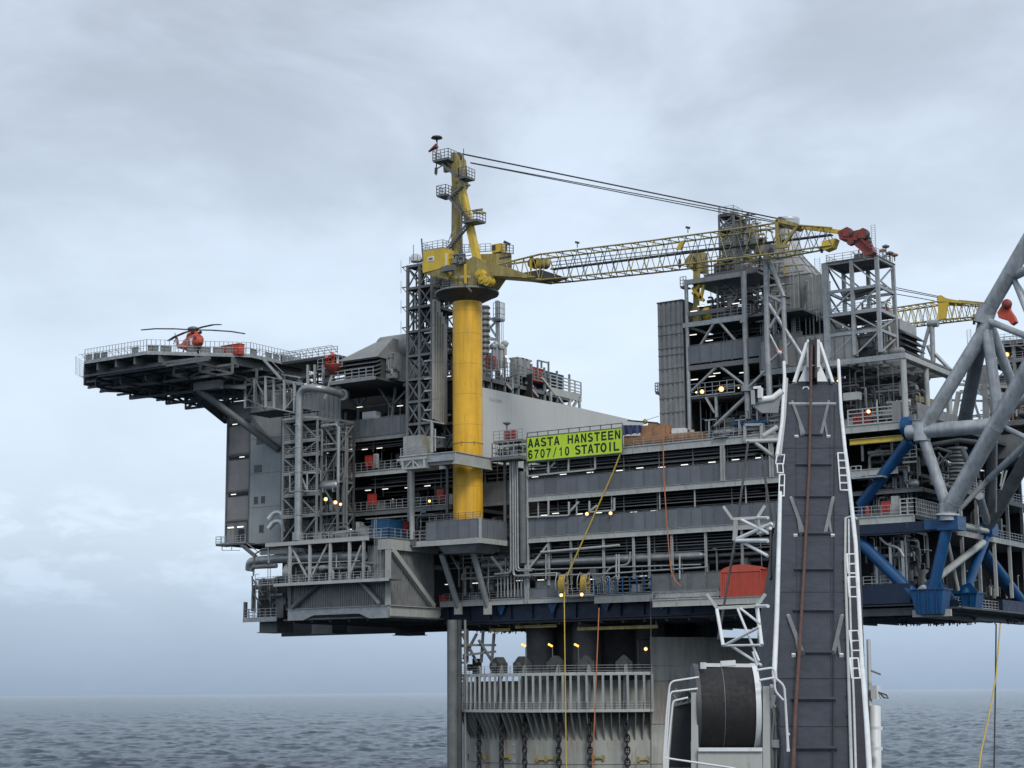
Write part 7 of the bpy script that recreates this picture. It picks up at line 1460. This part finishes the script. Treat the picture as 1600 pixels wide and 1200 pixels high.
# nodes
A_ = G(1440, 676, -2.5); Bn = G(1540, 492, -3.5); Cn = G(1480, 800, -1.8); Dn = G(1544, 820, 18); En = G(1552, 664, -4.5)
Tp = G(1615, 362, -5.5)
def T_(a, c, r, m=tubeM):
    b = MB(); a = Vector(a); c = Vector(c); b.tube(a, c, r*.8, 24); d = (c-a).normalized(); ln = (c-a).length
    for q_ in [1.6, ln*.5, ln-1.6]:
        if ln > 5 and r > .6: b.tube(a+d*q_, a+d*(q_+.09), r*.825, 24)
    return b.build('tube', m, fb)
T_(G(1418, 676, -2.3), G(1560, 664, -3.2), 1.22); T_(A_, G(1545, 505, -3.4), 1.15); T_(A_, G(1484, 806, -1.6), .92)
T_(Bn, Tp, 1.25); T_(G(1545, 478, -3.4), G(1536, 505, -3.3), 1.5)
T_(Cn, G(1632, 530, -8), 1.35); 
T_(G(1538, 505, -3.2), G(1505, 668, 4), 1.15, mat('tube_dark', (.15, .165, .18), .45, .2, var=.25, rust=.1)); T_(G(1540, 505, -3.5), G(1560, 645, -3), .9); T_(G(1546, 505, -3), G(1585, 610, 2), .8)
T_(G(1541, 500, -3.5), G(1615, 530, -7), .55); T_(G(1583, 432, -4), G(1612, 418, -6), .75); T_(G(1582, 430, -4), G(1612, 505, -6), .5); T_(G(1585, 438, -4), G(1612, 478, -2), .4)
T_(G(1570, 668, -4), G(1612, 688, -6), .42); T_(G(1500, 795, -1.4), G(1548, 745, -1), .42, light); T_(G(1546, 748, -1.5), G(1612, 685, -5), .55)
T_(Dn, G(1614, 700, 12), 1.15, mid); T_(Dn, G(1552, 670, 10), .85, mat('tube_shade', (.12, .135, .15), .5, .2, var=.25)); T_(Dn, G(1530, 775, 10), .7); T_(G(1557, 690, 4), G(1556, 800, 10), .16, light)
T_(G(1580, 640, 2), G(1620, 610, -4), .5, light); T_(G(1563, 760, 0), G(1567, 735, 0), .15, light); T_(G(1573, 735, 0), G(1564, 765, 0), .15, light)
for p, r in ((A_, 1.12), (Cn, 1.1)): b = MB(); b.tube(p-P3(0, 0, 1.15), p+P3(0, 0, 1.15), r, 28); b.build('node_can', tubeM, fb)
one(fb, 'base_ring', bare, 'tube', G(1480, 806, -1.6), G(1480, 803, -1.6), 1.6, 24); one(fb, 'base_ring', bare, 'tube', P3(Dn.x, Dn.y, B(1543, 819).z), P3(Dn.x, Dn.y, B(1543, 817).z), 1.25, 20)
for a, c, r in (((1450, 706), (1465, 700), .25), ((1465, 700), (1487, 707), .25), ((1463, 730), (1486, 705), .2), ((1466, 708), (1485, 728), .15), ((1468, 712), (1462, 732), .15), ((1455, 695), (1500, 688), .4), ((1500, 688), (1535, 692), .4), ((1503, 700), (1515, 728), .45)): T_(G(*a, 2), G(*c, 2), r, mid)
b = MB()
for k in range(12): p = G(1494, 700+k*6, 6); b.tube(p, p-P3(0, 0, .25), 1.5-.5*(k % 2), 18)
b.build('bellows_column', insul, fb)
one(fb, 'blue_casing', blue, 'box', W(1507, 720, 20).x, W(1530, 720, 20).x, 20, 22, W(1518, 722, 20).z, W(1518, 703, 20).z)
# ================================================================ SHIP'S BOOM, close to the camera
sb = thing('ship_boom', 'dark slate box boom rising steeply in the foreground, with white railings and ladder', 'crane boom', WD(1285, 1300, 40))
def BD(py): return 24.55/(.5023-(1081-py)/2750)     # forward distance along the boom's straight upper face
prof = [(1420, 1238, 1336), (1200, 1226, 1331), (1040, 1213, 1325), (900, 1214.5, 1328), (740, 1219, 1325), (690, 1222, 1321), (600, 1230, 1310)]
def BP(px, py, off=0.0): return WD(px, py, BD(py)-off)
b = MB(); Fl = [BP(l, py) for py, l, r in prof]; Fr = [BP(r, py) for py, l, r in prof]
ax_ = (Fl[0]-Fl[-1]).normalized(); side = (Fr[0]-Fl[0]).normalized(); nb_ = side.cross(ax_).normalized()
if nb_.dot(FH) < 0: nb_ = -nb_
dp = [2.2, 2.2, 2.0, 1.9, 1.7, 1.5, 1.0]
Bl = [p+nb_*d-side*(.55*min(1, max(0, (py-720)/150))) for p, d, (py, l, r) in zip(Fl, dp, prof)]; Br = [p+nb_*d for p, d in zip(Fr, dp)]
n = len(prof); b._add(Fl+Fr+Bl+Br, [(i, i+1, n+i+1, n+i) for i in range(n-1)]+[(2*n+i, 3*n+i, 3*n+i+1, 2*n+i+1) for i in range(n-1)]+[(i, 2*n+i, 2*n+i+1, i+1) for i in range(n-1)]+[(n+i, n+i+1, 3*n+i+1, 3*n+i) for i in range(n-1)]+[(0, n, 3*n, 2*n), (n-1, 3*n-1, 4*n-1, 2*n-1)]); b.build('box_girder', boomM, sb)
for py, a, c, m in ((632, 1232, 1306, bare), (680, 1257, 1285, boomM), (727, 1243, 1299, boomM), (777, 1242, 1299, boomM), (835, 1243, 1299, boomM), (891, 1241, 1301, boomM), (955, 1239, 1302, boomM), (1021, 1237, 1304, boomM), (1094, 1236, 1305, boomM), (1171, 1242, 1307, boomM)): one(sb, 'stiffener', m, 'bar', BP(a, py, .06), BP(c, py, .06), .13, .13, up=tuple(ax_))
# V struts on the face with little feet
for (y0_, y1_, dx) in ((628, 680, 0), (778, 835, -1), (962, 1022, -3)):
    for s_, xa_, xb_, xf in ((-1, 1238, 1257, 1244), (1, 1295, 1283, 1298)):
        xa2, xb2 = (xa_+dx*2.2, xb_+dx*.9) if s_ < 0 else (xa_-dx*7, xb_-dx*6.5)
        xm = xb2+(xa2-xb2)*.45; one(sb, 'face_strut', mid, 'bar', BP(xa2, y0_, .12), BP(xb2, y1_, .1), .12, .08); one(sb, 'face_strut', mid, 'bar', BP(xm, (y0_*.45+y1_*.55), .12), BP(xm-s_*-1*(4 if s_ > 0 else -4), y1_+1, .1), .08, .07)
        one(sb, 'strut_foot', white, 'bar', BP(xm+(3 if s_ > 0 else -7), y1_+2, .1), BP(xm+(9 if s_ > 0 else -1), y1_+2, .1), .1, .09, up=tuple(ax_)); one(sb, 'bolt_head', white, 'bar', BP(xa2-.9, y0_-1, .2), BP(xa2+.9, y0_-1, .2), .05)
one(sb, 'lifting_eye', white, 'path', [BP(1254, 608, .05), BP(1256, 605, .15), BP(1262, 605, .15), BP(1264, 608, .05)], .03, 6)
# head : white A-frame with black slot
hz = 600
def HD(px, py, o=0): return WD(px, py, 75+(600-py)*.02-o)
for s_ in (-1, 1):
    c_ = 1271
    one(sb, 'a_frame_leg', white, 'bar', HD(c_+s_*30, 598, .3), HD(c_+s_*10, 536, .3), .12); one(sb, 'head_cheek', white, 'prism', [HD(c_+s_*24, 598, 0), HD(c_+s_*6, 560, 0), HD(c_+s_*6, 598, 0)] if s_ < 0 else [HD(c_+s_*6, 598, 0), HD(c_+s_*6, 560, 0), HD(c_+s_*24, 598, 0)], tuple(FH*.3)); one(sb, 'slot_side', black, 'bar', HD(c_+s_*4.5, 600, .1), HD(c_+s_*4.5, 538, .1), .08, .8); one(sb, 'sheave_edge', white, 'bar', HD(c_+s_*8, 575, .25), HD(c_+s_*8, 532, .25), .12)
one(sb, 'head_slot', black, 'bar', HD(1272, 600, -.3), HD(1272, 538, -.3), .3, .6); one(sb, 'cross_pin', white, 'bar', HD(1264, 571, .3), HD(1280, 571, .3), .05)
one(sb, 'head_block', boomM, 'bar', HD(1245, 599, 0), HD(1300, 599, 0), .15)
for px_t, px_b in ((1243, 1248), (1297, 1300)): one(sb, 'weld_seam', boomM, 'path', [BP(px_t+(px_b-px_t)*k/12, 610+k*66, .03) for k in range(13)], .015, 5)
for py in (700, 805, 925, 1060, 1135): one(sb, 'plate_joint', boomM, 'bar', BP(1224 if py < 900 else 1218, py, .02), BP(1320 if py < 900 else 1325, py, .02), .02, .02, up=tuple(ax_))
one(sb, 'cable_run', black, 'path', [BP(1304-(py-610)*.004, py, .08) for py in range(612, 1400, 60)], .018, 6)
# rusty rope down the face
one(None, 'wire_rope', rustm, 'path', [HD(1268, 540, .8), BP(1266.5, 640, .5), BP(1264, 740, .5), BP(1258, 860, .5), BP(1250, 1000, .5), BP(1243, 1110, .5), BP(1238, 1230, .5), BP(1236, 1400, .5)], .05, 8)
tag(bpy.data.objects['wire_rope'], 'thick rusty wire rope running down the face of the slate boom', 'wire rope')
# white rails on the left edge
def E_(px, py, o=.1): return BP(px, py, o)
one(sb, 'edge_pipe', white, 'path', [E_(1225, 566, .2), E_(1226, 590, .2), E_(1222, 660, .2), E_(1214, 712, .2)], .075, 8); one(sb, 'edge_pipe', light, 'path', [E_(1229.5, 592, .2), E_(1226, 650, .2), E_(1219, 712, .2)], .06, 8); one(sb, 'edge_pipe', white, 'path', [E_(1219, 770, .15), E_(1217, 850, .15), E_(1214, 960, .15), E_(1210, 1050, .15), E_(1211, 1062, .1)], .075, 8)
def loop(x0, x1, y0, y1, k, sl=0, o=.25, m=white, r=.035):
    pts = [E_(x0, y0, o), E_(x1, y0, o), E_(x1+sl, y1, o), E_(x0+sl, y1, o), E_(x0, y0, o)]; one(sb, 'guard_rail', m, 'path', pts, r, 6)
    for i in range(1, k): t_ = i/k; one(sb, 'guard_rung', m, 'bar', E_(x0+sl*t_, y0+(y1-y0)*t_, o), E_(x1+sl*t_, y0+(y1-y0)*t_, o), r*1.6)
loop(1214, 1226, 711, 725, 1, -2); loop(1214, 1223, 725, 739, 1, 1); loop(1218, 1226, 742, 775, 2, -1)
loop(1309, 1323, 708, 766, 5, 4)
one(sb, 'edge_pipe', white, 'path', [E_(1310, 563, .2), E_(1314, 640, .2), E_(1320, 700, .15), E_(1324, 730, .15), E_(1337, 850, .2), E_(1342, 940, .2), E_(1347, 1040, .2), E_(1354, 1130, .2), E_(1360, 1230, .2)], .075, 8)
one(sb, 'edge_pipe', light, 'path', [E_(1340, 812, .2), E_(1333, 806, .2), E_(1321, 810, .2), E_(1320.5, 870, .2), E_(1323, 960, .2), E_(1326, 1060, .2), E_(1331, 1220, .2)], .045, 8); one(sb, 'edge_pipe', bare, 'path', [E_(1326, 812, .2), E_(1327, 900, .2), E_(1330, 1000, .2), E_(1334, 1090, .2), E_(1338, 1230, .2)], .035, 8)
one(sb, 'cable_tray', black, 'bar', BP(1332, 812, 0), BP(1344, 1260, 0), .45, .12); one(sb, 'cable_tray', dark, 'bar', BP(1336, 860, -.4), BP(1352, 1260, -.4), .22, .4)
loop(1323, 1337, 866, 896, 2, 2); loop(1325, 1338, 902, 933, 2, 2); loop(1327, 1341, 986, 1017, 2, 4); loop(1328, 1341, 1029, 1060, 2, 3)
b = MB()
for k in range(26): py = 815+k*16; b.bar(BP(1325+k*.55, py, .12), BP(1342+k*.7, py+1, .12), .03)
b.build('tray_rungs', mid, sb)
for k in range(9): one(sb, 'side_lug', boomM, 'bar', BP(1316+k*.7, 878+k*30, .06), BP(1324+k*.9, 879+k*30, .06), .07)
one(sb, 'outer_plate', mid, 'bar', BP(1343, 860, -.3), BP(1350, 1060, -.3), .06, .2)
# white fixtures right of the boom
wf = thing('white_column', 'white pipe column with bracket and steel eye at the lower right of the boom', 'column', BP(1368, 1200, -2)); one(wf, 'column_pipe', white, 'tube', WD(1368, 1260, 50), WD(1367, 1105, 51), .17, 14); one(wf, 'bracket_box', white, 'box', *[v for ab_ in zip(*[(min(a, c), max(a, c)) for a, c in zip(WD(1360, 1092, 51), WD(1372, 1070, 51.3))]) for v in ab_][:0] or (WD(1361, 1092, 51).x, WD(1373, 1092, 51).x, WD(1361, 1092, 51).y, WD(1361, 1092, 51).y+.3, WD(1361, 1092, 51).z, WD(1361, 1071, 51).z))
one(wf, 'steel_eye', dark, 'path', [WD(1366, 1078, 51), WD(1374, 1082, 51), WD(1385, 1086, 51), WD(1388, 1091, 51), WD(1381, 1090, 51), WD(1374, 1082, 51)], .025, 6); one(wf, 'support_arm', mid, 'bar', WD(1361, 1048, 51), WD(1376, 1054, 51), .05); one(wf, 'column_pipe', light, 'tube', WD(1360, 1110, 51), WD(1357, 1000, 52), .06, 10)
for py in (1140, 1172): one(wf, 'clamp', white, 'tube', WD(1368, py, 49.9), WD(1368, py-5, 49.9), .2, 14)
# hexagonal guide frames on the boom's left
def guide(label, pts, extra, D):
    t = thing('hose_guide', label, 'guide frame', WD(pts[0][0], pts[0][1], D), 'pale guide frames left of the boom')
    for a, c in zip(pts, pts[1:]): one(t, 'frame_bar', light, 'bar', WD(*a, D), WD(*c, D), .095)
    for a, c, w_ in extra: one(t, 'stay', white, 'tube', WD(*a, D), WD(*c, D-1), w_*.75, 8)
    for a in pts[2:3]: one(t, 'link', white, 'tube', WD(*a, D), WD(1200, a[1], D-2), .05, 8)
guide('upper grey and white hexagonal guide frame bracketed off the left of the slate boom', [(1130, 791), (1144, 811), (1183, 809), (1195, 790)], [((1150, 843), (1206, 818), .09), ((1158, 812), (1200, 833), .07), ((1150, 845), (1200, 845), .1), ((1156, 845), (1200, 869), .08), ((1188, 835), (1204, 825), .08)], 60)
guide('middle grey hexagonal guide frame under the red container', [(1104, 928), (1120, 950), (1182, 947), (1196, 928)], [((1152, 950), (1186, 1033), .05), ((1156, 950), (1188, 975), .05), ((1131, 1009), (1186, 980), .06), ((1142, 1009), (1190, 1040), .06), ((1131, 1009), (1188, 1008), .05), ((1120, 952), (1130, 1009), .07), ((1183, 950), (1190, 1008), .08)], 52)
for a, c in (((1150, 812), (1148, 845)), ((1183, 812), (1186, 835))): one(None, 'guide_post', light, 'bar', WD(*a, 60), WD(*c, 60), .12); 
for i, o in enumerate([o for o in bpy.data.objects if o.name.startswith('guide_post')]): tag(o, ['left', 'right'][i]+' pale post joining the upper hexagonal guide frame to its stays', 'post')
ug = thing('white_curved_arm', 'white curved arm with black slot reaching left from the top of the slate boom', 'arm', WD(1195, 630, 68))
one(ug, 'arm_beam', white, 'path', [WD(1222, 611, 68), WD(1208, 622, 68), WD(1188, 625, 68), WD(1178, 625, 68)], .13, 8); one(ug, 'arm_web', grey, 'prism', [WD(1220, 617, 68), WD(1216, 645, 68), WD(1190, 645, 68), WD(1178, 635, 68), WD(1178, 624, 68), WD(1200, 626, 68)][::-1], tuple(FH*.3)); one(ug, 'arm_head', white, 'bar', WD(1177, 606, 67.8), WD(1189, 605, 67.8), .1); one(ug, 'arm_head', white, 'bar', WD(1188, 606, 67.8), WD(1188, 622, 67.8), .16); one(ug, 'arm_head', light, 'bar', WD(1176, 610, 67.8), WD(1177, 632, 67.8), .12); one(ug, 'arm_slot', black, 'bar', WD(1182, 608, 67.9), WD(1182, 628, 67.9), .12)
one(ug, 'arm_link', light, 'tube', WD(1192, 682, 68), WD(1215, 667, 68), .1, 8); one(ug, 'arm_link', light, 'tube', WD(1165, 690, 68), WD(1216, 688, 68), .09, 8); one(ug, 'arm_link', light, 'tube', WD(1180, 692, 68), WD(1212, 716, 68), .08, 8)
for a, c, lb in (((1169, 690), (1122, 1000), 'thin dark rope slanting across the wind walls to the amber lamp, left of a pair'), ((1190, 712), (1204, 905), 'thin dark rope slanting across the wind walls beside the boom, right of a pair')): 
    o = one(None, 'slack_rope', rope_k, 'path', [WD(*a, 66), WD((a[0]+c[0])/2+(3 if a[0] < 1180 else 8), (a[1]+c[1])/2, 62), WD(*c, 58)], .045, 6); tag(o, lb, 'rope')
# ================================================================ RED CONTAINER ON THE PLATFORM EDGE
p, q = W(1126, 935, -3), W(1190, 930, -3)
rct = container('red_container', 'faded red cargo container with bulging top cover, just left of the slate boom', p.x, q.x, -3, -.4, W(1155, 932, -3).z, W(1155, 892, -3).z-W(1155, 932, -3).z, mat('faded_red', (.50, .085, .055), .6, var=.12, rust=.1))
b = MB(); zc_ = W(1155, 892, -3).z; xs_ = [p.x+.1+(q.x-p.x-.2)*i/16 for i in range(17)]; hs = [.15+.75*math.sin(math.pi*i/16)**.6 for i in range(17)]
b._add([P3(x, y, zc_+h) for y in (-2.9, -.5) for x, h in zip(xs_, hs)]+[P3(x, y, zc_-.3) for y in (-2.9, -.5) for x in xs_], [(i, i+1, 17+i+1, 17+i) for i in range(16)]+[(34+i, 35+i, i+1, i) for i in range(16)]+[(51+i, 17+i, 18+i, 52+i) for i in range(16)]); b.build('top_cover', MATS['faded_red'], rct)
cpf = thing('container_platform', 'grey beamed platform under the faded red container', 'platform', (p.x, -3, 27)); deck(cpf, wx(1020, 945, -3.2), wx(1215, 940, -3.2), -3.2, -.3, W(1155, 933, -3).z-.02, .9, cream, beams=False); rail(cpf, [(wx(1020, 945, -3.2), -3.2, W(1155, 933, -3).z), (p.x-.3, -3.2, W(1155, 933, -3).z)], 1.2, 1.3, .05)
# ================================================================ WINCH
wn = thing('ship_winch', 'large black winch drum with pale side frames on the ship, bottom right', 'winch', WD(1138, 1190, 40))
D0 = 40.0
c0, c1 = WD(1096, 1106, D0), WD(1181, 1106, D0); rad_ = 66*D0/FOC; axv = (c1-c0).normalized()
def drum(name, a, c, r, m, n=40): return one(wn, name, m, 'tube', a, c, r, n)
fwd = FH*rad_*.95
c0 = c0+fwd; c1 = c1+fwd
blackdrum = mat('black_rope_layers', (.018, .017, .018), .75, var=.3, scale=3, bump=.01)
drum('rope_drum', c0, c1, rad_, blackdrum, 56); b = MB(); m_ = c0.lerp(c1, .43); b.tube(m_, m_+axv*.015, rad_+.008, 56); b.build('rope_seam', mid, wn)
drum('drum_flange', c0-axv*.10, c0-axv*.002, rad_*1.03, dark); drum('drum_flange', c1+axv*.002, c1+axv*.12, rad_*1.04, white); drum('hub', c1+axv*.121, c1+axv*.5, .22, mid, 20); drum('gear_ring', c1+axv*.125, c1+axv*.2, rad_*.7, light)
def Q(px, py, o=0): return WD(px, py, D0+o)
for px0, px1, tp in ((1080, 1090, 1082), (1192, 1202, 1072)): b = MB(); b.hexa([Q(px0, 1330, 0), Q(px1+4, 1330, 0), Q(px1+4, 1330, 1.6), Q(px0, 1330, 1.6), Q(px0, tp, 0), Q(px1, tp, 0), Q(px1, tp, 1.6), Q(px0, tp, 1.6)]); b.build('side_frame', light if px0 > 1100 else cream, wn)
b = MB(); b.hexa([Q(1090, 1330, -.1), Q(1192, 1330, -.1), Q(1192, 1330, .5), Q(1090, 1330, .5), Q(1091, 1171, -.1), Q(1191, 1171, -.1), Q(1191, 1171, .5), Q(1091, 1171, .5)]); b.build('cross_beam', cream, wn); one(wn, 'beam_lip', white, 'bar', Q(1091, 1171, -.12), Q(1191, 1171, -.12), .08)
one(wn, 'top_bar', white, 'bar', Q(1100, 1039, .6), Q(1180, 1040, .6), .08); one(wn, 'top_plate', white, 'bar', Q(1126, 1037, .6), Q(1149, 1035.5, .6), .12); one(wn, 'top_pin', white, 'bar', Q(1099, 1045, .3), Q(1099, 1035, .3), .1)
b = MB(); 
for k in range(10):
    p = Q(1203+R.uniform(-2, 8), 1080+k*13, .3); q = p+P3(R.uniform(-.08, .08), 0, R.uniform(.1, .3)); b.tube(p, q, R.uniform(.03, .08), 10); 
    bb = MB(); bb.tube(p, q, R.uniform(.04, .1), 10); bb.build('hydraulic_fitting', pick(mid, galv, bare, dark), wn)
for k in range(7): x = 1204+k*2.2; one(wn, 'hydraulic_hose', pick(black, dark, mid), 'path', [Q(x, 1210, .2), Q(x+R.uniform(-2, 2), 1160, .1), Q(x+R.uniform(-4, 3), 1115, .2), Q(x-5, 1090, .3)], .025, 6)
drum('motor', c1+axv*.15, c1+axv*.45, .3, mid, 18); one(wn, 'valve_block', galv, 'bar', Q(1212, 1168, .1), Q(1212, 1156, .1), .14)
one(wn, 'motor', black, 'hexa', [Q(1045, 1200, 1), Q(1080, 1200, 1), Q(1080, 1200, 2), Q(1045, 1200, 2), Q(1053, 1104, 1), Q(1078, 1098, 1), Q(1078, 1098, 2), Q(1053, 1104, 2)])
for k in range(9): p = Q(1057+R.uniform(0, 20), 1098-R.uniform(0, 12), .9); bb = MB(); bb.tube(p, p+P3(R.uniform(-.15, .15), 0, R.uniform(.05, .25)), R.uniform(.03, .07), 10); bb.build('valve', pick(mid, dark, galv), wn)
wr = thing('white_winch_rail', 'white bent pipe guard rails around the black winch drum', 'guard rail', Q(1042, 1200, -.5))
for pts in ([(1038, 1230), (1037, 1184), (1042, 1110), (1047, 1065), (1092, 1058)], [(1041, 1230), (1040, 1180), (1047, 1085), (1050, 1081), (1090, 1076)], [(1044, 1230), (1043, 1180), (1051, 1100), (1053, 1095), (1075, 1090)], [(1037, 1184), (1145, 1200), (1200, 1215)]): one(wr, 'bent_rail', white, 'path', [Q(*q_, -.6) for q_ in pts], .022, 8, bend=.12)
for pts in ([(1183, 1047), (1209, 1043), (1212, 1058)], [(1186, 1063), (1209, 1059)], [(1210, 1058), (1225, 1071), (1227, 1092), (1232, 1172)], [(1210, 1058), (1211, 1080), (1224, 1094)], [(1226, 1076), (1231, 1172)], [(1183, 1040), (1176, 1018)]): one(wr, 'bent_rail', white, 'path', [Q(*q_, -.3) for q_ in pts], .026, 8, bend=.1)
one(wr, 'rail_foot', white, 'bar', Q(1229, 1172, -.3), Q(1234, 1172, -.3), .06); one(wr, 'rail_foot', white, 'bar', Q(1230, 1147, -.3), Q(1234, 1147, -.3), .05)
# the ship's deck they stand on lies below the picture
sd_ = MB(); cdk = WD(1180, 1081, 42); dzk = 5.5; sd_.hexa([cdk+RV*-8+FH*-38+P3(0, 0, -14+dzk-1.5+.0), cdk+RV*14+FH*-38+P3(0, 0, -14+dzk-1.5), cdk+RV*14+FH*14+P3(0, 0, -14+dzk-1.5), cdk+RV*-8+FH*14+P3(0, 0, -14+dzk-1.5), cdk+RV*-8+FH*-38+P3(0, 0, dzk-14), cdk+RV*14+FH*-38+P3(0, 0, dzk-14), cdk+RV*14+FH*14+P3(0, 0, dzk-14), cdk+RV*-8+FH*14+P3(0, 0, dzk-14)])
o = sd_.build('ship_deck', boomM, None); o['kind'] = 'structure'
# drop lines at the right
for pts, m, lb in (([W(1563, 975, 10), W(1556, 1060, 6), W(1545, 1120, 3), W(1534, 1170, 0), W(1528, 1210, -2)], rope_y, 'slack yellow line curving down to the sea at the far right'), ([W(1556.5, 975, 10), W(1555.5, 1060, 9), W(1553, 1215, 8)], rope_k, 'thin dark line hanging straight to the sea at the far right')):
    o = one(None, 'drop_line', m, 'path', pts, .1, 6); tag(o, lb, 'rope')
